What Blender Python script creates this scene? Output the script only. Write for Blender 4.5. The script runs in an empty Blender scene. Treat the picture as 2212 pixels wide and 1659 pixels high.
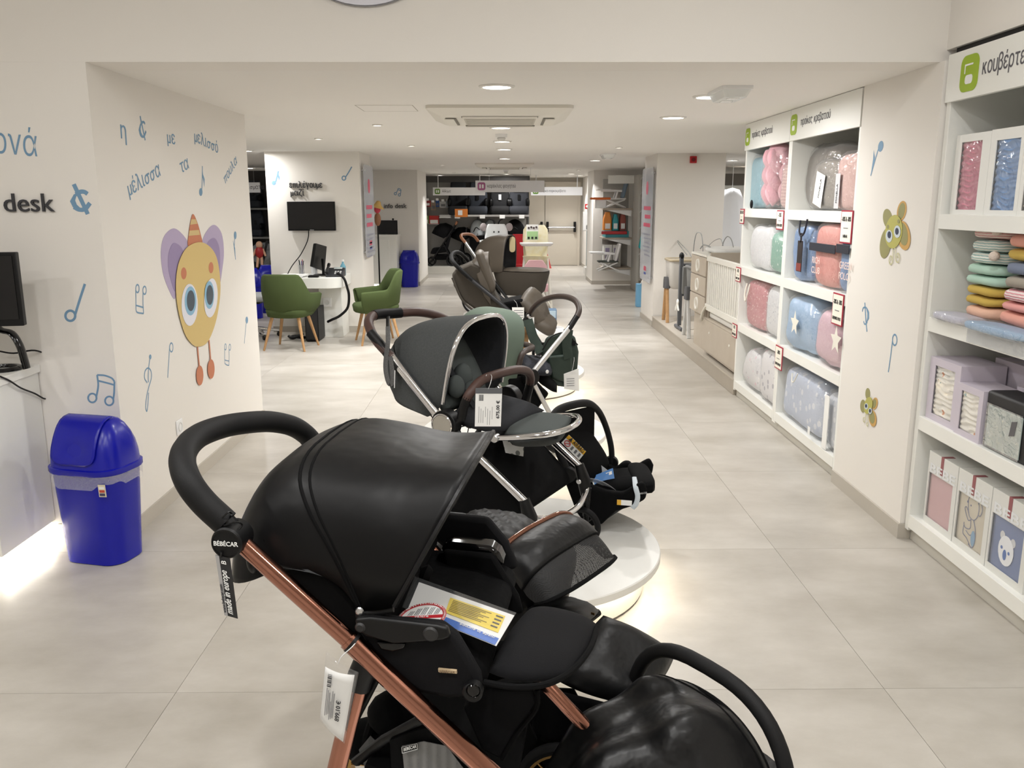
import bpy, bmesh, math, random
from mathutils import Vector as V, Matrix
random.seed(7)
S = bpy.context.scene
COL = S.collection
R = math.radians

# ------------------------------------------------------------------ camera
FPX, CAM_Z = 1850.0, 1.62
PITCH, YAW, ROLL = R(12.005), R(0.472), R(-0.0656)
fwd = V((math.sin(YAW)*math.cos(PITCH), math.cos(YAW)*math.cos(PITCH), -math.sin(PITCH)))
rgt = V((math.cos(YAW), -math.sin(YAW), 0))
upv = rgt.cross(fwd)
rgt, upv = rgt*math.cos(ROLL)+upv*math.sin(ROLL), upv*math.cos(ROLL)-rgt*math.sin(ROLL)
cd = bpy.data.cameras.new('camera'); cam = bpy.data.objects.new('camera', cd); COL.objects.link(cam)
m = Matrix((rgt, upv, -fwd)).transposed().to_4x4(); m.translation = (0, 0, CAM_Z)
cam.matrix_world = m
cd.sensor_fit = 'HORIZONTAL'; cd.sensor_width = 36.0; cd.lens = FPX/2212*36; cd.clip_start = .05; cd.clip_end = 100
S.camera = cam
CP = V((0, 0, CAM_Z))
# ------------------------------------------------------------------ world, exposure
W = bpy.data.worlds.new('world'); S.world = W; W.use_nodes = True
W.node_tree.nodes['Background'].inputs[0].default_value = (.9, .92, 1, 1)
W.node_tree.nodes['Background'].inputs[1].default_value = .05
S.view_settings.view_transform = 'Standard'; S.view_settings.look = 'None'
S.view_settings.gamma = 1; S.view_settings.use_curve_mapping = False
S.view_settings.exposure = 0.2
S.cycles.max_bounces = 7; S.cycles.diffuse_bounces = 4; S.cycles.glossy_bounces = 4
S.cycles.adaptive_threshold = .03
S.cycles.transparent_max_bounces = 10; S.cycles.transmission_bounces = 4
S.cycles.sample_clamp_indirect = 6; S.cycles.caustics_reflective = False; S.cycles.caustics_refractive = False
LAMP_W = 13.3          # watts of a ceiling downlight
NEAR_W = 14.5          # watts of the lamps in the near bay
LAMP_COL = (1, .99, .975)

# ------------------------------------------------------------------ placing helpers
def ray(x, y): return rgt*((x-1106)/FPX) - upv*((y-829.5)/FPX) + fwd
def atY(x, y, Y): d = ray(x, y); return CP + d*(Y/d.y)
def atX(x, y, X): d = ray(x, y); return CP + d*(X/d.x)
def atZ(x, y, z=0.0): d = ray(x, y); return CP + d*((z-CAM_Z)/d.z)
class Side:
    """a vertical side plane of a thing: origin, heading (degrees, 0 = +X); v = offset across"""
    def __init__(s, o, deg):
        s.o = V(o); a = R(deg); s.h = V((math.cos(a), math.sin(a), 0)); s.a = V((-math.sin(a), math.cos(a), 0))
    def __call__(s, x, y, v=0.0):
        d = ray(x, y); k = (s.o + s.a*v - CP).dot(s.a)/d.dot(s.a); return CP + d*k
    def p(s, u, v, z): q = s.o + s.h*u + s.a*v; return V((q.x, q.y, z))
    def uz(s, x, y, v=0.0): q = s(x, y, v); return ((q-s.o).dot(s.h), q.z)

# ------------------------------------------------------------------ materials
MATS = {}
def lin(c):
    c = c/255.0
    return c/12.92 if c <= .04045 else ((c+.055)/1.055)**2.4
def M(name, rgb=(200, 200, 200), rough=.5, metal=0.0, bump=None, var=None, emit=None, spec=.5, coat=0, sheen=0, var_scale=8, trans=0):
    if name in MATS: return MATS[name]
    mt = bpy.data.materials.new(name); mt.use_nodes = True; MATS[name] = mt
    nt = mt.node_tree; b = nt.nodes['Principled BSDF']
    c = tuple(lin(x) for x in rgb)+(1,)
    b.inputs['Base Color'].default_value = c; mt.diffuse_color = c
    b.inputs['Roughness'].default_value = rough; b.inputs['Metallic'].default_value = metal
    b.inputs['Specular IOR Level'].default_value = spec
    if coat: b.inputs['Coat Weight'].default_value = coat; b.inputs['Coat Roughness'].default_value = .06
    if sheen: b.inputs['Sheen Weight'].default_value = sheen
    if trans: b.inputs['Transmission Weight'].default_value = trans
    if emit: b.inputs['Emission Color'].default_value = c; b.inputs['Emission Strength'].default_value = emit
    if bump or var:
        tc = nt.nodes.new('ShaderNodeTexCoord')
    if bump:
        n = nt.nodes.new('ShaderNodeTexNoise'); n.inputs['Scale'].default_value = bump[0]; n.inputs['Detail'].default_value = 3
        nt.links.new(tc.outputs['Object'], n.inputs['Vector'])
        bp = nt.nodes.new('ShaderNodeBump'); bp.inputs['Strength'].default_value = bump[1]
        bp.inputs['Distance'].default_value = bump[2] if len(bump) > 2 else .002
        nt.links.new(n.outputs['Fac'], bp.inputs['Height']); nt.links.new(bp.outputs['Normal'], b.inputs['Normal'])
    if var:
        n = nt.nodes.new('ShaderNodeTexNoise'); n.inputs['Scale'].default_value = var_scale; n.inputs['Detail'].default_value = 5
        nt.links.new(tc.outputs['Object'], n.inputs['Vector'])
        mx = nt.nodes.new('ShaderNodeMix'); mx.data_type = 'RGBA'
        mx.inputs[6].default_value = c; mx.inputs[7].default_value = tuple(lin(x) for x in var)+(1,)
        nt.links.new(n.outputs['Fac'], mx.inputs[0]); nt.links.new(mx.outputs[2], b.inputs['Base Color'])
    return mt
def film(name, rgb=(245, 247, 250), amount=.12, gloss=.6, wrinkle=30, strength=.6):
    """thin clear plastic: mostly see-through, with crinkled reflections"""
    if name in MATS: return MATS[name]
    mt = bpy.data.materials.new(name); mt.use_nodes = True; MATS[name] = mt
    nt = mt.node_tree; nt.nodes.clear()
    out = nt.nodes.new('ShaderNodeOutputMaterial'); tr = nt.nodes.new('ShaderNodeBsdfTransparent')
    gl = nt.nodes.new('ShaderNodeBsdfGlossy'); gl.inputs['Roughness'].default_value = .07
    df = nt.nodes.new('ShaderNodeBsdfDiffuse'); c = tuple(lin(x) for x in rgb)+(1,); df.inputs[0].default_value = c
    m1 = nt.nodes.new('ShaderNodeMixShader'); m1.inputs[0].default_value = amount
    m2 = nt.nodes.new('ShaderNodeMixShader'); m2.inputs[0].default_value = gloss*.2
    nt.links.new(tr.outputs[0], m1.inputs[1]); nt.links.new(df.outputs[0], m1.inputs[2])
    nt.links.new(m1.outputs[0], m2.inputs[1]); nt.links.new(gl.outputs[0], m2.inputs[2])
    tc = nt.nodes.new('ShaderNodeTexCoord'); n = nt.nodes.new('ShaderNodeTexNoise')
    n.inputs['Scale'].default_value = wrinkle; n.inputs['Detail'].default_value = 2; n.inputs['Distortion'].default_value = 1.2
    bp = nt.nodes.new('ShaderNodeBump'); bp.inputs['Strength'].default_value = strength; bp.inputs['Distance'].default_value = .01
    nt.links.new(tc.outputs['Object'], n.inputs['Vector']); nt.links.new(n.outputs['Fac'], bp.inputs['Height'])
    nt.links.new(bp.outputs['Normal'], gl.inputs['Normal'])
    nt.links.new(m2.outputs[0], out.inputs[0])
    return mt
def pattern(name, base, spots, kind='dots', scale=20, size=.3, rough=.8, bumpy=0, axis=2, spots2=None):
    """cloth print: dots / stripes / quilt, in object space"""
    if name in MATS: return MATS[name]
    mt = M(name, base, rough); nt = mt.node_tree; b = nt.nodes['Principled BSDF']
    tc = nt.nodes.new('ShaderNodeTexCoord')
    mx = nt.nodes.new('ShaderNodeMix'); mx.data_type = 'RGBA'
    mx.inputs[6].default_value = tuple(lin(x) for x in base)+(1,); mx.inputs[7].default_value = tuple(lin(x) for x in spots)+(1,)
    ramp = nt.nodes.new('ShaderNodeMath')
    if kind == 'dots':
        t = nt.nodes.new('ShaderNodeTexVoronoi'); t.inputs['Scale'].default_value = scale
        nt.links.new(tc.outputs['Object'], t.inputs['Vector'])
        ramp.operation = 'LESS_THAN'; ramp.inputs[1].default_value = size
        nt.links.new(t.outputs['Distance'], ramp.inputs[0]); h = t.outputs['Distance']
        if spots2:
            m3 = nt.nodes.new('ShaderNodeMix'); m3.data_type = 'RGBA'
            m3.inputs[6].default_value = tuple(lin(x) for x in spots)+(1,); m3.inputs[7].default_value = tuple(lin(x) for x in spots2)+(1,)
            sp = nt.nodes.new('ShaderNodeSeparateColor'); nt.links.new(t.outputs['Color'], sp.inputs[0])
            gt = nt.nodes.new('ShaderNodeMath'); gt.operation = 'GREATER_THAN'; gt.inputs[1].default_value = .5
            nt.links.new(sp.outputs[0], gt.inputs[0]); nt.links.new(gt.outputs[0], m3.inputs[0]); nt.links.new(m3.outputs[2], mx.inputs[7])
    else:
        t = nt.nodes.new('ShaderNodeTexWave'); t.wave_type = 'BANDS'; t.bands_direction = 'XYZ'[axis]
        t.inputs['Scale'].default_value = scale; t.inputs['Distortion'].default_value = 1.5 if kind == 'stripes' else .4
        t.inputs['Detail'].default_value = 1; t.inputs['Detail Scale'].default_value = 1.2
        nt.links.new(tc.outputs['Object'], t.inputs['Vector'])
        ramp.operation = 'LESS_THAN'; ramp.inputs[1].default_value = size
        nt.links.new(t.outputs['Fac'], ramp.inputs[0]); h = t.outputs['Fac']
    nt.links.new(ramp.outputs[0], mx.inputs[0]); nt.links.new(mx.outputs[2], b.inputs['Base Color'])
    if bumpy:
        bp = nt.nodes.new('ShaderNodeBump'); bp.inputs['Strength'].default_value = bumpy; bp.inputs['Distance'].default_value = .006
        nt.links.new(h, bp.inputs['Height']); nt.links.new(bp.outputs['Normal'], b.inputs['Normal'])
    return mt
def mesh_net(name, rgb, scale=900, thin=.42):
    """woven net: small square holes"""
    if name in MATS: return MATS[name]
    mt = bpy.data.materials.new(name); mt.use_nodes = True; MATS[name] = mt
    nt = mt.node_tree; b = nt.nodes['Principled BSDF']; b.inputs['Base Color'].default_value = tuple(lin(x) for x in rgb)+(1,)
    b.inputs['Roughness'].default_value = .7
    t = nt.nodes.new('ShaderNodeTexVoronoi'); t.inputs['Scale'].default_value = scale; t.inputs['Randomness'].default_value = .15
    tc = nt.nodes.new('ShaderNodeTexCoord'); nt.links.new(tc.outputs['Object'], t.inputs['Vector'])
    g = nt.nodes.new('ShaderNodeMath'); g.operation = 'GREATER_THAN'; g.inputs[1].default_value = thin
    nt.links.new(t.outputs['Distance'], g.inputs[0]); nt.links.new(g.outputs[0], b.inputs['Alpha'])
    return mt

# ------------------------------------------------------------------ object helpers
WL = {}
def wl(o): return WL.get(o.name, V((0, 0, 0))) if o else V((0, 0, 0))
def tag(o, label=None, cat=None, group=None, kind=None):
    if label: o['label'] = label
    if cat: o['category'] = cat
    if group: o['group'] = group
    if kind: o['kind'] = kind
    return o
def thing(name, label, cat, loc=(0, 0, 0), group=None):
    o = bpy.data.objects.new(name, None); o.empty_display_size = .05; COL.objects.link(o); o.location = loc
    WL[o.name] = V(loc); return tag(o, label, cat, group)
def copy_tree(o, parent=None):
    c = o.copy(); COL.objects.link(c); c.parent = parent; WL[c.name] = wl(o).copy()
    for ch in o.children: copy_tree(ch, c)
    return c
def smoothpath(pts, n=6, closed=False):
    """Catmull-Rom through points"""
    P = [V(p) for p in pts]; out = []; L = len(P)
    rng = range(L) if closed else range(L-1)
    for i in rng:
        p0 = P[(i-1) % L] if closed or i > 0 else P[0]*2-P[1]
        p1 = P[i]; p2 = P[(i+1) % L]
        p3 = P[(i+2) % L] if closed or i+2 < L else P[-1]*2-P[-2]
        for k in range(n):
            t = k/n
            out.append(.5*((2*p1)+(p2-p0)*t+(2*p0-5*p1+4*p2-p3)*t*t+(3*p1-p0-3*p2+p3)*t**3))
    if not closed: out.append(P[-1].copy())
    return out
class MB:
    def __init__(s): s.v = []; s.f = []
    def add(s, vs, fs):
        b = len(s.v); s.v += [V(q) for q in vs]; s.f += [tuple(b+i for i in f) for f in fs]; return s
    def bx(s, x0, x1, y0, y1, z0, z1):
        return s.add([(x0,y0,z0),(x1,y0,z0),(x1,y1,z0),(x0,y1,z0),(x0,y0,z1),(x1,y0,z1),(x1,y1,z1),(x0,y1,z1)],
                     [(0,3,2,1),(4,5,6,7),(0,1,5,4),(1,2,6,5),(2,3,7,6),(3,0,4,7)])
    def obox(s, o, a, b, c):
        """box from corner o along vectors a, b, c"""
        o, a, b, c = V(o), V(a), V(b), V(c)
        f = [(0,3,2,1),(4,5,6,7),(0,1,5,4),(1,2,6,5),(2,3,7,6),(3,0,4,7)]
        if a.cross(b).dot(c) < 0: f = [tuple(reversed(q)) for q in f]
        return s.add([o,o+a,o+a+b,o+b,o+c,o+a+c,o+a+b+c,o+b+c], f)
    def loft(s, rings, closed=True, cap=True):
        n = len(rings[0]); b = len(s.v)
        for r_ in rings: s.v += [V(q) for q in r_]
        for i in range(len(rings)-1):
            for j in range(n if closed else n-1):
                k = (j+1) % n
                s.f.append((b+i*n+j, b+i*n+k, b+(i+1)*n+k, b+(i+1)*n+j))
        if cap and closed:
            s.f.append(tuple(b+j for j in reversed(range(n)))); e = b+(len(rings)-1)*n; s.f.append(tuple(e+j for j in range(n)))
        return s
    def tube(s, path, r, n=10, cap=True, flat=1.0, ref=None, closed=False):
        """tube along points; r number or list; flat = ratio of the second axis, ref = direction of the first axis"""
        P = [V(q) for q in path]; L = len(P); rings = []
        nrm = None
        for i, p in enumerate(P):
            if closed: t = (P[(i+1) % L]-P[i-1])
            else: t = (P[min(i+1, L-1)]-P[max(i-1, 0)])
            if t.length < 1e-9: t = V((0, 0, 1))
            t.normalize()
            if ref is not None:
                nrm = V(ref)-t*V(ref).dot(t)
            elif nrm is None:
                nrm = t.orthogonal()
            else: nrm = nrm-t*nrm.dot(t)
            if nrm.length < 1e-6: nrm = t.orthogonal()
            nrm.normalize(); bi = t.cross(nrm)
            rr = r[i] if isinstance(r, (list, tuple)) else r
            rings.append([p+nrm*(rr*math.cos(2*math.pi*k/n))+bi*(rr*flat*math.sin(2*math.pi*k/n)) for k in range(n)])
        if closed: rings.append(rings[0]); cap = False
        return s.loft(rings, True, cap)
    def lathe(s, prof, c=(0, 0, 0), ax=(0, 0, 1), n=24, cap=True):
        ax = V(ax).normalized(); u = ax.orthogonal().normalized(); w = ax.cross(u); c = V(c)
        rings = [[c+ax*z+(u*math.cos(2*math.pi*k/n)+w*math.sin(2*math.pi*k/n))*max(r_, 1e-4) for k in range(n)] for r_, z in prof]
        return s.loft(rings, True, cap)
    def sph(s, c, r, nu=16, nv=10, e=1.0):
        c = V(c); r = V(r) if hasattr(r, '__len__') else V((r, r, r))
        def pw(x): return math.copysign(abs(x)**e, x)
        rings = []
        for i in range(nv+1):
            ph = -math.pi/2+math.pi*i/nv
            ph = max(-1.55, min(1.55, ph))
            rings.append([c+V((r.x*pw(math.cos(ph))*pw(math.cos(2*math.pi*k/nu)), r.y*pw(math.cos(ph))*pw(math.sin(2*math.pi*k/nu)), r.z*pw(math.sin(ph)))) for k in range(nu)])
        return s.loft(rings)
    def grid(s, fn, nu, nv):
        return s.loft([[fn(i/nu, j/nv) for j in range(nv+1)] for i in range(nu+1)], False, False)
    def prism(s, poly, vec):
        P = [V(q) for q in poly]; vec = V(vec); n = len(P); b = len(s.v)
        nm = V((0, 0, 0))
        for i in range(n): nm += P[i].cross(P[(i+1) % n])
        if nm.dot(vec) < 0: P.reverse()
        s.v += P+[q+vec for q in P]
        s.f.append(tuple(b+i for i in reversed(range(n)))); s.f.append(tuple(b+n+i for i in range(n)))
        for i in range(n): s.f.append((b+i, b+(i+1) % n, b+n+(i+1) % n, b+n+i))
        return s
    def xf(s, mat):
        s.v = [mat @ q for q in s.v]; return s
    def build(s, name, mat, parent=None, smooth=.7, bevel=0, solid=0, sub=0, label=None, base=False, wrinkle=0, kind=None, seg=2):
        o_loc = wl(parent)
        if base and parent is None:
            xs = [q.x for q in s.v]; ys = [q.y for q in s.v]; zs = [q.z for q in s.v]
            o_loc = V(((min(xs)+max(xs))/2, (min(ys)+max(ys))/2, min(zs)))
        me = bpy.data.meshes.new(name); me.from_pydata([tuple(q-o_loc) for q in s.v], [], s.f)
        me.validate(); me.materials.append(mat)
        if wrinkle:
            pass
        o = bpy.data.objects.new(name, me); COL.objects.link(o)
        if smooth:
            for p in me.polygons: p.use_smooth = True
            if smooth < 3: me.set_sharp_from_angle(angle=smooth)
        if parent: o.parent = parent
        elif base: o.location = o_loc
        WL[o.name] = o_loc
        if sub: d = o.modifiers.new('sub', 'SUBSURF'); d.levels = sub; d.render_levels = sub
        if solid: d = o.modifiers.new('solid', 'SOLIDIFY'); d.thickness = abs(solid); d.offset = -1 if solid > 0 else 1
        if bevel: d = o.modifiers.new('bevel', 'BEVEL'); d.width = bevel; d.segments = seg; d.limit_method = 'ANGLE'; d.angle_limit = .6
        if label: o['label'] = label
        if kind: o['kind'] = kind
        return o
def rrect(w, h, r, n=5, c=(0, 0)):
    """rounded rectangle outline, counter-clockwise"""
    out = []
    for cx, cy, a0 in ((w/2-r, h/2-r, 0), (-w/2+r, h/2-r, 90), (-w/2+r, -h/2+r, 180), (w/2-r, -h/2+r, 270)):
        for k in range(n+1):
            a = R(a0+90*k/n); out.append((c[0]+cx+r*math.cos(a), c[1]+cy+r*math.sin(a)))
    return out
GLY = {}
def glyph(ch, res):
    if ch in GLY: return GLY[ch]
    if ch == ' ': GLY[ch] = ([], [], .3); return GLY[ch]
    xh, t = .5, .085
    def boxes(polys):
        mb = MB()
        for p in polys: mb.prism([(x, y, -1) for x, y in p], (0, 0, 2))
        return [tuple(q) for q in mb.v], mb.f
    if ch == 'π': v, f = boxes([[(0, xh-t), (.56, xh-t), (.56, xh), (0, xh)], [(.10, 0), (.10+t, 0), (.10+t, xh-t), (.10, xh-t)], [(.38, 0), (.38+t, 0), (.38+t, xh-t), (.38, xh-t)]])
    elif ch == 'κ': v, f = boxes([[(0, 0), (t, 0), (t, xh), (0, xh)], [(t, .16), (t, .27), (.30, xh), (.42, xh)], [(.145, .24), (.215, .31), (.46, 0), (.345, 0)]])
    else:
        me = text_mesh('o' if ch == 'σ' else ch, 1, .01, res=res); v = [(q.co.x, q.co.y, math.copysign(1, q.co.z)) for q in me.vertices]; f = [tuple(p.vertices) for p in me.polygons]
        if ch == 'σ':
            x0 = min(q[0] for q in v); x1 = max(q[0] for q in v); y1 = max(q[1] for q in v); v2, f2 = boxes([[((x0+x1)/2, y1-t), (x1+.10, y1-t), (x1+.10, y1), ((x0+x1)/2, y1)]])
            b = len(v); v += [(q[0], q[1], q[2]*1.3) for q in v2]; f += [tuple(b+i for i in p) for p in f2]
    x0 = min(q[0] for q in v); x1 = max(q[0] for q in v)
    GLY[ch] = ([(q[0]-x0, q[1], q[2]) for q in v], f, x1-x0+.09); return GLY[ch]
def text_mesh(body, size, ext=0.0, bold=0.0, align='LEFT', space=1.0, line=1.0, valign='TOP_BASELINE', shear=0, res=3):
    if any(ch in 'πσκ' for ch in body):
        vs, fs, x = [], [], 0
        for ch in body:
            v, f, adv = glyph(ch, res); b = len(vs)
            vs += [((q[0]+x)*size, q[1]*size, q[2]*ext) for q in v]; fs += [tuple(b+i for i in p) for p in f]; x += adv
        if align == 'CENTER': vs = [(q[0]-x*size/2, q[1], q[2]) for q in vs]
        me = bpy.data.meshes.new('t'); me.from_pydata(vs, [], fs); return me
    c = bpy.data.curves.new('t', 'FONT'); c.body = body; c.size = size; c.extrude = ext; c.offset = bold
    c.align_x = align; c.align_y = valign; c.space_character = space; c.space_line = line; c.resolution_u = res; c.shear = shear
    o = bpy.data.objects.new('t', c); COL.objects.link(o)
    dg = bpy.context.evaluated_depsgraph_get(); me = bpy.data.meshes.new_from_object(o.evaluated_get(dg))
    bpy.data.objects.remove(o); bpy.data.curves.remove(c); return me
def T(body, size, mat, o, right, up, name='lettering', parent=None, ext=.0004, bold=0, align='LEFT', width=None, lift=.0008, rot=0, space=1.0, line=1.0, shear=0, sx=1.0, res=3):
    """writing on a surface: o = anchor, right / up = directions on that surface"""
    me = text_mesh(body, size, ext, bold*size, align, space, line, shear=shear, res=res)
    right, up = V(right).normalized(), V(up).normalized()
    if rot:
        a = R(rot); right, up = right*math.cos(a)+up*math.sin(a), up*math.cos(a)-right*math.sin(a)
    nrm = right.cross(up).normalized(); o = V(o)-wl(parent)
    k = sx
    if width:
        xs = [v.co.x for v in me.vertices]; k = width/(max(xs)-min(xs))
    for v in me.vertices: v.co = o+right*(v.co.x*k)+up*v.co.y+nrm*(v.co.z+ext+lift)
    me.materials.clear(); me.materials.append(mat)
    for f_ in me.polygons: f_.use_smooth = False
    ob = bpy.data.objects.new(name, me); me.name = name; COL.objects.link(ob)
    if parent: ob.parent = parent
    WL[ob.name] = wl(parent); return ob
def quad(name, mat, o, a, b, parent=None, t=.0006, lift=.0006):
    """thin printed patch on a surface"""
    o, a, b = V(o), V(a), V(b); n = a.cross(b).normalized()
    return MB().obox(o+n*lift, a, b, n*t).build(name, mat, parent, smooth=0)
def flat(name, mat, pts, n, parent=None, t=.0006, lift=.0006):
    n = V(n).normalized()
    return MB().prism([V(p)+n*lift for p in pts], n*t).build(name, mat, parent, smooth=0)
def struct(name, mb, mat, **k): return tag(mb.build(name, mat, smooth=0, **k), kind='structure')

# common materials
WALL = M('wall_paint', (235, 231, 225), .75, bump=(180, .08))
CEIL = M('ceiling_paint', (236, 233, 228), .8)
SHELFW = M('shelf_white', (240, 240, 235), .38)
WHITE = M('white_plastic', (240, 240, 240), .4)
PAPER = M('paper_white', (244, 244, 242), .6)
BLACKP = M('black_plastic', (11, 11, 12), .45, spec=.3)
BLACKG = M('black_gloss', (7, 7, 8), .12, spec=.4)
DARK = M('charcoal_letters', (52, 52, 56), .5)
CHROME = M('chrome', (225, 225, 228), .09, 1.0)
ALU = M('aluminium', (205, 206, 208), .28, 1.0)
ROSE = M('rose_gold', (166, 117, 100), .12, 1.0)
SKIRT = M('skirting_grey', (186, 180, 170), .5)
NOTE = M('note_blue', (116, 153, 184), .6)
RED = M('alarm_red', (186, 32, 40), .4)
GREY_PRINT = M('print_grey', (120, 120, 124), .6)
# ================================================================== structure
CZ = 2.225
floor = struct('floor', MB().bx(-7, 7, -3, 26, -.12, -.004), M('grout', (168, 163, 154), .8))
def floor_mat():
    mt = M('floor_tile', (190, 185, 175), .34); nt = mt.node_tree; b = nt.nodes['Principled BSDF']
    g = nt.nodes.new('ShaderNodeNewGeometry'); oi = nt.nodes.new('ShaderNodeObjectInfo')
    ad = nt.nodes.new('ShaderNodeVectorMath'); ad.operation = 'MULTIPLY_ADD'; ad.inputs[1].default_value = (1, 1.6, 1)
    nt.links.new(g.outputs['Position'], ad.inputs[0])
    cx = nt.nodes.new('ShaderNodeCombineXYZ'); ml = nt.nodes.new('ShaderNodeMath'); ml.operation = 'MULTIPLY'; ml.inputs[1].default_value = 40
    nt.links.new(oi.outputs['Random'], ml.inputs[0]); nt.links.new(ml.outputs[0], cx.inputs[0]); nt.links.new(cx.outputs[0], ad.inputs[2])
    n1 = nt.nodes.new('ShaderNodeTexNoise'); n1.inputs['Scale'].default_value = 1.6; n1.inputs['Detail'].default_value = 7; n1.inputs['Roughness'].default_value = .62
    nt.links.new(ad.outputs[0], n1.inputs['Vector'])
    cr = nt.nodes.new('ShaderNodeValToRGB')
    e = cr.color_ramp.elements; e[0].position = .3; e[1].position = .72
    e[0].color = tuple(lin(x) for x in (170, 164, 154))+(1,); e[1].color = tuple(lin(x) for x in (202, 197, 189))+(1,)
    nt.links.new(n1.outputs['Fac'], cr.inputs[0]); nt.links.new(cr.outputs[0], b.inputs['Base Color'])
    mr = nt.nodes.new('ShaderNodeMapRange'); mr.inputs[3].default_value = .27; mr.inputs[4].default_value = .46
    nt.links.new(n1.outputs['Fac'], mr.inputs[0]); nt.links.new(mr.outputs[0], b.inputs['Roughness'])
    return mt
FT = floor_mat()
tile0 = None
for i in range(-5, 6):
    for j in range(-2, 19):
        x0, y0 = 1.285+1.2*(i-1), 2.622+1.2*(j-2)
        if tile0 is None:
            tile0 = MB().bx(.0008, 1.1992, .0008, 1.1992, -.03, 0).build('floor_tile', FT, smooth=0, parent=floor); t_ = tile0
        else:
            t_ = tile0.copy(); COL.objects.link(t_); t_.parent = floor
        t_.location = (x0, y0, 0)
# near bay (camera side): higher ceiling
struct('ceiling_near', MB().bx(-4.6, 4.6, -3, 4.0, 3.0, 3.1), CEIL)
struct('wall_near_rear', MB().bx(-4.6, 4.6, -3.1, -3, 0, 3.1), WALL)
struct('wall_near_left', MB().bx(-4.7, -4.6, -3, 4.0, 0, 3.1), WALL)
# right side of the near bay: wall with a niche for the blanket shelf
struct('wall_near_right', MB().bx(1.96, 2.6, -3, 4.0, 2.275, 3.1).bx(2.42, 2.6, -3, 4.0, 0, 2.275), WALL)
# bee wall block, lintel, columns
BX = -1.845
bee = struct('wall_left', MB().bx(-4.7, BX, 4.0, 6.36, 0, CZ), WALL)
struct('wall_lintel', MB().bx(-4.7, 2.6, 4.0, 4.25, CZ+.0002, 3.1), WALL)
struct('ceiling', MB().bx(-7, 7, 4.25, 26, CZ, CZ+.1), CEIL)
CX = 1.935
col = struct('wall_right', MB().bx(CX, 2.6, 3.955, 4.815, 0, CZ), WALL)
struct('wall_right_shelf_rear', MB().bx(2.40, 2.6, 4.815, 7.14, 0, CZ), WALL)
pilL = struct('wall_left_pillar', MB().bx(-2.935, -1.785, 10.85, 11.75, 0, CZ), WALL)
pilI = struct('wall_left_far_pillar', MB().bx(-3.2, -1.685, 17.0, 18.9, 0, CZ), WALL)
pilR = struct('wall_right_pillar', MB().bx(1.955, 2.83, 11.27, 12.25, 0, CZ), WALL)
pilF = struct('wall_right_far_pillar', MB().bx(1.745, 2.9, 17.2, 18.4, 0, CZ), WALL)
wallB = struct('wall_back', MB().bx(-7, 7, 22.5, 22.7, 0, CZ), M('wall_grey', (205, 199, 187), .7))
struct('wall_left_side', MB().bx(-7, -6.9, 4, 26, 0, CZ), WALL)
struct('wall_right_side', MB().bx(6.9, 7, 4, 26, 0, CZ), WALL)
struct('wall_back_return', MB().bx(2.0, 3.2, 21.2, 22.5, 0, CZ), WALL)
struct('wall_far_right_panel', MB().bx(2.6, 3.3, 15.2, 16.4, 0, CZ), WALL)
def board(name, *boxes):
    mb = MB()
    for b_ in boxes: mb.bx(*b_)
    struct(name, mb, SKIRT)
t = .012; h = .075
board('baseboard_left', (BX, BX+t, 4.0-t, 6.36, 0, h), (-2.2, BX, 4.0-t, 4.0, 0, h))
board('baseboard_right', (CX-t, CX, 3.955-t, 4.815, 0, h), (CX, 1.985, 3.955-t, 3.955, 0, h))
board('baseboard_left_pillar', (-2.935-t, -1.785, 10.85-t, 10.85, 0, h), (-1.785, -1.785+t, 10.85-t, 11.75, 0, h))
board('baseboard_left_far', (-3.2, -1.685, 17-t, 17, 0, h), (-1.685, -1.685+t, 17-t, 18.9, 0, h))
board('baseboard_right_pillar', (1.955, 2.83, 11.27-t, 11.27, 0, h), (1.955-t, 1.955, 11.27-t, 12.25, 0, h))
board('baseboard_right_far', (1.745, 2.9, 17.2-t, 17.2, 0, h), (1.745-t, 1.745, 17.2-t, 18.4, 0, h))
board('baseboard_back', (2.0-t, 2.0, 21.2-t, 22.5, 0, h), (2.0, 3.2, 21.2-t, 21.2, 0, h))
board('baseboard_far_panel', (2.6-t, 2.6, 15.2-t, 16.4, 0, h), (2.6, 3.3, 15.2-t, 15.2, 0, h))

# ------------------------------------------------------------------ downlights
GLOW = M('lamp_glow', (255, 250, 240), .5, emit=14)
RIMW = M('lamp_rim', (225, 222, 216), .4)
def lamp(x, y, z, r, watts, label, group, spread=178, name='downlight', rimw=None):
    o = thing(name, label, 'ceiling light', (x, y, z), group)
    rw = rimw or r*.3
    MB().lathe([(r, 0), (r, -.008), (r+rw*.5, -.011), (r+rw, -.004), (r+rw, 0)], (x, y, z), n=28, cap=False).build('trim_ring', RIMW, o)
    MB().lathe([(.001, -.0045), (r, -.0045), (r, -.003), (.001, -.003)], (x, y, z), n=28).build('diffuser', GLOW, o, smooth=0)
    ld = bpy.data.lights.new('downlight_lamp', 'AREA'); ld.shape = 'DISK'; ld.size = r*1.8; ld.energy = watts; ld.color = LAMP_COL; ld.spread = R(spread)
    lo = bpy.data.objects.new('lamp_light', ld); COL.objects.link(lo); lo.parent = o; lo.location = (0, 0, -.016)
    return o
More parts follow.
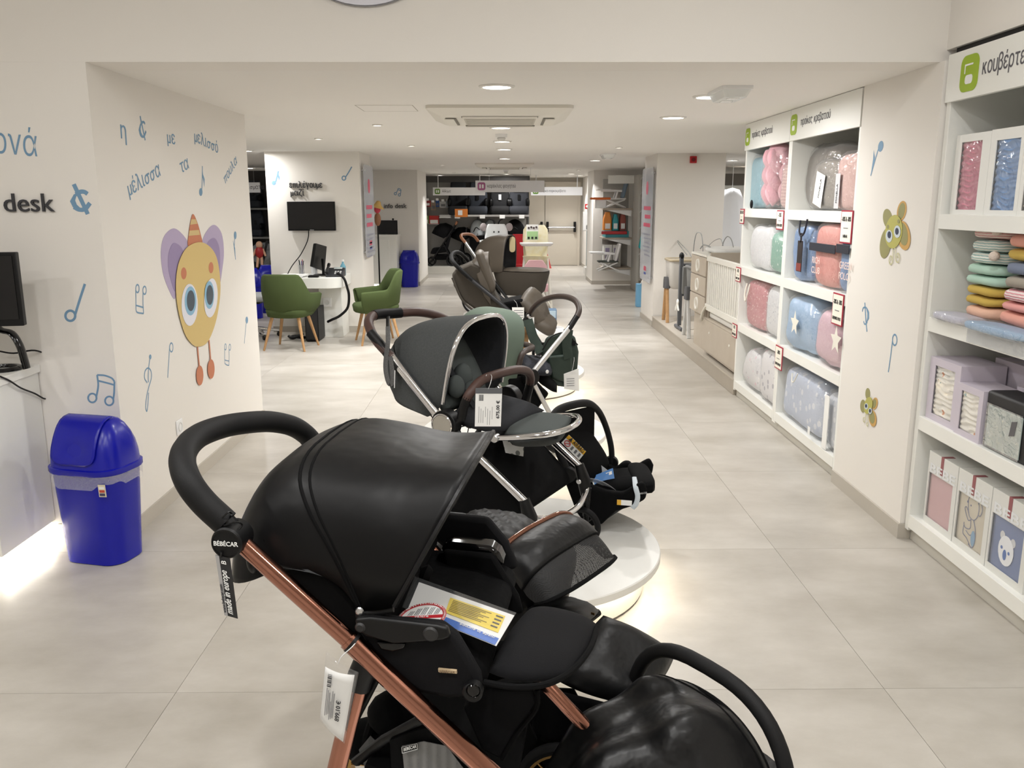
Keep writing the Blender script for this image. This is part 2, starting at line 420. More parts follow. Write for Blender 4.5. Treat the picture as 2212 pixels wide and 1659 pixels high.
big = [(1073, 186, 'nearest the camera, in front of the air conditioner'), (1082, 275, 'just behind the near air conditioner'), (1085, 305, 'beside the smoke detector'),
       (1089, 322, 'fourth in the central row'), (1090, 342, 'fifth in the central row'), (1091, 353, 'just before the far air conditioner'), (1094, 376, 'behind the far air conditioner'),
       (1532, 208, 'beside the emergency light box'), (1454, 253, 'right of the near air conditioner'), (1286, 346, 'above the aisle before the right pillar'),
       (1234, 375, 'far right above the grey door'), (1582, 346, 'beyond the right pillar in the side aisle'), (530, 325, 'at the edge of the cartoon wall')]
for x, y, d in big:
    p = atZ(x, y, CZ); lamp(p.x, p.y, CZ, .075, LAMP_W, 'round white recessed downlight '+d, 'round ceiling downlights')
for x, Y in ((-1.5, 20.3), (-.35, 20.5), (1.75, 20.6), (5.2, 19.5)):
    lamp(x, Y, CZ, .075, LAMP_W, {-1.5: 'round downlight at far left before the dark shelves', -.35: 'round downlight behind the hanging pink icon sign', 1.75: 'farthest round downlight before the grey door wall', 5.2: 'round downlight deep in the right side aisle'}[x], 'round ceiling downlights')
spots = [(1337, 318, 'small bright spotlight left of the red alarm sounder'), (1250, 367, 'small bright spotlight above the far right aisle'), (815, 269, 'small bright spotlight left of the near air conditioner'),
         (688, 299, 'small bright spotlight above the wall screen pillar'), (888, 314, 'small bright spotlight right of the wall screen pillar'), (956, 356, 'small spotlight first in the far left row'), (981, 372, 'small spotlight second in the far left row'), (998, 381, 'small spotlight third in the far left row'), (1221, 381, 'small spotlight farthest right before the grey door')]
for x, y, d in spots:
    p = atZ(x, y, CZ); lamp(p.x, p.y, CZ, .032, LAMP_W, d, 'small recessed spotlights', 110, 'spotlight')
# extra lamps of the same kind outside the frame
for i, (x, Y) in enumerate(((-1.9, .2), (0, .2), (1.3, .4), (-1.4, 1.5), (-.1, 1.2), (1.0, 2.3), (-3.2, 1.0), (-.6, -1.6))):
    lamp(x, Y, 3.0, .085, NEAR_W, 'round downlight of the high near ceiling, '+('over the counter side behind the camera', 'straight above the camera', 'above the right wall beside the camera', 'above the blue bin', 'above the black stroller handle', 'above the lower right car seat', 'above the info counter', 'behind the photographer')[i], 'downlights of the near bay', 180)
for i, (x, Y) in enumerate(((-3.6, 8.6), (-4.6, 12.5), (-4.6, 16.0), (-4.3, 19.0), (4.4, 8.5), (4.6, 12), (4.4, 15.5), (3.4, 10.0))):
    lamp(x, Y, CZ, .075, LAMP_W, 'round downlight '+('left of the green chairs behind the cartoon wall', 'in the left aisle beside the blue bins', 'in the left aisle above the car seat shelf', 'in the left aisle behind the far info desk', 'in the right aisle behind the bedding shelves', 'in the right aisle beside the voile canopies', 'in the right aisle above the dark topped shelf', 'behind the cot in the right aisle')[i], 'downlights of the side aisles')
# ================================================================== right-hand shelf units
RY, UZ = V((0, -1, 0)), V((0, 0, 1))      # directions on a surface facing -X
GREEN = M('icon_green', (158, 186, 40), .5)
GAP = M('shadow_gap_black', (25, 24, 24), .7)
TXT = M('header_text', (92, 90, 96), .6)
BOARDS = (1.565, 1.10, .63, .137)
def header_sign(parent, X, y0, y1, z0, z1, body, icon_w, text_h, iy, ty, tw=.45):
    s = MB().bx(X-.012, X+.01, y0, y1, z0, z1).build('header_sign', SHELFW, parent, smooth=0)
    ic = MB().prism([(X-.0125, iy-a, (z0+z1)/2+b) for a, b in rrect(icon_w, icon_w*1.05, icon_w*.26)], (-.002, 0, 0)).build('icon', GREEN, s, smooth=0)
    k = icon_w; zc = (z0+z1)/2; xx = X-.0150
    g = MB()
    g.obox((xx, iy+.26*k, zc+.22*k), (-.001, 0, 0), (0, -.46*k, 0), (0, 0, .05*k))
    g.obox((xx, iy+.26*k, zc+.0*k), (-.001, 0, 0), (0, -.05*k, 0), (0, 0, .22*k))
    g.prism([(xx, iy-.02*k-a, zc-.18*k+b) for a, b in rrect(.42*k, .26*k, .1*k)], (-.001, 0, 0))
    g.build('icon_mark', PAPER, s, smooth=0)
    ws = body.split(' '); tot = len(body); at_ = 0
    for w_ in ws:
        T(w_, text_h, TXT, (X-.012, ty-tw*at_/tot, zc-.22*text_h), RY, UZ, 'lettering', s, width=tw*len(w_)/tot); at_ += len(w_)+1
    return s
def shelf_unit(label, X, y0, y1, depth, body, iy, ty, wood=SHELFW, boards=BOARDS, hz=(2.02, 2.222), iw=.125, th=.068, tw=.52, gap=True, group=None):
    o = thing('shelf_unit', label, 'shelf', (X+depth/2, (y0+y1)/2, 0), group)
    w = .034
    for ya in (y0, y1-w): MB().bx(X, X+depth, ya, ya+w, .055, hz[1]).build('side_panel', SHELFW, o, bevel=.0015)
    MB().bx(X+depth-.012, X+depth-.002, y0+w, y1-w, .06, hz[1]).build('rear_panel', M('shelf_back', (226, 228, 222), .5), o, smooth=0)
    for z in boards: MB().bx(X-.001, X+depth-.012, y0+w, y1-w, z-.066, z).build('shelf_board', SHELFW, o, bevel=.0015)
    MB().bx(X+.02, X+depth-.002, y0+w, y1-w, hz[1]-.012, hz[1]).build('top_panel', SHELFW, o, smooth=0)
    MB().bx(X+.03, X+depth-.02, y0, y1, 0, .06).build('plinth', M('plinth_grey', (205, 202, 194), .6), o, smooth=0)
    header_sign(o, X, y0+.002, y1-.002, hz[0], hz[1], body, iw, th, iy, ty, tw)
    return o
X1, X2 = 1.945, 1.957
shelf_unit('white shelf unit of baby bedding nearer the flower-decal column', X1, 4.83, 6.01, .44, 'προίκες κρεβατιού', 5.935, 5.80, group='bedding shelf units')
shelf_unit('white shelf unit of baby bedding next to the cot', X1, 6.012, 7.12, .44, 'προίκες κρεβατιού', 7.04, 6.92, group='bedding shelf units')
MB().bx(X1+.03, X1+.4, 4.83, 7.12, 2.2225, 2.2249).build('gap_shade_1', GAP, smooth=0)['kind'] = 'structure'  # black strip standing in for the shade in the gap above the bedding shelves
shelf_unit('white blanket shelf unit with green-icon header at the right edge', X2, 2.1, 3.945, .45, 'κουβέρτες', 3.755, 3.655, hz=(2.045, 2.245), iw=.14, th=.092, tw=.33)
MB().bx(X2+.02, X2+.4, 2.1, 3.945, 2.2455, 2.274).build('gap_shade_2', GAP, smooth=0)['kind'] = 'structure'  # gap over the blanket header filled black, its shade put in as colour

def nz(p, s=9.0):
    from mathutils import noise
    return noise.noise(V(p)*s)
def lump(mb, c, amp, s=9.0, keep_base=None):
    """push the surface in and out with smooth noise, like stuffed cloth"""
    c = V(c)
    out = []
    for q in mb.v:
        d = (q-c); k = 1+amp*nz(q, s); r_ = c+d*k
        if keep_base is not None and r_.z < keep_base: r_.z = keep_base
        out.append(r_)
    mb.v = out; return mb
FILM = film('clear_bag_film', amount=.08, gloss=.8, wrinkle=18, strength=1.0)
def pxbox(x0, y0, x1, y1, X, zb):
    """front-face extents on the plane X for a pixel box; sits on zb"""
    ym = (y0+y1)/2 if y1 else y0+60
    Ya, Yb = atX(x1, ym, X).y, atX(x0, ym, X).y
    zt = (atX((x0+x1)/2, y0, X)).z
    return Ya, Yb, zb, zt
def parcel(name, label, box, X, zb, mat, depth=.27, e=.42, amp=.10, wrap=True, group='bagged bedding on the shelves', lean=0, taper=0, cat='bedding pack', scale=6):
    Ya, Yb, z0, z1 = pxbox(*box, X, zb)
    o = thing(name, label, cat, (X+depth/2, (Ya+Yb)/2, zb), group)
    c = V((X+depth/2, (Ya+Yb)/2, (z0+z1)/2)); r = V((depth/2*.95, (Yb-Ya)/2*.95, (z1-z0)/2*.97))
    def shp(mb):
        lump(mb, c, amp, scale, None)
        for q in mb.v:
            tt = (q.z-z0)/(z1-z0)
            if taper: q.y = c.y+(q.y-c.y)*(1-taper*tt)
            if lean: q.y += lean*tt
            q.z = max(q.z, z0+.001)
            q.x = max(q.x, X-.015)
        return mb
    shp(MB().sph(c, r, 28, 18, e)).build('bedding', mat, o, smooth=4)
    if wrap:
        w = shp(MB().sph(c, V((r.x*1.05, r.y*1.04, r.z*1.12)), 36, 24, e*1.05))
        lump(w, c, .045, 34)
        for q in w.v:
            k_ = max(0, (q.z-z1+.02)/.08)
            if k_ > 0: q.z -= .03*abs(nz(q, 40))*k_; q.y = c.y+(q.y-c.y)*(1-.10*min(1, k_))
        for q in w.v: q.z = max(q.z, z0); q.x = max(q.x, X-.022)
        w.build('clear_wrap', FILM, o, smooth=.35)
    return o, (Ya, Yb, z0, z1)
def card(parent, name, X, y, z, w, h, mat, tilt=0):
    """flat card on a face towards -X; y = its left edge (seen), z = its top"""
    r_ = V((0, -math.cos(tilt), -math.sin(tilt))); u = V((0, -math.sin(tilt), math.cos(tilt)))
    o = V((X, y, z))-u*h
    return quad(name, mat, o, r_*w, u*h, parent, t=.001), o, r_, u
TAUPE = M('taupe_velvet', (122, 113, 102), .9, bump=(60, .5), sheen=.4)
TAUPE2 = M('taupe_grey_cloth', (150, 143, 134), .9, bump=(80, .3))
BLUSH = M('blush_waffle', (222, 184, 176), .9, bump=(120, .6))
PINKV = M('pink_velvet', (216, 160, 170), .85, bump=(40, .3), sheen=.5)
BABYBLUE = M('baby_blue_cloth', (160, 190, 222), .85, bump=(30, .4, .004))
SKYB = M('aqua_cloth', (150, 190, 204), .85, bump=(30, .4, .004))
CORAL = M('coral_cloth', (228, 152, 142), .85, bump=(18, .5, .006))
POLOB = M('polo_blue_cloth', (120, 152, 196), .85, bump=(18, .5, .006))
PINKB = M('pale_pink_cloth', (220, 184, 196), .85, bump=(20, .4, .004))
WHC = M('white_cloth', (230, 230, 232), .85, bump=(16, .6, .008))
NAVY = M('navy_band', (28, 30, 44), .6)
# ---- near bedding unit
zT, z2, z3, zB = BOARDS
o, b = parcel('nursing_pillow', 'large taupe velvet nursing pillow in clear plastic on the top shelf', (1700, 312, 1838, 452), X1+.10, zT, TAUPE, .26, e=.62, amp=.12, lean=.0, taper=.25)
o, b = parcel('bedding_set', 'grey taupe bedding set with slanted white label on the top shelf', (1736, 346, 1806, 452), X1+.015, zT, TAUPE2, .20, lean=-.06, taper=.25)
c_, q, r_, u_ = card(o, 'label', X1+.010, atX(1762, 372, X1).y, atX(1775, 368, X1).z, .15, .20, PAPER, .22)
T('MINELLA', .03, DARK, q+r_*.10+u_*.05, u_, -r_, 'lettering', o, lift=.003)
o, b = parcel('bedding_set', 'blush pink bedding set with pale label standing on the top shelf', (1800, 328, 1850, 453), X1+.01, zT, BLUSH, .26, e=.3)
c_, q, r_, u_ = card(o, 'label', X1+.002, atX(1804, 400, X1).y, atX(1808, 375, X1).z, .07, .20, M('label_grey', (205, 205, 208), .6))
T('MINELLA', .028, DARK, q+r_*.045+u_*.03, u_, -r_, 'lettering', o, lift=.003)
o, b = parcel('bedding_set', 'light blue bedding pack with dark hang tag on the second shelf', (1706, 486, 1750, 612), X1+.02, z2, POLOB, .24, e=.3)
MB().bx(X1-.016, X1-.012, 5.60, 5.69, z2+.07, z2+.27).build('hang_tag', M('dark_tag', (40, 36, 38), .35), o, smooth=0)
quad('tag_photo', M('tag_red', (130, 52, 44), .5), (X1-.0165, 5.69, z2+.075), (0, -.09, 0), (0, 0, .05), o)
MB().tube(smoothpath([(X1-.012, 5.68, z2+.40), (X1-.018, 5.67, z2+.33), (X1-.018, 5.63, z2+.30), (X1-.018, 5.57, z2+.33), (X1-.012, 5.55, z2+.41)], 5), .006, 8).build('cord_handle', NAVY, o)
MB().bx(X1-.016, X1-.012, 5.625, 5.65, z2+.26, z2+.32).build('tag_loop', M('dark_tag', (40, 36, 38), .35), o, smooth=0)
def club(x0, x1, y0, mat, words, label, bandz):
    o, b = parcel('rolled_blanket', label, (x0, y0, x1, 0), X1+.0, z2, mat, .25, e=.38, amp=.05, group='rolled club blankets', cat='blanket')
    Ya, Yb, za, zb_ = b
    MB().bx(X1-.019, X1-.014, Ya+.012, Yb-.012, bandz, bandz+.05).build('band', NAVY, o, bevel=.002)
    for k_, w_ in enumerate(words.split('\n')): T(w_, .058, M('print_pale', (238, 214, 206), .7), (X1-.016, Yb-.085, z2+.145-.06*k_), RY, UZ, 'lettering', o, lift=.004)
club(1752, 1812, 483, CORAL, 'RICH\nCLUB', 'coral rolled blanket with navy band and club lettering', z2+.22)
club(1810, 1842, 488, POLOB, 'GREEN\nPOLO', 'blue rolled blanket with navy band beside the coral one', z2+.23)
def star(parent, X, yc, zc, r, mat):
    pts = []
    for k in range(10):
        a = math.pi/2+k*math.pi/5; rr = r if k % 2 == 0 else r*.45
        pts.append((X, yc-rr*math.cos(a), zc+rr*math.sin(a)))
    flat('star', mat, pts, (-1, 0, 0), parent)
IVORY = M('ivory_patch', (236, 232, 220), .7)
o, b = parcel('cushion_bag', 'baby blue cushion with ivory star in a clear bag on the third shelf', (1684, 640, 1760, 0), X1+.0, z3, BABYBLUE, .28, e=.55, amp=.16, taper=.15)
star(o, X1-.02, (b[0]+b[1])/2-.03, z3+.20, .085, IVORY)
o, b = parcel('cushion_bag', 'pale pink cushion with ivory star in a clear bag on the third shelf', (1746, 672, 1828, 0), X1+.0, z3, PINKB, .28, e=.5, amp=.14)
star(o, X1-.02, b[0]+.10, z3+.20, .085, IVORY)
o, b = parcel('quilt_bag', 'big light blue quilt in a clear bag with cord on the bottom shelf', (1680, 805, 1776, 0), X1+.01, zB, pattern('blue_cloud_print', (196, 206, 226), (226, 230, 240), 'dots', 14, .28), .3, e=.34, amp=.06, taper=.12)
MB().tube(smoothpath([(X1-.012, b[1]-.33, b[3]-.02), (X1-.02, b[1]-.36, b[3]-.07), (X1-.02, b[1]-.40, b[3]-.06), (X1-.016, b[1]-.45, b[3]-.0)], 5), .004, 6).build('cord', IVORY, o)
quad('sewn_label', PAPER, (X1-.022, b[0]+.12, zB+.04), (0, -.04, 0), (0, 0, .05), o)
o, b = parcel('quilt_bag', 'small grey white quilt bag with white band beside the big blue quilt', (1777, 850, 1822, 0), X1+.02, zB, pattern('grey_cloud_print', (212, 216, 224), (236, 238, 242), 'dots', 18, .3), .3, e=.3, amp=.04)
MB().bx(X1+.0, X1+.004, b[1]-.13, b[1]-.06, zB+.005, b[3]-.02).build('paper_band', PAPER, o, smooth=0)
# ---- far bedding unit
o, b = parcel('blanket_pack', 'aqua folded blanket in clear plastic at the top left shelf', (1610, 338, 1650, 450), X1+.04, zT, SKYB, .22, e=.35, amp=.06)
MB().sph((X1+.015, 6.93, zT+.035), (.012, .018, .034), 10, 8).build('black_toggle', BLACKP, o)
o = thing('braided_bumper', 'pink velvet braided cot bumper coiled on the top shelf', 'cot bumper', (X1+.14, 6.5, zT))
for k, (yc, x0) in enumerate(((6.62, X1+.05), (6.46, X1+.04), (6.33, X1+.09))):
    for s_ in range(2):
        pts = []
        for i in range(15):
            tt = i/14; zz = zT+.05+.36*tt; a = tt*9+s_*math.pi
            pts.append((x0+.03*math.sin(a)*1.0+.02, yc+.035*math.cos(a)+(.03 if k == 1 else 0)*math.sin(tt*3), zz))
        MB().tube(smoothpath(pts, 3), .045, 10).build('strand', PINKV, o, smooth=4)
for s_ in range(2):
    MB().tube(smoothpath([(X1+.07+.03*s_, 6.62-.05*s_, zT+.40), (X1+.07, 6.54, zT+.445-.03*s_), (X1+.08, 6.42, zT+.43), (X1+.09, 6.33, zT+.39)], 5), .045, 10).build('strand', PINKV, o, smooth=4)
w = MB().sph((X1+.12, 6.47, zT+.22), (.13, .25, .225), 24, 16, .5); lump(w, (X1+.12, 6.47, zT+.22), .06, 24)
for q in w.v: q.z = max(q.z, zT+.001)
w.build('clear_wrap', FILM, o, smooth=.35)
parcel('blanket_pack', 'pink and beige striped knit blanket pack right of the braided bumper', (1682, 352, 1704, 453), X1+.02, zT, pattern('beige_stripe', (214, 184, 178), (196, 162, 158), 'stripes', 14, .5), .22, e=.35, amp=.05)
parcel('bedding_set', 'plain white bedding set in a clear bag on the second shelf', (1609, 487, 1662, 0), X1+.01, z2, WHC, .28, e=.42, amp=.10, taper=.2)
parcel('bedding_set', 'sea green bedding with white dots in a clear bag', (1655, 500, 1694, 0), X1+.015, z2, pattern('green_dots', (132, 178, 160), (226, 236, 230), 'dots', 26, .2), .26, e=.45, amp=.08)
o, b = parcel('duvet_bag', 'rose pink dotted duvet bag with white cord handle', (1604, 604, 1650, 0), X1+.01, z3, pattern('rose_dots', (204, 138, 142), (236, 206, 206), 'dots', 30, .2), .28, e=.4, amp=.07)
MB().tube(smoothpath([(X1-.005, b[1]-.15, b[3]-.04), (X1-.016, b[1]-.14, b[3]-.12), (X1-.016, b[1]-.16, b[3]-.18), (X1-.012, b[1]-.20, b[3]-.12), (X1-.0, b[1]-.21, b[3]-.04)], 5), .006, 7).build('cord_handle', IVORY, o)
parcel('duvet_bag', 'white duvet bag with small grey dots on the third shelf', (1648, 615, 1690, 0), X1+.015, z3, pattern('grey_dots', (226, 226, 228), (176, 178, 186), 'dots', 32, .18), .28, e=.4, amp=.08)
parcel('duvet_bag', 'white bag with pink and grey clouds slumped at the bottom left', (1590, 752, 1646, 0), X1+.01, zB, pattern('cloud_print', (232, 230, 232), (196, 190, 196), 'dots', 15, .22, spots2=(238, 206, 218)), .3, e=.5, amp=.08, taper=.4)
parcel('duvet_bag', 'upright white roll with pink and grey clouds beside the slumped bag', (1634, 756, 1678, 0), X1-.0, zB, pattern('cloud_print2', (236, 234, 236), (180, 178, 188), 'dots', 14, .25, spots2=(236, 196, 212)), .28, e=.4, amp=.05)
# ---- promotion cards clipped on the shelf edges
CARDRED = M('card_red', (170, 34, 60), .5)
def promo(x, y, w, h, top, where, name, X=X1):
    p = atX(x, y, X)
    o = thing('price_card', label=f'red-bordered {top} sale card {where}', cat='price card', loc=(X, p.y-w/2, p.z-h), group='sale cards on the shelf edges')
    MB().bx(X-.0075, X-.0025, p.y-w, p.y, p.z-h, p.z).build('card', CARDRED, o, smooth=0)
    MB().bx(X-.0085, X-.0076, p.y-w+.008, p.y-.008, p.z-h+.008, p.z-.008).build('card_face', M('card_cream', (246, 242, 228), .55), o, smooth=0)
    BK = M('ink', (38, 34, 36), .6)
    T(top, .036, BK, (X-.0085, p.y-w/2, p.z-h*.33), RY, UZ, 'lettering', o, align='CENTER', width=w*.8 if len(top) > 6 else w*.4, bold=.012)
    T(name, .026, BK, (X-.0085, p.y-w/2, p.z-h*.83), RY, UZ, 'lettering', o, align='CENTER', width=w*.78 if len(name) > 5 else w*.4, bold=.012)
    quad('small_print', GREY_PRINT, (X-.0086, p.y-w*.3, p.z-h*.55), (0, -w*.4, 0), (0, 0, h*.025), o)
promo(1821, 454, .165, .185, '-10% & -30%', 'by the blue and coral blankets', 'NINA'); promo(1681, 454, .15, .135, '-15%', 'under the braided bumper', 'NONA BEBE'); promo(1601, 451, .12, .12, '-20% & -10%', 'at the top far corner', 'BE')
promo(1592, 576, .14, .12, '-15%', 'beside the white bedding set, above the cot rail', 'BABY NAP'); promo(1803, 631, .16, .185, '-20% & -50%', 'above the pink star cushion', 'GREENWICH POLO'); promo(1584, 697, .14, .115, '-15%', 'lowest, below the rose duvet bag', 'SWEETS BEBE'); promo(1678, 744, .155, .165, '-20%', 'over the big blue quilt bag', 'DOWN TOWN HOME')

# ---- blanket unit at the right edge
LILAC = M('lilac_carton', (206, 198, 210), .5)
def window_box(name, label, Ya, Yb, z0, z1, X, depth, body, inner, wy0, wy1, wz0, wz1, wall=.004, cat='boxed blanket', group='boxed blankets', waves=True):
    """carton whose front (towards -X) has a window with the folded blanket behind"""
    o = thing(name, label, cat, (X+depth/2, (Ya+Yb)/2, z0), group)
    m_ = MB()
    m_.bx(X, X+.004, Ya, Yb, z0, wz0).bx(X, X+.004, Ya, Yb, wz1, z1).bx(X, X+.004, Ya, wy0, wz0, wz1).bx(X, X+.004, wy1, Yb, wz0, wz1)
    m_.bx(X+.004, X+depth, Ya, Ya+.003, z0, z1).bx(X+.004, X+depth, Yb-.003, Yb, z0, z1).bx(X+.004, X+depth, Ya+.003, Yb-.003, z0, z0+.003).bx(X+.004, X+depth, Ya+.003, Yb-.003, z1-.003, z1).bx(X+depth-.003, X+depth, Ya+.003, Yb-.003, z0+.003, z1-.003)
    m_.build('carton', body, o, smooth=0)
    g = MB(); n_ = 34
    def fn(i, j):
        yy = wy0-.006+(wy1-wy0+.012)*i; zz = wz0-.006+(wz1-wz0+.012)*j
        return (X+.011+(.0035*math.sin(zz*260+3*nz((0, yy, zz), 14)*2) if waves else 0)-.004*math.sin(math.pi*i), yy, zz)
    g.grid(fn, 10, 60).build('folded_blanket', inner, o, smooth=4, solid=.004)
    quad('window_film', film('window_film', amount=.03, gloss=.5, wrinkle=10, strength=.5), (X+.0045, wy1, wz0), (0, -(wy1-wy0), 0), (0, 0, wz1-wz0), o, t=.0003, lift=-.0006)
    return o
def Yp(x, y, X=X2+.02): return atX(x, y, X).y
def Zp(x, y, X=X2+.02): return atX(x, y, X).z
BOXW = M('box_white', (236, 236, 232), .45)
XB = X2+.03
for (xa, xb, wa, wb, wt, wbot, top, mat, lab) in (
    (2053, 2126, 2064, 2108, 307, 452, 290, M('pink_muslin', (222, 150, 168), .9), 'white box with window showing a pink muslin blanket'),
    (2126, 2198, 2138, 2190, 302, 452, 278, M('blue_muslin', (136, 168, 214), .9), 'white box with window showing a blue muslin blanket'),
    (2198, 2275, 2206, 2262, 300, 452, 268, pattern('beige_dot_muslin', (196, 184, 168), (232, 226, 216), 'dots', 30, .2), 'white box with a beige dotted blanket at the picture edge')):
    Yb_, Ya_ = atX(xa, 440, XB).y, atX(xb, 440, XB).y
    window_box('blanket_box', lab, Ya_+.001, Yb_-.001, zT, atX((xa+xb)/2, top, XB).z, XB, .1, BOXW, mat, atX(wb, 440, XB).y, atX(wa, 440, XB).y, zT+.02, atX((wa+wb)/2, wt, XB).z)
o = thing('carton_box', 'plain white box lying behind the windowed blanket boxes', 'box', (X2+.28, 3.5, zT))
MB().bx(X2+.16, X2+.40, 3.05, 3.62, zT, zT+.36).build('carton', BOXW, o, bevel=.002)
MB().bx(X2+.16, X2+.40, 3.335, 3.34, zT+.36, zT+.3604).build('tape', M('tape_cream', (214, 208, 190), .4), o, smooth=0)
# folded knitted blankets, one on another
def folded(name, label, Ya, Yb, z0, z1, mat, X=X2+.06, depth=.28, pom=None, group='folded knitted blankets'):
    o = thing(name, label, 'blanket', (X+depth/2, (Ya+Yb)/2, z0), group)
    h_ = z1-z0; n_layers = 2 if h_ > .07 else 1
    for k in range(n_layers):
        za = z0+h_*k/n_layers; zb_ = z0+h_*(k+1)/n_layers
        c = V((X+depth/2, (Ya+Yb)/2, (za+zb_)/2))
        m_ = MB().sph(c, (depth/2, (Yb-Ya)/2-.004*(k % 2), h_/n_layers/2*1.02), 26, 10, .55)
        for q in m_.v: q.z += .006*nz(q, 12); q.x += .008*nz(q+V((5, 0, 0)), 9)
        for q in m_.v: q.z = max(q.z, z0+.0005)
        m_.build('fold', mat, o, smooth=4)
    if pom:
        MB().sph(pom, .021, 14, 10).build('pompom', M('pompom_cream', (226, 212, 200), .95, bump=(200, 1, .004)), o)
    return o
KN = lambda n, a, b: pattern(n, a, b, 'stripes', 30, .5, .9, .5)
zs = 1.10
Yl0, Yl1 = Yp(2190, 600)+.0, Yp(2078, 560)
stk = [('peach', M('peach_knit', (232, 188, 164), .95, bump=(300, .5)), .055, 'peach knitted blanket at the bottom of the left pile'),
       ('mustard', M('mustard_knit', (200, 170, 84), .95, bump=(300, .5)), .085, 'mustard knitted blanket in the left pile'),
       ('mint', M('mint_knit', (178, 208, 192), .95, bump=(300, .5)), .09, 'plain mint knitted blanket in the left pile'),
       ('mints', KN('mint_stripe', (168, 196, 192), (236, 236, 226)), .105, 'mint striped blanket with pompom in the left pile'),
       ('pinks', KN('pink_stripe', (226, 172, 170), (242, 226, 216)), .10, 'pink striped blanket with pompom on top of the left pile')]
z = zs+.026
for k, (n_, mt, h_, lab) in enumerate(stk):
    Ya = 3.52; Yb = 3.80-.012*abs(k-2)
    folded('folded_blanket', lab, Ya, Yb, z, z+h_, mt, pom=(X2+.055, Ya+.015, z+h_*.4) if k >= 3 else None)
    z += h_+.0005
stk2 = [(M('salmon_knit', (230, 166, 150), .95, bump=(300, .5)), .06, 'salmon folded blanket at the bottom of the right pile'), (M('rose_knit', (226, 160, 154), .95, bump=(300, .5)), .035, 'thin rose blanket in the right pile'),
        (KN('rose_stripe', (226, 160, 168), (244, 230, 226)), .055, 'rose striped blanket in the right pile'), (M('stone_knit', (164, 156, 144), .95, bump=(300, .5)), .05, 'stone grey blanket in the right pile'),
        (M('slate_knit', (118, 128, 150), .95, bump=(300, .5)), .055, 'slate blue blanket in the right pile'), (M('mustard_knit'), .05, 'mustard blanket in the right pile'), (M('salmon_knit'), .06, 'salmon blanket high in the right pile'), (M('mint_knit'), .05, 'mint blanket on top of the right pile')]
z = zs+.03
for mt, h_, lab in stk2:
    folded('folded_blanket', lab, 3.16, 3.50, z, z+h_, mt, X=X2+.05)
    z += h_+.0005
for (Ya, Yb, mt, lab, gx) in ((3.55, 3.87, M('lilac_cloth', (206, 206, 222), .8), 'flat lilac blanket in a clear bag at the front of the shelf', 0), (3.1, 3.57, BABYBLUE, 'flat baby blue blanket in a clear bag hanging over the shelf edge', -.02)):
    o = thing('bagged_blanket', lab, 'blanket', (X2+.03, (Ya+Yb)/2, zs), 'bagged flat blankets')
    c = V((X2+.03+gx, (Ya+Yb)/2, zs+.02)); r_ = V((.06, (Yb-Ya)/2-.012, .018))
    q_ = MB().sph(c, r_, 26, 10, .5); lump(q_, c, .06, 12)
    for q in q_.v: q.z = max(q.z, zs+.002)
    q_.build('blanket', mt, o, smooth=4)
    q_ = MB().sph(c, (r_.x+.006, r_.y+.012, .024), 26, 10, .45); lump(q_, c, .05, 25)
    for q in q_.v: q.z = max(q.z, zs+.0008)
    q_.build('clear_wrap', FILM, o, smooth=.35)
MB().obox((X2-.003, 3.02, zs-.06), (-.001, 0, 0), (0, .55, 0), (0, 0, .055)).build('bag_flap', film('frosted_flap', amount=.35, gloss=.5), o, smooth=0)
# lilac windowed boxes and the black mesh bag
PR1 = pattern('safari_muslin', (238, 234, 226), (214, 138, 92), 'dots', 16, .2, spots2=(120, 166, 176))
o = window_box('blanket_box', 'tall lilac box with window showing an animal print muslin', 3.625, 3.895, z3, .92, X2+.02, .2, LILAC, PR1, 3.672, 3.848, z3+.03, .885)
window_box('blanket_box', 'shorter lilac box with window showing a fox print muslin', 3.42, 3.622, z3, .854, X2+.012, .16, LILAC, PR1, 3.45, 3.59, z3+.025, .825)
o = thing('carton_box', 'plain lilac box standing behind the tall windowed one', 'box', (X2+.32, 3.6, z3))
MB().bx(X2+.23, X2+.42, 3.5, 3.74, z3, z3+.31).build('carton', LILAC, o, bevel=.002); MB().bx(X2+.23, X2+.42, 3.615, 3.62, z3+.31, z3+.3104).build('tape', M('tape_cream'), o, smooth=0)
o = thing('carton_box', 'low lilac box behind the black blanket bag', 'box', (X2+.25, 3.32, z3))
MB().bx(X2+.17, X2+.33, 3.2, 3.46, z3, z3+.24).build('carton', LILAC, o, bevel=.002); MB().bx(X2+.17, X2+.33, 3.335, 3.34, z3+.24, z3+.2404).build('tape', M('tape_cream'), o, smooth=0)
o = thing('blanket_bag', 'black zipped bag with clear front over a pale green blanket', 'blanket bag', (X2+.09, 3.36, z3))
MB().bx(X2+.022, X2+.15, 3.10, 3.415, z3, z3+.235).build('bag_body', M('black_nylon', (28, 27, 30), .55), o, bevel=.012)
MB().bx(X2+.016, X2+.022, 3.15, 3.385, z3+.012, z3+.18).build('blanket_panel', M('sage_cloth', (178, 192, 186), .8, bump=(30, .3)), o, bevel=.004)
quad('clear_front', FILM, (X2+.014, 3.39, z3+.008), (0, -.245, 0), (0, 0, .18), o)
quad('care_card', M('card_dark', (90, 88, 92), .5), (X2+.0135, 3.22, z3+.09), (0, -.035, .01), (0, -.01, .06), o)
o = thing('rolled_quilt', 'dark grey rolled quilt with black piping behind the boxes', 'quilt', (X2+.35, 3.2, z3))
MB().sph((X2+.36, 3.25, z3+.15), (.05, .16, .149), 20, 14, .6).build('quilt', TAUPE2, o); MB().tube([V((X2+.315, 3.25+.15*math.cos(a*.3), z3+.15+.14*math.sin(a*.3))) for a in range(21)], .006, 6, closed=True).build('piping', BLACKP, o)
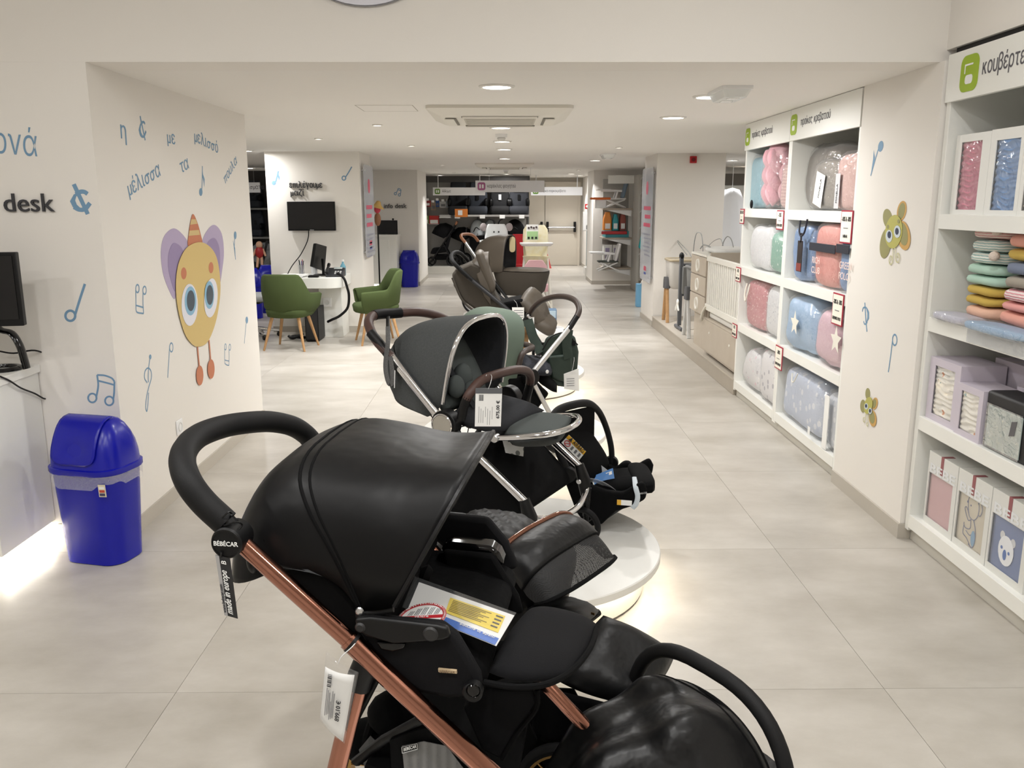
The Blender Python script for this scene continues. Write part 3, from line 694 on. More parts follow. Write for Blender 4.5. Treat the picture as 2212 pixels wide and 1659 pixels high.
# white keepsake boxes on the bottom shelf
FR = M('frost_print', (228, 230, 232), .5)
def keepsake(Ya, Yb, X, mat, label, deco):
    z1 = zB+.345
    o = window_box('keepsake_box', label, Ya, Yb, zB, z1, X, .17, M('box_pearl', (222, 222, 218), .45), mat, Ya+.032, Yb-.012, zB+.03, z1-.10, group='white gift boxes', waves=False)
    MB().bx(X-.0015, X, (Ya+Yb)/2-.005, (Ya+Yb)/2+.018, z1-.085, z1).bx(X-.0015, X+.05, (Ya+Yb)/2-.005, (Ya+Yb)/2+.018, z1, z1+.0015).build('ribbon', M('ribbon_rose', (150, 88, 92), .5), o, smooth=0)
    T('BEBE', .06, FR, (X, Yb-.015, z1-.095), RY, UZ, 'lettering', o, bold=.02, width=(Yb-Ya)*.86)
    if deco: deco(o, X+.0075, (Ya+Yb)/2+.01, zB+.12)
    return o
def disc(o, name, mat, X, y, z, ry, rz, lift=0, n=18, rot=0):
    pts = []
    for k in range(n):
        a = 2*math.pi*k/n; p, q = ry*math.cos(a), rz*math.sin(a); c, s_ = math.cos(rot), math.sin(rot)
        pts.append((X-lift, y-(p*c-q*s_), z+(p*s_+q*c)))
    return flat(name, mat, pts, (-1, 0, 0), o, t=.0006)
BW = M('bear_white', (226, 228, 232), .8); BB = M('bear_blue', (110, 130, 178), .8)
def bear_face(o, X, y, z):
    X -= .001
    disc(o, 'bear_ear', BW, X, y+.033, z+.055, .016, .018); disc(o, 'bear_ear', BW, X, y-.04, z+.048, .016, .018)
    disc(o, 'bear_face', BW, X, y, z, .052, .062, .001)
    disc(o, 'bear_snout', BB, X, y+.004, z-.018, .012, .022, .002); disc(o, 'bear_eye', BB, X, y+.028, z+.006, .007, .007, .002); disc(o, 'bear_eye', BB, X, y-.022, z-.002, .007, .007, .002)
INKB = M('bear_ink', (120, 124, 150), .7)
def bear_line(o, X, y, z):
    X -= .0015
    def st(pts, w_=.0022, m_=INKB):
        MB().tube(smoothpath([(X, y-a, z+b) for a, b in pts], 5), .0009, 6, flat=w_/.0009, ref=(-1, 0, 0)).build('outline', m_, o)
    st([(-.03, .07), (-.035, .11), (-.01, .135), (.03, .13), (.05, .10), (.045, .06), (.02, .035), (-.015, .04), (-.03, .07)])
    st([(.04, .115), (.06, .125), (.075, .10), (.065, .07), (.048, .068)]); st([(-.01, .135), (.0, .15), (.02, .148)])
    st([(-.015, .04), (-.04, .07), (-.055, .065), (-.045, .045), (-.02, .02), (.0, .03)])
    st([(.02, .035), (.04, .0), (.045, -.05), (.03, -.085), (.0, -.08)], .003); st([(.0, .03), (.0, -.01), (-.035, -.02), (-.05, -.01), (-.05, .0)])
    st([(-.05, -.015), (-.05, -.05), (-.02, -.06), (.01, -.08)]); st([(-.03, -.03), (.0, -.04), (.02, -.03)])
    disc(o, 'striped_trousers', M('bear_stripe', (150, 176, 200), .8), X, y-.03, z-.045, .016, .035, .0)
    disc(o, 'heart', M('heart_blue', (150, 190, 214), .8), X, y+.055, z+.145, .018, .02); disc(o, 'bear_eye', INKB, X, y+.01, z+.09, .004, .004); disc(o, 'bear_nose', INKB, X, y+.036, z+.098, .006, .006)
keepsake(3.577, 3.837, X2+.03, M('box_pink_cloth', (220, 178, 182), .85), 'white gift box with ribbon and plain pink panel', None)
keepsake(3.309, 3.570, X2+.03, M('box_cream_cloth', (222, 212, 192), .85), 'white gift box with a line-drawn teddy on cream', bear_line)
keepsake(3.04, 3.303, X2+.03, BB, 'white gift box with a white bear face on blue', bear_face)
for Ya, Yb in ((3.56, 3.82), (3.29, 3.55), (3.02, 3.28)):
    o = thing('gift_box', {3.56: 'white ribboned gift box behind the pink panel box', 3.29: 'white ribboned gift box behind the teddy box', 3.02: 'white ribboned gift box behind the bear face box'}[Ya], 'box', (X2+.31, (Ya+Yb)/2, zB), 'white gift boxes in the second row')
    MB().bx(X2+.22, X2+.40, Ya, Yb, zB, zB+.345).build('carton', M('box_pearl'), o, bevel=.002)
    MB().bx(X2+.22, X2+.28, (Ya+Yb)/2, (Ya+Yb)/2+.022, zB+.345, zB+.3465).build('ribbon', M('ribbon_rose'), o, smooth=0)
# ================================================================== decals and lettering on the walls
class Plane:
    def __init__(s, kind, val):
        s.k, s.val = kind, val
        s.n = {'X+': V((1, 0, 0)), 'X-': V((-1, 0, 0)), 'Y-': V((0, -1, 0))}[kind]
    def __call__(s, p): return atX(p[0], p[1], s.val) if s.k[0] == 'X' else atY(p[0], p[1], s.val)
PB, PC, PD = Plane('X+', BX), Plane('X-', CX), Plane('Y-', 4.0)
def ell(c, rx, ry, rot=0, n=26):
    a_ = R(rot)
    return [(c[0]+rx*math.cos(2*math.pi*k/n)*math.cos(a_)-ry*math.sin(2*math.pi*k/n)*math.sin(a_), c[1]+rx*math.cos(2*math.pi*k/n)*math.sin(a_)+ry*math.sin(2*math.pi*k/n)*math.cos(a_)) for k in range(n)]
def fill(mb, pl, pts, lv=1, smooth=False):
    P = [V((q[0], q[1], 0)) for q in pts]
    if smooth: P = smoothpath(P, 5, True)
    W_ = [pl(q)+pl.n*(.0006*lv) for q in P]
    mb.prism(W_, pl.n*.0005); return mb
def stroke(mb, pl, pts, w, lv=1, closed=False, smooth=True):
    P = [pl(q)+pl.n*(.0006*lv+.0003) for q in pts]
    if smooth: P = smoothpath(P, 5, closed)
    return mb.tube(P, .0004, 6, flat=w/2/.0004, ref=pl.n, closed=closed)
def decal(name, label, pl, fills=(), strokes=(), mat=NOTE, group=None, cat='wall sticker'):
    mb = MB()
    for f_ in fills: fill(mb, pl, f_)
    for pts, w, cl in strokes: stroke(mb, pl, pts, w, closed=cl)
    # one sticker = one object; its joined strokes overlap
    return tag(mb.build(name, mat, smooth=0, base=True), label, cat, group)
def word(body, p0, p1, pl, size, mat, label, ext=.0004, bold=0, cat='wall lettering', name='word_sticker', lift=.0008, group=None, line=1.0):
    a, b = pl(p0), pl(p1); right = (b-a); up = pl.n.cross(right.normalized())
    o = T(body, size, mat, a, right, up, name, None, ext, bold, width=right.length if '\n' not in body else None, lift=lift, line=line)
    return tag(o, label, cat, group)
z1 = lambda x, y: (x*.3737, 200+y*.3737)
z2_ = lambda x, y: (x*.3737, 740+y*.3737)
z8 = lambda x, y: (1840+x*.3739, 60+y*.3739)
z9 = lambda x, y: (1840+x*.458, 640+y*.458)
z3_ = lambda x, y: (520+x/3.455, 300+y/3.455)
# --- words of the song on the cartoon wall
word('η', (259, 298), (271, 302), PB, .12, NOTE, 'blue Greek letter eta sticker at the top of the cartoon wall')
word('με', (360, 308), (377, 312), PB, .10, NOTE, 'blue two-letter Greek word beside the cent-like symbol')
word('μελισσό', (420, 305), (471, 331), PB, .10, NOTE, 'blue Greek word sloping down at the top right of the cartoon wall')
word('μέλισσα', (279, 424), (347, 379), PB, .11, NOTE, 'blue Greek word sloping up at the left of the cartoon wall')
word('τα', (391, 375), (408, 363), PB, .105, NOTE, 'blue short Greek word above the cartoon horn')
word('πουλα', (486, 398), (512, 352), PB, .09, NOTE, 'blue Greek word climbing steeply near the far wall edge')
def cent(pl, c, k, label, wd=.018, fx=1.0):
    x, y = c
    o = decal('cut_time_sticker', label, pl, [[(x+fx*k*a, y+k*b) for a, b in ((-.1, -.52), (-.5, -.35), (-.72, .05), (-.55, .4), (-.15, .55), (-.1, .45), (-.32, .25), (-.42, .0), (-.35, -.25), (-.12, -.42))]],
              [([(x+fx*k*a, y+k*b) for a, b in ((.3, -.38), (.12, -.5), (-.12, -.5), (-.38, -.35))], wd, False), ([(x+fx*k*a, y+k*b) for a, b in ((-.5, .38), (-.2, .53), (.15, .5), (.45, .15))], wd, False), ([(x+fx*k*a, y+k*b) for a, b in ((-.5, -.95), (-.1, -.1), (.32, .8))], wd, False)])
cent(PB, (309, 279), 30, 'blue cut-time symbol on the cartoon wall between two words', .014, .45)
cent(PD, (178, 433), 37, 'blue cut-time symbol beside the dark desk letters', .022)
def note(pl, label, head, rx, ry, stem, rot=0, flag=None, hollow=False, w=.012, name='music_note_sticker', extra=()):
    f = [] if hollow else [ell(head, rx, ry, rot)]
    st = [(stem, w, False)]+([(ell(head, rx, ry, rot, 14), w, True)] if hollow else [])+list(extra)
    if flag: f.append(flag)
    return decal(name, label, pl, f, st)
note(PB, 'blue eighth note above the horn of the yellow cartoon', z1(1160, 575), 3.6, 8.5, [z1(1166, 570), z1(1168, 500), z1(1169, 425)], flag=[z1(*q) for q in ((1168, 425), (1172, 470), (1182, 500), (1180, 545), (1175, 510), (1168, 480))])
note(PB, 'blue upside-down note right of the lilac wing', z1(1359, 825), 2.8, 8.5, [z1(1356, 840), z1(1354, 890), z1(1361, 965)], flag=[z1(*q) for q in ((1346, 855), (1354, 915), (1361, 950), (1358, 900))])
note(PB, 'blue thin note low at the far edge of the cartoon wall', z1(1426, 1315), 2.6, 7.5, [z1(1424, 1325), z1(1418, 1380), z1(1412, 1450)], w=.008)
note(PB, 'blue hollow note left of the cartoon legs', z1(990, 1473), 3.6, 9.5, [z1(980, 1462), z1(975, 1550), z1(969, 1648)], hollow=True, w=.009)
def pair(pl, label, h1, h2, rx, ry, poly, bar, w):
    decal('music_note_sticker', label, pl, [], [(ell(h1, rx, ry, 0, 14), w, True), (ell(h2, rx, ry, 0, 14), w, True)]+[(list(seg_), w, False) for seg_ in poly]+[(bar, w, False)])
pair(PB, 'blue inverted pair of hollow notes left of the yellow cartoon', z1(794, 1133), z1(835, 1143), 3.6, 8.5, [[z1(784, 1140), z1(785, 1200), z1(785, 1238)], [z1(785, 1238), z1(787, 1262), z1(797, 1272), z1(829, 1277)], [z1(829, 1277), z1(826, 1220), z1(826, 1155)]], [z1(786, 1230), z1(808, 1236), z1(829, 1243)], .009)
pair(PB, 'blue small inverted pair of notes right of the cartoon legs', z1(1303, 1470), z1(1328, 1472), 1.9, 6.5, [[z1(1298, 1478), z1(1298, 1530), z1(1299, 1565)], [z1(1299, 1565), z1(1310, 1574), z1(1323, 1577)], [z1(1323, 1577), z1(1324, 1530), z1(1323, 1485)]], [z1(1298, 1545), z1(1310, 1549), z1(1323, 1552)], .007)
decal('treble_clef_sticker', 'blue treble clef low at the near edge of the cartoon wall', PB, [ell(z2_(868, 83), 2.4, 5.4)], [([z2_(866, 90), z2_(858, 150), z2_(856, 200), z2_(857, 230)], .009, False), ([z2_(*q) for q in ((850, 232), (835, 205), (838, 165), (855, 147), (872, 165), (874, 205), (858, 262), (846, 320), (842, 375), (848, 397), (854, 360), (858, 290))], .009, False)])
pair(PD, 'blue beamed pair of hollow notes above the big blue bin', z2_(534, 320), z2_(632, 337), 9, 9.5, [[z2_(556, 318), z2_(568, 250), z2_(562, 187)], [z2_(562, 187), z2_(605, 190), z2_(645, 205), z2_(662, 225)], [z2_(662, 225), z2_(660, 290), z2_(655, 330)]], [z2_(566, 220), z2_(615, 232), z2_(661, 245)], .0095)
note(PD, 'blue half note on the wall right of the black monitor', z1(407, 1290), 10.5, 11, [z1(434, 1285), z1(462, 1195), z1(491, 1106)], hollow=True, w=.013)
word('ονά', (-14, 330), (78, 338), PD, .165, NOTE, 'large blue Greek letters cut by the left picture edge', bold=-.004)
word('desk', (10, 457), (118, 457), PD, .118, DARK, 'raised dark desk lettering on the near left wall', ext=.005, name='desk_sign', cat='sign', lift=.004)
# --- creatures (parts on a sticker)
def creature(name, label, pl, parts, anchor):
    o = thing(name, label, 'wall sticker', pl(anchor))
    for k, (pn, rgb, kind, dat) in enumerate(parts):
        mb = MB()
        if kind == 'f': fill(mb, pl, dat, 1+k*.9, True)
        elif kind == 'p': fill(mb, pl, dat, 1+k*.9)
        else: stroke(mb, pl, dat[0], dat[1], 1+k*.9)
        mb.build(pn, M('decal_%d_%d_%d' % rgb, rgb, .65), o, smooth=0)
    return o
LV, VI, YE, OR, CRM = (178, 164, 194), (150, 134, 172), (212, 186, 122), (196, 122, 88), (208, 182, 128)
Zs = lambda L: [z1(*q) for q in L]
creature('cartoon_sticker', 'yellow egg-shaped cartoon creature with lilac wings on the wall', PB, [
    ('wing', LV, 'f', Zs([(1000, 785), (948, 830), (929, 920), (940, 1040), (975, 1140), (1010, 1192), (1030, 1080), (1060, 950), (1086, 875), (1050, 815)])),
    ('wing', LV, 'f', Zs([(1240, 765), (1200, 792), (1168, 865), (1205, 930), (1240, 1040), (1266, 1115), (1284, 1020), (1293, 920), (1280, 815)])),
    ('inner_wing', VI, 'f', Zs([(1005, 868), (975, 920), (970, 1000), (985, 1080), (1012, 1150), (1030, 1020), (1056, 915)])),
    ('inner_wing', VI, 'f', Zs([(1235, 840), (1195, 875), (1225, 950), (1262, 1055), (1270, 980), (1264, 890)])),
    ('horn', OR, 'f', Zs([(1112, 702), (1096, 760), (1088, 820), (1084, 885), (1125, 890), (1167, 880), (1155, 810), (1136, 745)])),
    ('horn_stripe', CRM, 'p', Zs([(1102, 732), (1128, 732), (1138, 758), (1096, 764)])), ('horn_stripe', CRM, 'p', Zs([(1091, 798), (1145, 794), (1152, 822), (1087, 828)])),
    ('leg', OR, 's', ([z1(1137, 1455), z1(1142, 1520), z1(1150, 1600)], .02)), ('leg', OR, 's', ([z1(1204, 1430), z1(1209, 1490), z1(1215, 1560)], .02)),
    ('foot', OR, 'p', ell(z2_(1150, 190), 7.6, 21.5)), ('foot', OR, 'p', ell(z2_(1215, 153), 7.4, 21)),
    ('body', YE, 'f', Zs([(1140, 865), (1070, 900), (1025, 990), (1010, 1110), (1022, 1250), (1060, 1390), (1105, 1455), (1145, 1468), (1195, 1440), (1240, 1330), (1265, 1190), (1266, 1070), (1245, 950), (1200, 885)])),
    ('cheek', OR, 'p', ell(z1(1055, 1045), 6, 13)), ('cheek', OR, 'p', ell(z1(1213, 1012), 5, 12)),
    ('eye_white', (228, 228, 236), 'p', ell(z1(1088, 1227), 17.6, 45.5)), ('eye_white', (228, 228, 236), 'p', ell(z1(1211, 1187), 14.4, 42.5, 4)),
    ('iris', (140, 184, 212), 'p', ell(z1(1092, 1204), 12.6, 31.5)), ('iris', (140, 184, 212), 'p', ell(z1(1201, 1170), 10.2, 30)),
    ('pupil', (72, 84, 96), 'p', ell(z1(1093, 1203), 8.6, 22.5)), ('pupil', (72, 84, 96), 'p', ell(z1(1203, 1170), 7.4, 21.5))], (430, 830))
OLV, ORG, LIM, ANT = (152, 148, 98), (204, 162, 92), (184, 180, 96), (200, 196, 152)
def curl(z, pts): return [z(*q) for q in pts]
creature('cartoon_sticker', 'larger green winged cartoon on the right column', PC, [
    ('wing', OLV, 'p', ell(z8(208, 1102), 10, 21, -6)), ('wing', ORG, 'p', ell(z8(290, 1058), 10, 22, 10)), ('inner_wing', OLV, 'p', ell(z8(290, 1058), 7, 17.5, 10)),
    ('wing', OLV, 'p', ell(z8(198, 1245), 12, 33, 8)), ('wing', ORG, 'p', ell(z8(302, 1200), 14.5, 32, -8)), ('inner_wing', OLV, 'p', ell(z8(300, 1192), 10, 25, -8)),
    ('antenna', ANT, 's', (curl(z8, [(242, 1265), (242, 1310), (240, 1350), (228, 1368), (219, 1345), (228, 1318), (236, 1330), (230, 1345)]), .007)),
    ('antenna', ANT, 's', (curl(z8, [(255, 1265), (256, 1310), (260, 1345), (272, 1355), (281, 1330), (272, 1302), (264, 1315), (270, 1330)]), .007)),
    ('body', LIM, 'p', ell(z8(248, 1178), 18.5, 36.5, 6)), ('cheek', OLV, 'p', ell(z8(215, 1150), 2.6, 4.5)), ('cheek', OLV, 'p', ell(z8(277, 1118), 2.6, 4.5)),
    ('eye_white', (206, 216, 222), 'p', ell(z8(223, 1204), 7.2, 13.5)), ('eye_white', (206, 216, 222), 'p', ell(z8(271, 1178), 7.2, 13.5)),
    ('pupil', (46, 56, 80), 'p', ell(z8(225, 1196), 3.8, 7.5)), ('pupil', (46, 56, 80), 'p', ell(z8(270, 1176), 3.8, 7.5))], (1936, 560))
creature('cartoon_sticker', 'smaller green winged cartoon low on the right column', PC, [
    ('wing', OLV, 'p', ell(z9(76, 460), 5.2, 12.5)), ('wing', OLV, 'p', ell(z9(54, 518), 6, 14)), ('wing', ORG, 'p', ell(z9(110, 506), 6.2, 13, 8)), ('inner_wing', OLV, 'p', ell(z9(108, 506), 4.2, 10, 8)),
    ('wing', ORG, 'p', ell(z9(101, 576), 8, 18, -6)), ('inner_wing', OLV, 'p', ell(z9(98, 570), 6, 14, -6)),
    ('antenna', ANT, 's', (curl(z9, [(70, 548), (68, 575), (64, 592), (58, 590), (57, 575), (63, 572)]), .006)), ('antenna', ANT, 's', (curl(z9, [(78, 550), (80, 580), (80, 605), (76, 612), (73, 602), (77, 596)]), .006)),
    ('body', LIM, 'p', ell(z9(82, 515), 9, 18.5, 10)), ('eye_white', (206, 216, 222), 'p', ell(z9(73, 519), 3.8, 6.8)), ('eye_white', (206, 216, 222), 'p', ell(z9(92, 541), 3.8, 6.8)),
    ('pupil', (46, 56, 80), 'p', ell(z9(73, 517), 2.1, 4)), ('pupil', (46, 56, 80), 'p', ell(z9(92, 540), 2.1, 4))], (1880, 920))
note(PC, 'blue upside-down eighth note at the top of the right column', z8(168, 685), 5.5, 12, [z8(156, 695), z8(135, 765), z8(110, 855)], 10, flag=[z8(*q) for q in ((128, 708), (124, 760), (110, 855), (130, 790), (134, 750))], w=.011)
decal('cut_time_sticker', 'blue cut-time symbol on the right column', PC, [[z9(*q) for q in ((68, 55), (82, 75), (82, 105), (68, 130), (74, 100), (74, 80))]], [([z9(62, 30), z9(66, 100), z9(72, 167)], .012, False), ([z9(50, 72), z9(55, 55), z9(68, 54), z9(80, 75)], .011, False), ([z9(56, 118), z9(62, 132), z9(74, 122)], .010, False)])
note(PC, 'blue hollow note low on the right column', z9(203, 206), 4.8, 11.5, [z9(192, 212), z9(184, 280), z9(173, 358)], hollow=True, w=.010)
# --- wall socket on the cartoon wall
p = PB((386, 922)); o = thing('wall_socket', 'white round-hole power socket low on the cartoon wall', 'socket', p)
MB().bx(BX, BX+.009, p.y-.042, p.y+.042, p.z-.042, p.z+.042).build('plate', WHITE, o, bevel=.004)
MB().lathe([(.027, 0), (.027, .004), (.022, .004), (.020, -.004), (.001, -.004)], (BX+.008, p.y, p.z), (1, 0, 0), 20, False).build('well', M('socket_shade', (214, 214, 212), .4), o)
# --- round disc sign on the lintel
o = thing('round_sign', 'pale round disc mounted high on the lintel', 'sign', (-.70, 3.99, 2.47))
c = atY(790, 14, 4.0)
MB().lathe([(.001, 0), (.395, 0), (.40, .006), (.40, .02), (.001, .02)], (c.x, 3.998, c.z+.40), (0, -1, 0), 56).build('disc', M('disc_lilac', (222, 222, 232), .5), o)
MB().lathe([(.402, 0), (.405, .01), (.402, .022)], (c.x, 3.998, c.z+.40), (0, -1, 0), 56, False).build('rim', M('edge_shadow_grey', (150, 150, 156), .5), o)  # grey ring painted in for the thin shadow edge round the disc

# ================================================================== near counter, monitor, cables
GLOWLED = M('led_strip', (255, 244, 222), .5, emit=9)
DXR, DY0 = -2.21, 3.54
o = thing('info_counter', 'white information counter with lit recessed plinth at the left edge', 'counter', (-2.7, 3.76, 0))
MB().bx(-3.3, DXR, DY0, 3.995, .095, .835).build('body', SHELFW, o, bevel=.003)
MB().bx(-3.32, DXR+.012, DY0-.02, 3.996, .835, .872).build('top', SHELFW, o, bevel=.003)
MB().bx(-3.2, DXR-.035, DY0+.05, 3.98, 0, .094).build('plinth', M('plinth_white', (236, 233, 226), .5), o, smooth=0)
MB().bx(-3.1, DXR-.005, DY0+.006, DY0+.016, .088, .0945).bx(DXR-.016, DXR-.006, DY0+.016, 3.97, .088, .0945).build('led_strip', GLOWLED, o, smooth=0)
for loc, sx, sy in (((-2.218, 3.76, .08), .012, .42), ((-2.6, DY0+.02, .08), .8, .012)):
    ld = bpy.data.lights.new('led', 'AREA'); ld.shape = 'RECTANGLE'; ld.size = sx; ld.size_y = sy; ld.energy = 1.1; ld.color = (1, .95, .86)
    lo = bpy.data.objects.new('led_light', ld); COL.objects.link(lo); lo.parent = o; lo.location = V(loc)-V((-2.7, 3.76, 0))
o = thing('monitor', 'black monitor on a curved gloss stand on the near counter', 'monitor', (-2.33, 3.80, .872))
a, b = atY(38, 545, 3.74), atY(32, 704, 3.74)
x1 = a.x
MB().obox((x1-.47, 3.66, b.z), (.46, .08, 0), (0, 0, a.z-b.z), (-.008, .04, 0)).build('screen_housing', BLACKP, o, bevel=.004)
MB().obox((x1-.455, 3.655, b.z+.03), (.43, .078, 0), (0, 0, a.z-b.z-.045), (.0, .004, 0)).build('screen', M('screen_black', (14, 14, 16), .25), o, smooth=0)
q = [atY(x, y, 3.80) for x, y in ((-20, 690), (0, 712), (25, 720), (42, 745), (52, 775), (58, 796))]
MB().tube(smoothpath(q, 5), .026, 12, flat=.45, ref=(0, 1, 0)).build('curved_arm', BLACKG, o)
bc = atZ(28, 797, .872)
MB().lathe([(.085, 0), (.085, .008), (.075, .016), (.06, .016), (.055, .004), (.055, 0)], (bc.x-.035, bc.y-.02, .8725), n=28, cap=False).build('ring_base', BLACKG, o)
o = thing('keyboard_tray', 'dark flat keyboard at the edge of the near counter', 'keyboard', (-2.52, 3.72, .872))
MB().bx(-2.72, -2.345, 3.60, 3.75, .8725, .888).build('keyboard_body', BLACKP, o, bevel=.003)
for i in range(6): MB().bx(-2.70+.058*i, -2.652+.058*i, 3.615, 3.735, .8885, .892).build('key_block', M('key_dark', (40, 40, 42), .5), o, smooth=0)
Xc = DXR+.016
def cable(name, label, pts, r=.004, mat=BLACKP): return tag(MB().tube(smoothpath(pts, 6), r, 7).build(name, mat, smooth=4, base=True), label, 'cable')
cable('power_cable', 'black cable looping over the counter end from the monitor', [atY(-5, 758, 3.92), atY(30, 763, 3.94), atY(75, 757, 3.96), atX(110, 771, Xc), atX(127, 782, Xc), atX(124, 815, Xc), atX(122, 840, Xc), atX(128, 865, Xc), atX(132, 893, Xc)])
cable('data_cable', 'second black cable sagging across the white counter side', [atX(0, 813, Xc+.003), atX(20, 822, Xc), atX(45, 838, Xc), atX(75, 850, Xc), atX(95, 861, Xc), atX(112, 861, Xc), atX(118, 870, Xc), atX(126, 882, Xc), atX(131, 896, Xc)])

# ================================================================== blue swing-top bins
BLUE = M('bin_blue', (16, 22, 160), .26, spec=.4)
BAGF = film('bin_liner', (235, 238, 245), amount=.16, gloss=.9, wrinkle=40)
def swing_bin(name, label, loc, rot, k=1.0, detail=True):
    o = thing(name, label, 'bin', (0, 0, 0), 'blue swing-top bins')
    def ring(w, d, z, r): return [(x*k, y*k, z*k) for x, y in rrect(w, d, r, 6)]
    MB().loft([ring(.30, .22, 0, .075), ring(.312, .235, .004, .08), ring(.362, .285, .46, .10), ring(.366, .289, .47, .10)]).build('body', BLUE, o)
    MB().loft([ring(.385, .306, .452, .11), ring(.39, .312, .458, .11), ring(.39, .312, .478, .11), ring(.372, .296, .482, .105)]).build('lid_rim', BLUE, o)
    dome = []
    for w, d, z in ((.372, .296, .482), (.366, .286, .53), (.352, .256, .58), (.325, .215, .625), (.286, .165, .665), (.245, .115, .69), (.21, .06, .70)):
        dome.append(ring(w, d, z, min(w, d)*.36))
    MB().loft(dome).build('lid_dome', BLUE, o)
    # swing flap, curved plate proud of the dome
    prof = [(.150, .500), (.149, .53), (.134, .58), (.113, .625), (.088, .665), (.062, .69), (.034, .702), (0, .706)]
    def fn(i, j):
        tt = i*(len(prof)-1); a = min(int(tt), len(prof)-2); f = tt-a
        y = prof[a][0]*(1-f)+prof[a+1][0]*f; z = prof[a][1]*(1-f)+prof[a+1][1]*f
        wdt = .118*(1 if i > .25 else (.55+.45*math.sqrt(max(0, 1-(1-i/.25)**2))))
        dent = .02*math.exp(-(((j-.5)*.236/.06)**2+((z-.565)/.045)**2))
        return V(((j-.5)*2*wdt*k, -(y+.006-dent)*k, (z+.004)*k))
    MB().grid(fn, 22, 16).build('swing_flap', BLUE, o, smooth=4, solid=.006)
    if detail:
        lr = []
        n = 56
        for z, s_ in ((.468, 1.02), (.455, 1.035), (.43, 1.03), (.405, 1.03)):
            rg = []
            base = rrect(.368, .29, .10, 13)
            for idx, (x, y) in enumerate(base):
                dz = (.012*math.sin(idx*.35)+.006*math.sin(idx*.8))*(1 if z < .44 else 0)
                rg.append((x*s_*k, y*s_*k, (z-dz*1.2)*k))
            lr.append(rg)
        MB().loft(lr, True, False).build('liner_bag', BAGF, o, smooth=.4)
        q_ = MB().obox((.122*k, -.1455*k, .36*k), (.034*k, .006*k, 0), (0, -.003, .06*k), (0, -.0012, 0)).build('sticker', M('sticker_cream', (214, 206, 180), .5), o, smooth=0)
        for j, cc in enumerate(((60, 60, 90), (190, 70, 50), (230, 230, 230))):
            MB().obox((.127*k, -.147*k, (.366+.016*j)*k), (.024*k, .0045*k, 0), (0, -.0005, .012*k), (0, -.0012, 0)).build('sticker_print', M('sticker_%d' % j, cc, .5), o, smooth=0)
    o.location = loc; o.rotation_euler.z = R(rot); WL[o.name] = V(loc); return o
swing_bin('swing_bin', 'large blue swing-top bin with clear liner beside the near counter', (-1.875, 3.78, 0), -14, .96)
# ================================================================== round display platforms with light under the rim
PZ = .17
PLW = M('platform_white', (236, 235, 230), .32)
for k, (x, y, r_, lab) in enumerate(((.03, 1.42, .60, 'nearest round white display platform under the rose gold stroller'), (.066, 3.5, .60, 'round white lit platform under the chrome stroller'),
                             (.06, 5.42, .60, 'round white lit platform under the green-hooded stroller'), (.09, 7.45, .61, 'round white lit platform under the taupe seat stroller'), (.05, 11.35, .6, 'far round platform under the taupe carrycot stroller'))):
    o = thing('display_platform', lab, 'platform', (x, y, 0), 'round display platforms')
    MB().lathe([(.001, .135), (r_-.004, .135), (r_, .139), (r_, PZ-.004), (r_-.004, PZ), (.001, PZ)], (x, y, 0), n=72).build('top_disc', PLW, o)
    MB().lathe([(.001, .012), (r_-.07, .012), (r_-.07, .134), (.001, .134)], (x, y, 0), n=72).build('drum', M('platform_drum', (238, 234, 224), .5), o)
    MB().lathe([(.001, 0), (r_-.074, 0), (r_-.074, .012), (.001, .012)], (x, y, 0), n=72).build('foot_ring', M('drum_foot', (110, 104, 96), .6), o)
    MB().lathe([(r_-.055, .128), (r_-.035, .128), (r_-.035, .1345), (r_-.055, .1345)], (x, y, 0), n=72, cap=False).build('led_ring', GLOWLED, o, smooth=0)
    n_ = 6
    for i in range(n_):
        a = 2*math.pi*(i+.5)/n_
        ld = bpy.data.lights.new('led', 'AREA'); ld.shape = 'RECTANGLE'; ld.size = .46; ld.size_y = .03; ld.energy = .22; ld.color = (1, .955, .87)
        lo = bpy.data.objects.new('led_light', ld); COL.objects.link(lo); lo.parent = o
        lo.location = ((r_-.045)*math.cos(a), (r_-.045)*math.sin(a), .126); lo.rotation_euler.z = a+math.pi/2

# ================================================================== stroller building blocks
LEATH = M('black_leatherette', (13, 13, 14), .44, bump=(5, .5, .02), spec=.2)
LEATH2 = M('black_leatherette_soft', (20, 20, 21), .42, bump=(14, .5, .012), spec=.28)
FABK = M('black_fabric', (9, 9, 10), .85, bump=(420, .25, .001), spec=.12)
FABK2 = M('black_melange', (19, 19, 21), .85, bump=(420, .25, .001), spec=.15)
LINER = M('black_liner', (8, 8, 9), .9, bump=(40, .4, .004), spec=.12)
FOAM = M('black_foam_grip', (18, 18, 19), .62, bump=(600, .3, .0008), spec=.25)
BROWN = M('brown_leather_grip', (74, 52, 46), .5, bump=(160, .2, .001))
GREYF = M('grey_melange', (86, 88, 88), .9, bump=(500, .3, .001), var=(66, 69, 70), var_scale=160, spec=.15)
GREYQ = M('grey_cushion', (82, 87, 86), .9, bump=(300, .3, .001), spec=.15)
GREYD = M('dark_grey_quilt', (50, 51, 54), .9, bump=(60, .4, .003), spec=.15)
RUBBER = M('tyre_rubber', (18, 18, 19), .7, spec=.2)
CLEAR = film('tag_sleeve', amount=.03, gloss=.4, wrinkle=8, strength=.2)
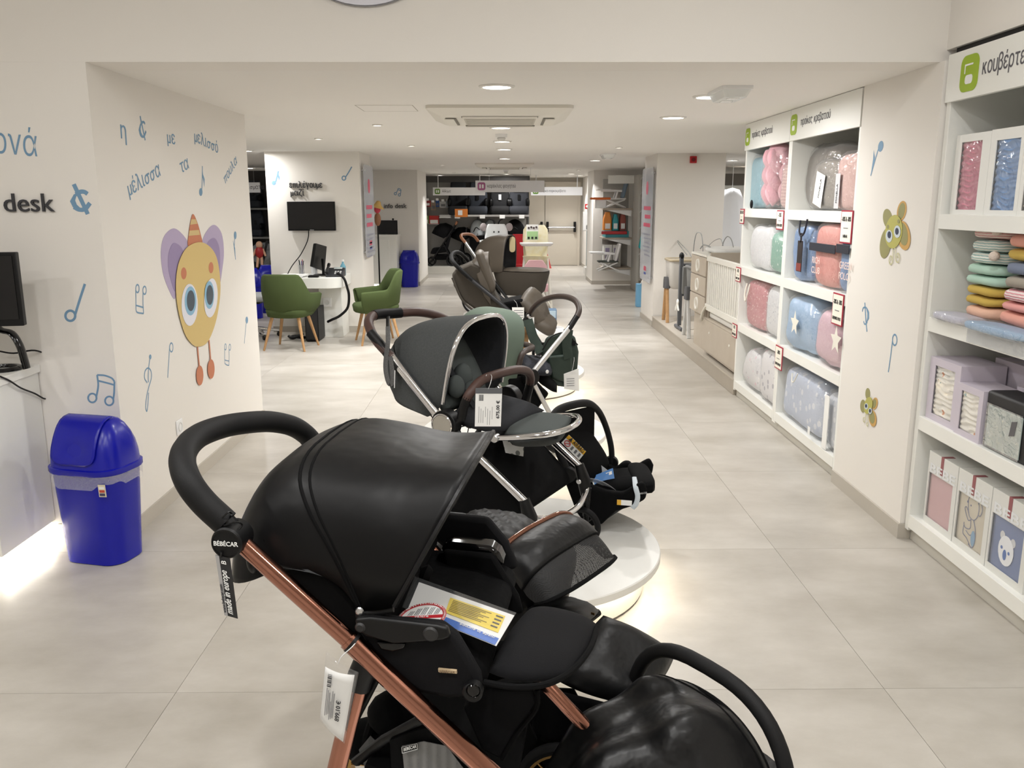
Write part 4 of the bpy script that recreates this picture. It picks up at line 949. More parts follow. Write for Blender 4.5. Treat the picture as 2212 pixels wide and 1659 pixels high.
def hood(S_, ribs, v0, v1, name, mat, parent, e=.5, n=28, k=5, solid=.006, amp=0, sc=9, flare=0, label=None):
    """canopy: ribs = [((base px),(apex px))], base on the near side v0, apex traced on the middle"""
    vm = (v0+v1)/2; hw = (v1-v0)/2; rr = []
    for b, a in ribs:
        bu, bz = S_.uz(b[0], b[1], v0); au, az = S_.uz(a[0], a[1], vm)
        rg = []
        for i in range(n+1):
            th = math.pi*i/n; c, s_ = math.cos(th), math.sin(th)
            cc = math.copysign(abs(c)**e, c); ss = s_**e if s_ > 0 else 0
            rg.append(S_.p(bu+(au-bu)*ss, vm-hw*cc*(1+flare*ss), bz+(az-bz)*ss))
        rr.append(rg)
    sm = list(zip(*[smoothpath([rg[i] for rg in rr], k) for i in range(n+1)]))
    if amp:
        for r_ in sm:
            for q in r_:
                d = nz(q, sc)*amp; q += V((d*.5, -d*.3, d))
    mb = MB().loft([list(q) for q in sm], False, False)
    o = mb.build(name, mat, parent, smooth=4, solid=solid, label=label)
    return o, sm
def wheel(S_, u, v, z, r_, parent, wd=.04, rim=BLACKP, spokes=6, tyre=RUBBER, hub=BLACKP, axis=None):
    c = S_.p(u, v, z); ax = axis or S_.a
    t_ = MB()
    prof = [(r_*.82, -wd*.4), (r_*.93, -wd*.5), (r_*.985, -wd*.3), (r_, 0), (r_*.985, wd*.3), (r_*.93, wd*.5), (r_*.82, wd*.4), (r_*.80, 0), (r_*.82, -wd*.4)]
    t_.lathe(prof, c, ax, 40, False); o = t_.build('wheel', tyre, parent)
    MB().lathe([(r_*.74, -wd*.28), (r_*.815, -wd*.36), (r_*.815, wd*.36), (r_*.74, wd*.28), (r_*.74, -wd*.28)], c, ax, 36, False).build('rim', rim, o)
    sp = MB(); A_ = V(ax).normalized(); q1 = A_.orthogonal().normalized(); q2 = A_.cross(q1)
    for i in range(spokes):
        a = 2*math.pi*i/spokes; d = q1*math.cos(a)+q2*math.sin(a)
        MB().tube([c+d*(r_*.18), c+d*(r_*.78)], r_*.045, 6, flat=.6).build('spoke', rim, o)
    MB().lathe([(.001, -wd*.5), (r_*.2, -wd*.5), (r_*.22, -wd*.3), (r_*.22, wd*.3), (r_*.2, wd*.5), (.001, wd*.5)], c, ax, 20).build('hub', hub, o)
    return o
def disc_part(name, c, ax, r_, t_, mat, parent, n=26):
    c = V(c); ax = V(ax).normalized()
    return MB().lathe([(.001, -t_/2), (r_-.003, -t_/2), (r_, -t_/2+.003), (r_, t_/2-.003), (r_-.003, t_/2), (.001, t_/2)], c, ax, n).build(name, mat, parent)
def pad(name, mat, parent, corners, thick, nu=14, nv=14, rnd=.25, bulge=.02, amp=0, sc=12, quilt=0):
    """soft pad between four corner points (near-left, near-right, far-right, far-left), rounded corners, bulging up"""
    A_, B_, C_, D_ = [V(q) for q in corners]
    nrm = (B_-A_).cross(D_-A_).normalized()
    if nrm.z < 0: nrm = -nrm
    top, bot = [], []
    for i in range(nu+1):
        ra, rb = [], []
        for j in range(nv+1):
            s_, t_ = i/nu*2-1, j/nv*2-1
            # squircle mapping of the square
            x = s_*math.sqrt(1-rnd*t_*t_*.5*1.0); y = t_*math.sqrt(1-rnd*s_*s_*.5*1.0)
            p = A_*((1-x)*(1-y)/4)+B_*((1+x)*(1-y)/4)+C_*((1+x)*(1+y)/4)+D_*((1-x)*(1+y)/4)
            edge = (1-abs(s_)**4)*(1-abs(t_)**4)
            h_ = thick*.5*(edge**.5)+bulge*edge
            if quilt: h_ += quilt*abs(math.sin(s_*9+t_*9))*abs(math.sin(s_*9-t_*9))*edge
            if amp: h_ += amp*nz(p, sc)*edge
            ra.append(p+nrm*h_); rb.append(p-nrm*thick*.5*(edge**.5))
        top.append(ra); bot.append(rb)
    mb = MB().loft(top, False, False); mb.loft([list(reversed(r_)) for r_ in bot], False, False)
    # close the sides by welding coincident border points
    o = mb.build(name, mat, parent, smooth=4)
    w = o.modifiers.new('weld', 'WELD'); w.merge_threshold = .0006
    return o
def tag_string(parent, pts, r=.0012, mat=None): return MB().tube(smoothpath(pts, 5), r, 6).build('string', mat or M('tag_string', (226, 226, 226), .5), parent)

# ================================================================== rose gold stroller (nearest)
s = Side(atY(505, 1160, 1.33), -8); s.o.z = 0
o = thing('stroller', 'black leatherette stroller with rose gold frame, nearest the camera', 'stroller', s.p(.25, .26, PZ))
P = s
# frame
def fu(x, y): return s.uz(x, y, 0)
MB().tube([s(522, 1173), s(640, 1280), s(770, 1397)], .0148, 16).build('frame_tube', ROSE, o)
MB().tube([s(752, 1380), s(900, 1520), s(1062, 1672), s(1160, 1764)], .0178, 16).build('frame_sleeve', ROSE, o)
MB().tube([s(758, 1386), s(764, 1391)], .0186, 16).build('clamp_ring', BLACKP, o)
def q_at(x, y, v): u, z = fu(x, y); return s.p(u, v, z)
MB().tube([q_at(522, 1173, .51), q_at(770, 1397, .47), q_at(1000, 1610, .41)], .0155, 14).build('frame_tube', ROSE, o)
MB().tube([s(1130, 1430, .40), s(1180, 1480, .385), s(1285, 1590, .37), s(1330, 1640, .365)], .0155, 14).build('frame_tube', ROSE, o)
MB().tube([s(776, 1470, .0), s(752, 1560, .0), s(728, 1660, .0), s(700, 1790, .0)], .017, 12, flat=.55, ref=s.h).build('rear_leg', ROSE, o)
MB().tube([q_at(776, 1470, .47), q_at(728, 1660, .47), q_at(700, 1790, .47)], .017, 12, flat=.55, ref=s.h).build('rear_leg', ROSE, o)
MB().tube([s(792, 1430, .0), s(778, 1462, .0), s(771, 1486, .0)], .022, 12, flat=.7, ref=s.h).build('leg_joint', BLACKP, o)
# handle with its hubs
hub = s(503, 1162, -.004)
for v, c in ((0, hub), (.51, q_at(503, 1162, .515))):
    k_ = disc_part('handle_hub', c, s.a, .0265, .05, BLACKP, o)
    if v == 0:
        T('BÉBÉCAR', .0105, PAPER, c-s.a*.0258-s.h*.0205-V((0, 0, .003)), s.h, (0, 0, 1), 'lettering', k_, bold=.01, width=.041)
        MB().lathe([(.0225, -.0265), (.0235, -.0268), (.0245, -.0265)], c, s.a, 28, False).build('hub_groove', BLACKG, k_)
MB().tube([s(520, 1175), s(508, 1150), s(488, 1128)], .0165, 12).build('handle_socket', BLACKP, o)
MB().tube([q_at(520, 1175, .51), q_at(488, 1128, .51)], .0165, 12).build('handle_socket', BLACKP, o)
hp = smoothpath([s(488, 1130, 0), s(440, 1085, 0), s(408, 1042, .008), s(394, 1000, .045), s(402, 968, .10), s(430, 941, .17), s(480, 922, .255), s(535, 913, .33), s(585, 911, .40), s(630, 920, .455), s(660, 938, .492), s(690, 968, .505), q_at(488, 1130, .51)], 7)
MB().tube(hp, .0222, 18).build('handle_grip', FOAM, o)
# canopy
ribs = [((632, 1222), (577, 1165)), ((685, 1245), (584, 1075)), ((735, 1270), (632, 985)), ((772, 1305), (712, 938)), ((800, 1312), (828, 950)), ((826, 1312), (945, 972)), ((852, 1306), (1044, 967))]
hd, sm = hood(s, ribs, .025, .50, 'canopy', LEATH, o, e=.52, amp=.011, sc=8, solid=.004)
ncol = len(sm[0])
for ri, nm, rad in ((15, 'canopy_zip', .0035), (16, 'canopy_zip', .0028), (30, 'canopy_front_piping', .005), (29, 'canopy_stitching', .0014)):
    row = [q.copy() for q in sm[ri]]
    row = [q+(q-s.p(s.uz(780, 1300, .26)[0], .26, .95)).normalized()*.003 for q in row]
    MB().tube(row, rad, 6).build(nm, FABK if 'zip' in nm else LEATH2, hd)
MB().lathe([(.001, 0), (.006, 0), (.0075, .002), (.006, .005), (.003, .006), (.001, .006)], s(779, 1317, .02)-s.a*.004, -s.a, 16).build('canopy_rivet', ALU, o)
MB().tube([s(770, 1325, .03), s(815, 1320, .03), s(850, 1312, .03)], .009, 8, flat=.5).build('canopy_hinge', BLACKP, o)
# seat: backrest, seat, near and far side panels
def slab(name, pts, v0, v1, mat, bev=.008, parent=o):
    P_ = [s(x, y, v0) for x, y in pts]
    return MB().prism(P_, s.a*(v1-v0)).build(name, mat, parent, bevel=bev, seg=3)
slab('backrest', [(612, 1200), (665, 1272), (745, 1362), (800, 1405), (845, 1370), (770, 1240), (690, 1150), (600, 1140)], .05, .47, LINER, .02)
slab('back_cover', [(562, 1160), (640, 1200), (700, 1240), (775, 1320), (800, 1400), (755, 1365), (690, 1312), (620, 1248), (580, 1212)], .03, .05, FABK, .006)
slab('seat_cushion', [(790, 1385), (860, 1395), (960, 1412), (1050, 1450), (1050, 1500), (960, 1490), (850, 1450)], .045, .47, LINER, .02)
slab('side_panel', [(768, 1332), (860, 1345), (952, 1352), (985, 1378), (1010, 1420), (1036, 1465), (1040, 1492), (1022, 1508), (970, 1512), (905, 1500), (850, 1462), (800, 1408), (775, 1370)], .012, .042, FABK2, .012)
MB().prism([q_at(x, y, .48) for x, y in ((768, 1332), (952, 1352), (1010, 1420), (1040, 1492), (970, 1512), (905, 1500), (800, 1408))], s.a*.03).build('side_panel', FABK2, o, bevel=.01)
arm = slab('armrest_bracket', [(766, 1338), (800, 1335), (945, 1352), (966, 1358), (972, 1378), (955, 1384), (850, 1392), (790, 1375), (770, 1362)], .0, .014, BLACKP, .004)
for x, y, r_ in ((778, 1356, .009), (930, 1370, .013)): disc_part('bracket_button', s(x, y, -.0005), s.a, r_, .006, M('button_black', (30, 30, 31), .5), arm)
slab('finger_recess', [(812, 1388), (876, 1391), (872, 1402), (848, 1409), (822, 1404)], .004, .014, BLACKG, .003)
disc_part('leg_rest_hinge', s(1022, 1492, .006), s.a, .017, .02, BLACKP, o); disc_part('hinge_cap', s(1022, 1492, -.005), s.a, .012, .004, BLACKG, o)
lt = slab('leather_patch', [(946, 1445), (986, 1449), (987, 1456), (947, 1452)], .007, .012, M('patch_tan', (190, 168, 136), .5), .0005)
T('BÉBÉCAR', .0055, M('patch_ink', (120, 100, 76), .6), s(949, 1452, .0065), s.h, (0, 0, 1), 'lettering', lt, width=.026)
# far armrest in clear plastic
fa = MB().prism([s(x, y, .40) for x, y in ((950, 1186), (966, 1172), (1060, 1182), (1078, 1196), (1090, 1222), (1062, 1228), (1000, 1214), (962, 1204))], s.a*.05).build('armrest_bracket', BLACKG, o, bevel=.008)
MB().prism([s(x, y, .385) for x, y in ((955, 1190), (1065, 1200), (1120, 1290), (1130, 1330), (1000, 1310), (965, 1250))], s.a*.02).build('side_panel', FABK, o, bevel=.008)
# shoulder pads and inner liner
for (pts, v, r_) in (([(845, 1205), (880, 1222), (905, 1238), (930, 1248)], .30, .024), ([(838, 1262), (860, 1272), (885, 1285), (900, 1300)], .24, .023), ([(930, 1200), (945, 1240), (955, 1290), (950, 1330)], .43, .02)):
    pp = smoothpath([s(x, y, v) for x, y in pts], 4)
    MB().tube(pp, [r_*(.8+.2*math.sin(i*1.4)) for i in range(len(pp))], 12).build('harness_pad', LINER, o)
MB().tube(smoothpath([s(850, 1318, .16), s(862, 1306, .18), s(870, 1322, .2), s(858, 1334, .2)], 5), .004, 6).build('harness_buckle', BLACKG, o)
lr = pad('leg_rest', FABK2, o, (s(1034, 1466, .0), s(1236, 1476, .06), s(1306, 1345, .37), s(1140, 1304, .46)), .03, 18, 18, .5, .012)
bp_ = [s(x, y, v) for x, y, v in ((1046, 1474, .02), (1110, 1484, .01), (1180, 1478, .03), (1236, 1448, .1), (1275, 1400, .2), (1290, 1355, .32))]
MB().tube(smoothpath(bp_, 5), .0055, 8).build('leg_rest_piping', FABK, o)
slab('calf_panel', [(1045, 1490), (1150, 1490), (1160, 1520), (1110, 1585), (1080, 1640), (1040, 1620), (1000, 1530)], .10, .125, FABK2, .004)
MB().tube(smoothpath([s(1160, 1490, .1), s(1158, 1530, .1), s(1120, 1580, .1), (s(1085, 1640, .1))], 4), .005, 7).build('panel_piping', FABK, o)
slab('seat_front', [(1010, 1404), (1098, 1404), (1112, 1460), (1050, 1482), (1010, 1440)], .20, .24, LINER, .006)
MB().prism([s(x, y, .585) for x, y in ((1060, 1480), (1240, 1490), (1300, 1600), (1290, 1760), (1040, 1760))], s.a*.006).build('basket_front', FABK, o, smooth=0)
# basket
NET = mesh_net('basket_net', (120, 120, 120), 420, .34)
slab('basket_side', [(842, 1600), (900, 1578), (980, 1560), (1060, 1680), (1000, 1760), (850, 1760)], .03, .036, FABK, 0)
nb = slab('basket_net', [(868, 1612), (915, 1602), (965, 1612), (1010, 1672), (1000, 1730), (880, 1730)], .024, .0255, NET, 0)
bt = slab('basket_badge', [(868, 1614), (901, 1606), (902, 1618), (869, 1627)], .018, .021, BLACKP, 0)
for (xa, ya, xb, yb) in ((868, 1614, 901, 1606), (901, 1606, 902, 1618), (902, 1618, 869, 1627), (869, 1627, 868, 1614)): MB().tube([s(xa, ya, .0175), s(xb, yb, .0175)], .0007, 5).build('badge_edge', ALU, bt)
T('BÉBÉCAR', .0085, PAPER, s(872, 1622, .0178), (s(900, 1614, .0178)-s(872, 1622, .0178)), (0, 0, 1), 'lettering', bt, width=.024)
slab('basket_floor', [(790, 1650), (1100, 1760), (1100, 1780), (760, 1740)], .03, .46, FABK, 0)
MB().prism([s(x, y, .44) for x, y in ((850, 1420), (1110, 1500), (1160, 1600), (1060, 1700), (850, 1660))], s.a*.01).build('basket_side', FABK, o, smooth=0)
MB().tube([s(770, 1645, .06), s(830, 1598, .05), s(900, 1560, .04), s(935, 1545, .035)], .0125, 10, flat=.7).build('brace_bar', BLACKP, o)
MB().tube([s(785, 1620, .12), s(800, 1570, .14), s(815, 1530, .15)], .009, 8).build('brace_bar', FABK, o)
MB().tube([q_at(760, 1560, .0), q_at(760, 1560, .47)], .010, 10).build('cross_bar', BLACKP, o)
for i, (x, y) in enumerate(((795, 1600), (850, 1540), (905, 1590))):
    MB().sph(s(x, y, .16), (.05, .05, .04), 14, 10).build('folded_cover', LINER, o)
slab('basket_net', [(775, 1620), (800, 1590), (835, 1625), (790, 1665)], .1, .1015, NET, 0)
# wheels
GOLD = M('gold_rim', (176, 138, 84), .25, 1.0)
uw, zw = s.uz(1212, 1690, .52)
wheel(s, uw, .52, PZ+.108, .107, o, .035, GOLD, 8, hub=GOLD)
MB().tube([s.p(uw, .54, PZ+.108), s.p(uw+.05, .53, PZ+.18), s.p(uw+.09, .40, PZ+.22)], .013, 10).build('caster_fork', BLACKP, o)
uw2 = fu(1160, 1764)[0]
wheel(s, uw2-.05, .02, PZ+.108, .107, o, .035, GOLD, 8, hub=GOLD); MB().tube([s.p(uw2-.05, .02, PZ+.108), s.p(uw2-.01, .01, PZ+.25), s(1160, 1764)], .013, 10).build('caster_fork', BLACKP, o)
ur = s.uz(700, 1790, 0)[0]
for v in (-.03, .50): wheel(s, ur-.02, v, PZ+.135, .134, o, .04, GOLD, 8, hub=GOLD)
MB().tube([s.p(ur-.02, -.03, PZ+.135), s.p(ur-.02, .5, PZ+.135)], .01, 8).build('rear_axle', BLACKP, o)
for v in (0, .47):
    a_ = s.uz(700, 1790, 0); MB().tube([s.p(a_[0], v, a_[1]), s.p(ur-.02, v, PZ+.14)], .013, 10).build('leg_end', BLACKP, o)
MB().sph(s(548, 1210, .03), (.012, .016, .024), 12, 10).build('side_clip', BLACKP, o)
# hang tag and price label
g = thing('hang_tag', 'black and silver hang tag dangling from the near handle hub', 'tag', s(488, 1330, -.03))
q0 = s(466, 1198, -.03); q1 = s(497, 1206, -.03); q2 = s(514, 1336, -.03); q3 = s(486, 1328, -.03)
MB().prism([q0, q1, q2, q3], -s.a*.001).build('card', M('tag_black', (34, 34, 36), .5), g, smooth=0)
k_ = .26
MB().prism([q0-s.a*.0014, q0.lerp(q1, k_)-s.a*.0014, q3.lerp(q2, k_)-s.a*.0014, q3-s.a*.0014], -s.a*.0004).build('silver_strip', M('tag_silver', (176, 176, 178), .35, .3), g, smooth=0)
upd = (q0-q3).normalized(); rd = upd.cross(-s.a) * -1
T('made in europe', .0165, PAPER, q2.lerp(q3, .28)-s.a*.0012+upd*.006, upd, (q0-q1).normalized(), 'lettering', g, lift=.0012, width=.076, shear=.2)
T('www.bebecar.com', .0075, DARK, q3.lerp(q2, .20)-s.a*.0015+upd*.006, upd, (q0-q1).normalized(), 'lettering', g, lift=.0012, width=.05)
T('B', .012, PAPER, q0.lerp(q3, .08).lerp(q1.lerp(q2, .08), .72)-s.a*.0012-upd*.004, upd, (q0-q1).normalized(), 'lettering', g, lift=.0012)
tag_string(g, [s(478, 1203, -.031), s(477, 1192, -.03), s(475, 1176, .02), s(480, 1140, .03), s(500, 1112, -.018)], .0016, BLACKP)
tag_string(g, [s(480, 1118, -.02), s(495, 1106, -.02), s(500, 1115, .0), s(484, 1135, -.02), s(510, 1128, -.02), s(523, 1133, -.01), s(515, 1145, -.015)], .0015, BLACKP)
g = thing('price_tag', 'clear-sleeved price label hanging from the rose gold tube', 'price tag', s(730, 1600, -.02))
c4 = [s(x, y, -.022) for x, y in ((703, 1440), (766, 1458), (741, 1602), (692, 1551))]
def leaf(mb, c4, curl, n=8, nrm=None):
    A_, B_, C_, D_ = c4
    def fn(i, j): return A_.lerp(D_, i).lerp(B_.lerp(C_, i), j)+nrm*(curl*math.sin(math.pi*j)*(1-i*.3))
    return mb.grid(fn, n, n)
leaf(MB(), c4, .006, nrm=-s.a).build('paper_label', PAPER, g, smooth=4, solid=.0006)
c5 = [s(x, y, -.023) for x, y in ((705, 1406), (775, 1452), (744, 1606), (690, 1555))]
leaf(MB(), c5, .007, nrm=-s.a).build('clear_sleeve', CLEAR, g, smooth=4, solid=.0004)
up_ = (c4[0]-c4[3]).normalized(); rt_ = (c4[1]-c4[0]).normalized()
for k in range(9): MB().obox(c4[0].lerp(c4[1], .16)-s.a*.0085-up_*(.006+.0026*k)+rt_*0, rt_*.007, -up_*(.0008+.0006*(k % 3)), -s.a*.0003).build('barcode_bar', DARK, g, smooth=0)
T('899,10 €', .0105, DARK, c4[3].lerp(c4[2], .80)-s.a*.008+up_*.035, up_, -rt_, 'lettering', g, bold=.012, lift=.001)
for k in range(6): MB().obox(c4[3].lerp(c4[2], .2+.06*k)-s.a*.0085+up_*(.02+.004*(k % 3)), rt_*.0011, up_*(.052-.006*(k % 4)), -s.a*.0003).build('text_line', GREY_PRINT, g, smooth=0)
tag_string(g, [s(730, 1434, -.024), s(738, 1418, -.024), s(760, 1398, -.02), s(770, 1386, -.01)], .0008)
# papers lying on the seat
Zs_ = s.uz(940, 1408, .045)[1]+.016
g = thing('instruction_leaflet', 'white, yellow and blue instruction leaflet in plastic on the stroller seat', 'leaflet', atZ(1000, 1340, Zs_-.01))
L4 = [atZ(x, y, Zs_+dz) for x, y, dz in ((905, 1258, .02), (1111, 1330, -.01), (1072, 1396, -.005), (880, 1318, .02))]
nl = (L4[1]-L4[0]).cross(L4[3]-L4[0]).normalized(); nl = nl if nl.z > 0 else -nl
def quad4(name, mat, a, b, c, d, lift, parent, t=.0006): return MB().prism([q+nl*lift for q in (a, b, c, d)], nl*t).build(name, mat, parent, smooth=0)
def bi(u, v): return L4[0].lerp(L4[1], u).lerp(L4[3].lerp(L4[2], u), v)
quad4('paper', PAPER, bi(0, 0), bi(1, 0), bi(1, 1), bi(0, 1), 0, g)
quad4('yellow_panel', M('leaflet_yellow', (242, 214, 66), .5), bi(.36, .16), bi(.93, .13), bi(.95, .66), bi(.38, .66), .0012, g)
quad4('blue_band', M('leaflet_blue', (32, 104, 200), .4), bi(.3, .78), bi(.985, .80), bi(.985, 1), bi(.3, 1), .0012, g)
for k in range(8): quad4('text_line', M('yellow_ink', (150, 132, 40), .6), bi(.40, .22+.05*k), bi(.80-.05*(k % 3), .20+.05*k), bi(.80-.05*(k % 3), .215+.05*k), bi(.40, .235+.05*k), .0022, g)
for k in range(4): quad4('text_line', DARK, bi(.85, .2+.11*k), bi(.92, .2+.11*k), bi(.92, .235+.11*k), bi(.85, .235+.11*k), .0022, g)
T('made in europe', .011, PAPER, bi(.95, .82)+nl*.002, bi(.0, .8)-bi(1, .8), (bi(.5, 1)-bi(.5, 0)), 'lettering', g, shear=.2)
quad4('plastic_sleeve', CLEAR, bi(-.06, -.08), bi(1.01, -.04), bi(1.01, 1.06), bi(-.06, 1.04), .004, g, .0004)
g = thing('warning_disc', 'round red-rimmed warning card leaning on the stroller armrest', 'card', s(905, 1335, .17))
cc = s(911, 1334, .125); cc = CP+(cc-CP)*.965; e1 = (s(965, 1330, .125)-s(860, 1336, .125)); rr_ = e1.length/2*.965; e1.normalize(); e2 = (s(911, 1275, .165)-cc).normalized(); e2 = (e2-e1*e2.dot(e1)).normalized(); n3 = e1.cross(e2); n3 = n3 if n3.dot(CP-cc) > 0 else -n3
def disc2(name, mat, r0, r1, lift, parent, t=.0006):
    n_ = 40; mb = MB()
    def cp(r_, k, l): a = 2*math.pi*k/n_; return cc+e1*(r_*math.cos(a))+e2*(r_*math.sin(a))+n3*l
    if r0 <= 0: mb.prism([cp(r1, k, lift) for k in range(n_)], n3*t)
    else: mb.loft([[cp(r0, k, lift) for k in range(n_)], [cp(r1, k, lift) for k in range(n_)], [cp(r1, k, lift+t) for k in range(n_)], [cp(r0, k, lift+t) for k in range(n_)], [cp(r0, k, lift) for k in range(n_)]], True, False)
    return mb.build(name, mat, parent, smooth=0)
disc2('card', PAPER, 0, rr_, 0, g); disc2('red_ring', M('warn_red', (192, 40, 50), .5), rr_*.86, rr_, .0008, g)
MB().obox(cc-e1*rr_*.96-e2*rr_*.10+n3*.0008, e1*rr_*1.92, e2*rr_*.2, n3*.0006).build('red_bar', M('warn_red'), g, smooth=0)
T('velcro', rr_*.2, PAPER, cc-e2*rr_*.055+n3*.001, e1, e2, 'lettering', g, align='CENTER', space=1.15)
for w_, a0 in (('WARNING', 152), ('ADVERTENCIA', 108), ('AVISO', 58), ('AVERTISSEMENT', 20)):
    for k, ch in enumerate(w_):
        a = R(a0+len(w_)*3.2-k*6.4); d = e1*math.cos(a)+e2*math.sin(a); tg = e1*math.sin(a)-e2*math.cos(a)
        T(ch, rr_*.115, PAPER, cc+d*rr_*.895+n3*.001, tg, d, 'ring_letter', g, align='CENTER', lift=.0006, res=1)
for k in range(5):
    xk = -.62+.27*k; hh = math.sqrt(max(.05, .72-xk*xk))*.86
    for j in range(3): MB().obox(cc+e1*rr_*(xk+.07*j)+e2*rr_*.16+n3*.0008, e1*rr_*.03, e2*rr_*(hh-.22)+e1*rr_*.08, n3*.0004).build('text_line', GREY_PRINT, g, smooth=0)
    MB().obox(cc+e1*rr_*xk-e2*rr_*.20+n3*.0008, e1*rr_*.16, -e2*rr_*(hh-.25), n3*.0004).build('text_line', M('print_pale_grey', (190, 190, 192), .6), g, smooth=0)
# ================================================================== black carrycot behind the nearest stroller
c = Side(atY(1085, 1240, 2.02), -36); c.o.z = 0
o = thing('carrycot', 'black quilted carrycot with rose gold trim behind the nearest stroller', 'carrycot', c.p(-.1, .17, 0))
zt_ = c.uz(1085, 1262, 0)[1]
rings = []
for z, w, l in ((zt_-.2, .26, .56), (zt_-.16, .31, .64), (zt_-.03, .35, .70), (zt_, .35, .70)):
    rings.append([c.p(-.22+x, .17+y, z) for x, y in rrect(l*.84, w, w*.42, 6)])
MB().loft(rings).build('tub', LEATH2, o)
pad('quilted_cover', M('black_quilt', (20, 20, 21), .45, spec=.28), o, (c(930, 1185, .0), c(1095, 1215, .0), c(1190, 1140, .34), c(1010, 1118, .34)), .03, 28, 28, .35, .04, quilt=.009)
rb = [((1062, 1222), (1118, 1152)), ((1085, 1222), (1160, 1136)), ((1112, 1250), (1205, 1146)), ((1128, 1272), (1236, 1178))]
hd, sm = hood(c, rb, .0, .34, 'canopy', LEATH2, o, e=.62, amp=.004, sc=14, solid=.004)
MB().tube([q+V((0, 0, .005)) for q in sm[5]], .0085, 10).build('rose_trim', ROSE, hd)
MB().tube(sm[-1], .004, 8).build('canopy_piping', FABK, hd)
NETB = mesh_net('black_net', (20, 20, 21), 420, .30)
hood(c, [((1128, 1272), (1236, 1178)), ((1140, 1290), (1262, 1208)), ((1155, 1302), (1280, 1240))], .0, .34, 'net_visor', NETB, o, e=.65, solid=0)
vs = hood(c, [((1155, 1302), (1280, 1240)), ((1158, 1306), (1286, 1246))], .0, .34, 'visor_edge', FABK, o, e=.65, solid=.006)
pad('apron', M('black_quilt'), o, (c(1130, 1318, .02), c(1262, 1352, .04), c(1300, 1318, .24), c(1180, 1290, .30)), .025, 14, 14, .3, .012, quilt=.005)
MB().obox(c(1277, 1327, .10), c.h*.010, V((0, 0, .006)), -c.a*.001).build('gold_badge', M('gold_rim'), o, smooth=0)
for u in (-.36, .1):
    for v in (.02, .32): MB().tube([c.p(u, v, zt_-.18), c.p(-.26-u, v, .0)], .011, 8).build('stand_leg', BLACKP, o)
for u in (-.36, .1): MB().tube([c.p(-.26-u, .02, .012), c.p(-.26-u, .32, .012)], .011, 8).build('stand_bar', BLACKP, o)

# footmuff lying over the front of the nearest stroller
o = thing('footmuff', 'black leatherette footmuff draped beside the rose gold leg', 'footmuff', s.p(.62, .48, PZ))
pad('cover', LEATH2, o, (s(1195, 1478, .56), s(1385, 1535, .56), s(1470, 1412, .76), s(1300, 1318, .74)), .045, 18, 18, .35, .03, amp=.01)
MB().grid(lambda i, j: s(1150+235*j, 1478+58*j+(118-30*j)*i, .56)+s.a*(.008*math.sin(j*26)*(i)), 8, 40).build('gathered_skirt', FABK, o, smooth=4, solid=.006)
MB().grid(lambda i, j: s(1150+215*j, 1500+50*j+170*i, .60), 6, 12).build('lining', FABK, o, smooth=4, solid=.006)

# ================================================================== infant car seat with canopy at the lower right
C0, CA, CD = V((.4257, 1.6451, 0)), V((.561, -.828, 0)).normalized(), V((-.828, -.561, 0)).normalized()
def cq(a, b, z): q = C0+CA*a+CD*b; return V((q.x, q.y, z))
o = thing('infant_car_seat', 'black leatherette infant car seat with raised carry handle, lower right', 'car seat', cq(0, .05, PZ))
MB().loft([[cq(a*.8, b*.75+.10, PZ+.005) for a, b in rrect(.38, .50, .14)], [cq(a, b+.10, PZ+.12) for a, b in rrect(.41, .55, .16)], [cq(a, b+.10, PZ+.21) for a, b in rrect(.43, .57, .18)], [cq(a*.97, b*.97+.10, PZ+.225) for a, b in rrect(.43, .57, .18)]]).build('shell', LEATH2, o)
hpts = []
for i in range(29):
    th = math.pi*i/28; cc_, ss_ = math.cos(th), math.sin(th)
    hpts.append(cq(-.2334*math.copysign(abs(cc_)**.697, cc_), 0, PZ+.179+.308*(ss_**.697)))
MB().tube(hpts, .0165, 14).build('carry_handle', FOAM, o)
for sg in (-1, 1): disc_part('handle_hub', cq(.228*sg, 0, PZ+.17), CA, .04, .03, BLACKP, o)
rr = []
for b, aw, az, bz in ((.0, .205, .425, .20), (.03, .210, .435, .20), (.11, .210, .432, .20), (.19, .205, .41, .20), (.27, .19, .36, .195), (.34, .165, .29, .19), (.37, .15, .215, .185)):
    rg = []
    for i in range(41):
        th = math.pi*i/40; cc_, ss_ = math.cos(th), math.sin(th)
        q = cq(-aw*math.copysign(abs(cc_)**.9, cc_), b, PZ+bz+(az-bz)*(ss_**.85))
        rg.append(q)
    rr.append(rg)
sm2 = [list(q) for q in zip(*[smoothpath([rg[i] for rg in rr], 6) for i in range(41)])]
for k, rg in enumerate(sm2):
    for i, q in enumerate(rg):
        f = min(1, k/8)*math.sin(math.pi*i/40)
        d = f*(.020*math.sin(i*.52+k*.16)+.012*math.sin(i*.23-k*.4+1)+.008*nz(q, 14)); q += V((0, 0, d*.8))+CD*d*.8
hd = MB().loft(sm2, False, False).build('canopy', M('black_leatherette_shiny', (14, 14, 15), .36, bump=(13, .5, .012), spec=.3), o, smooth=4, solid=.004)
MB().tube(rr[0], .0055, 8).build('canopy_front_piping', FABK, hd); MB().tube([q+V((0, 0, .003)) for q in sm2[5]], .003, 6).build('canopy_seam', FABK, hd)

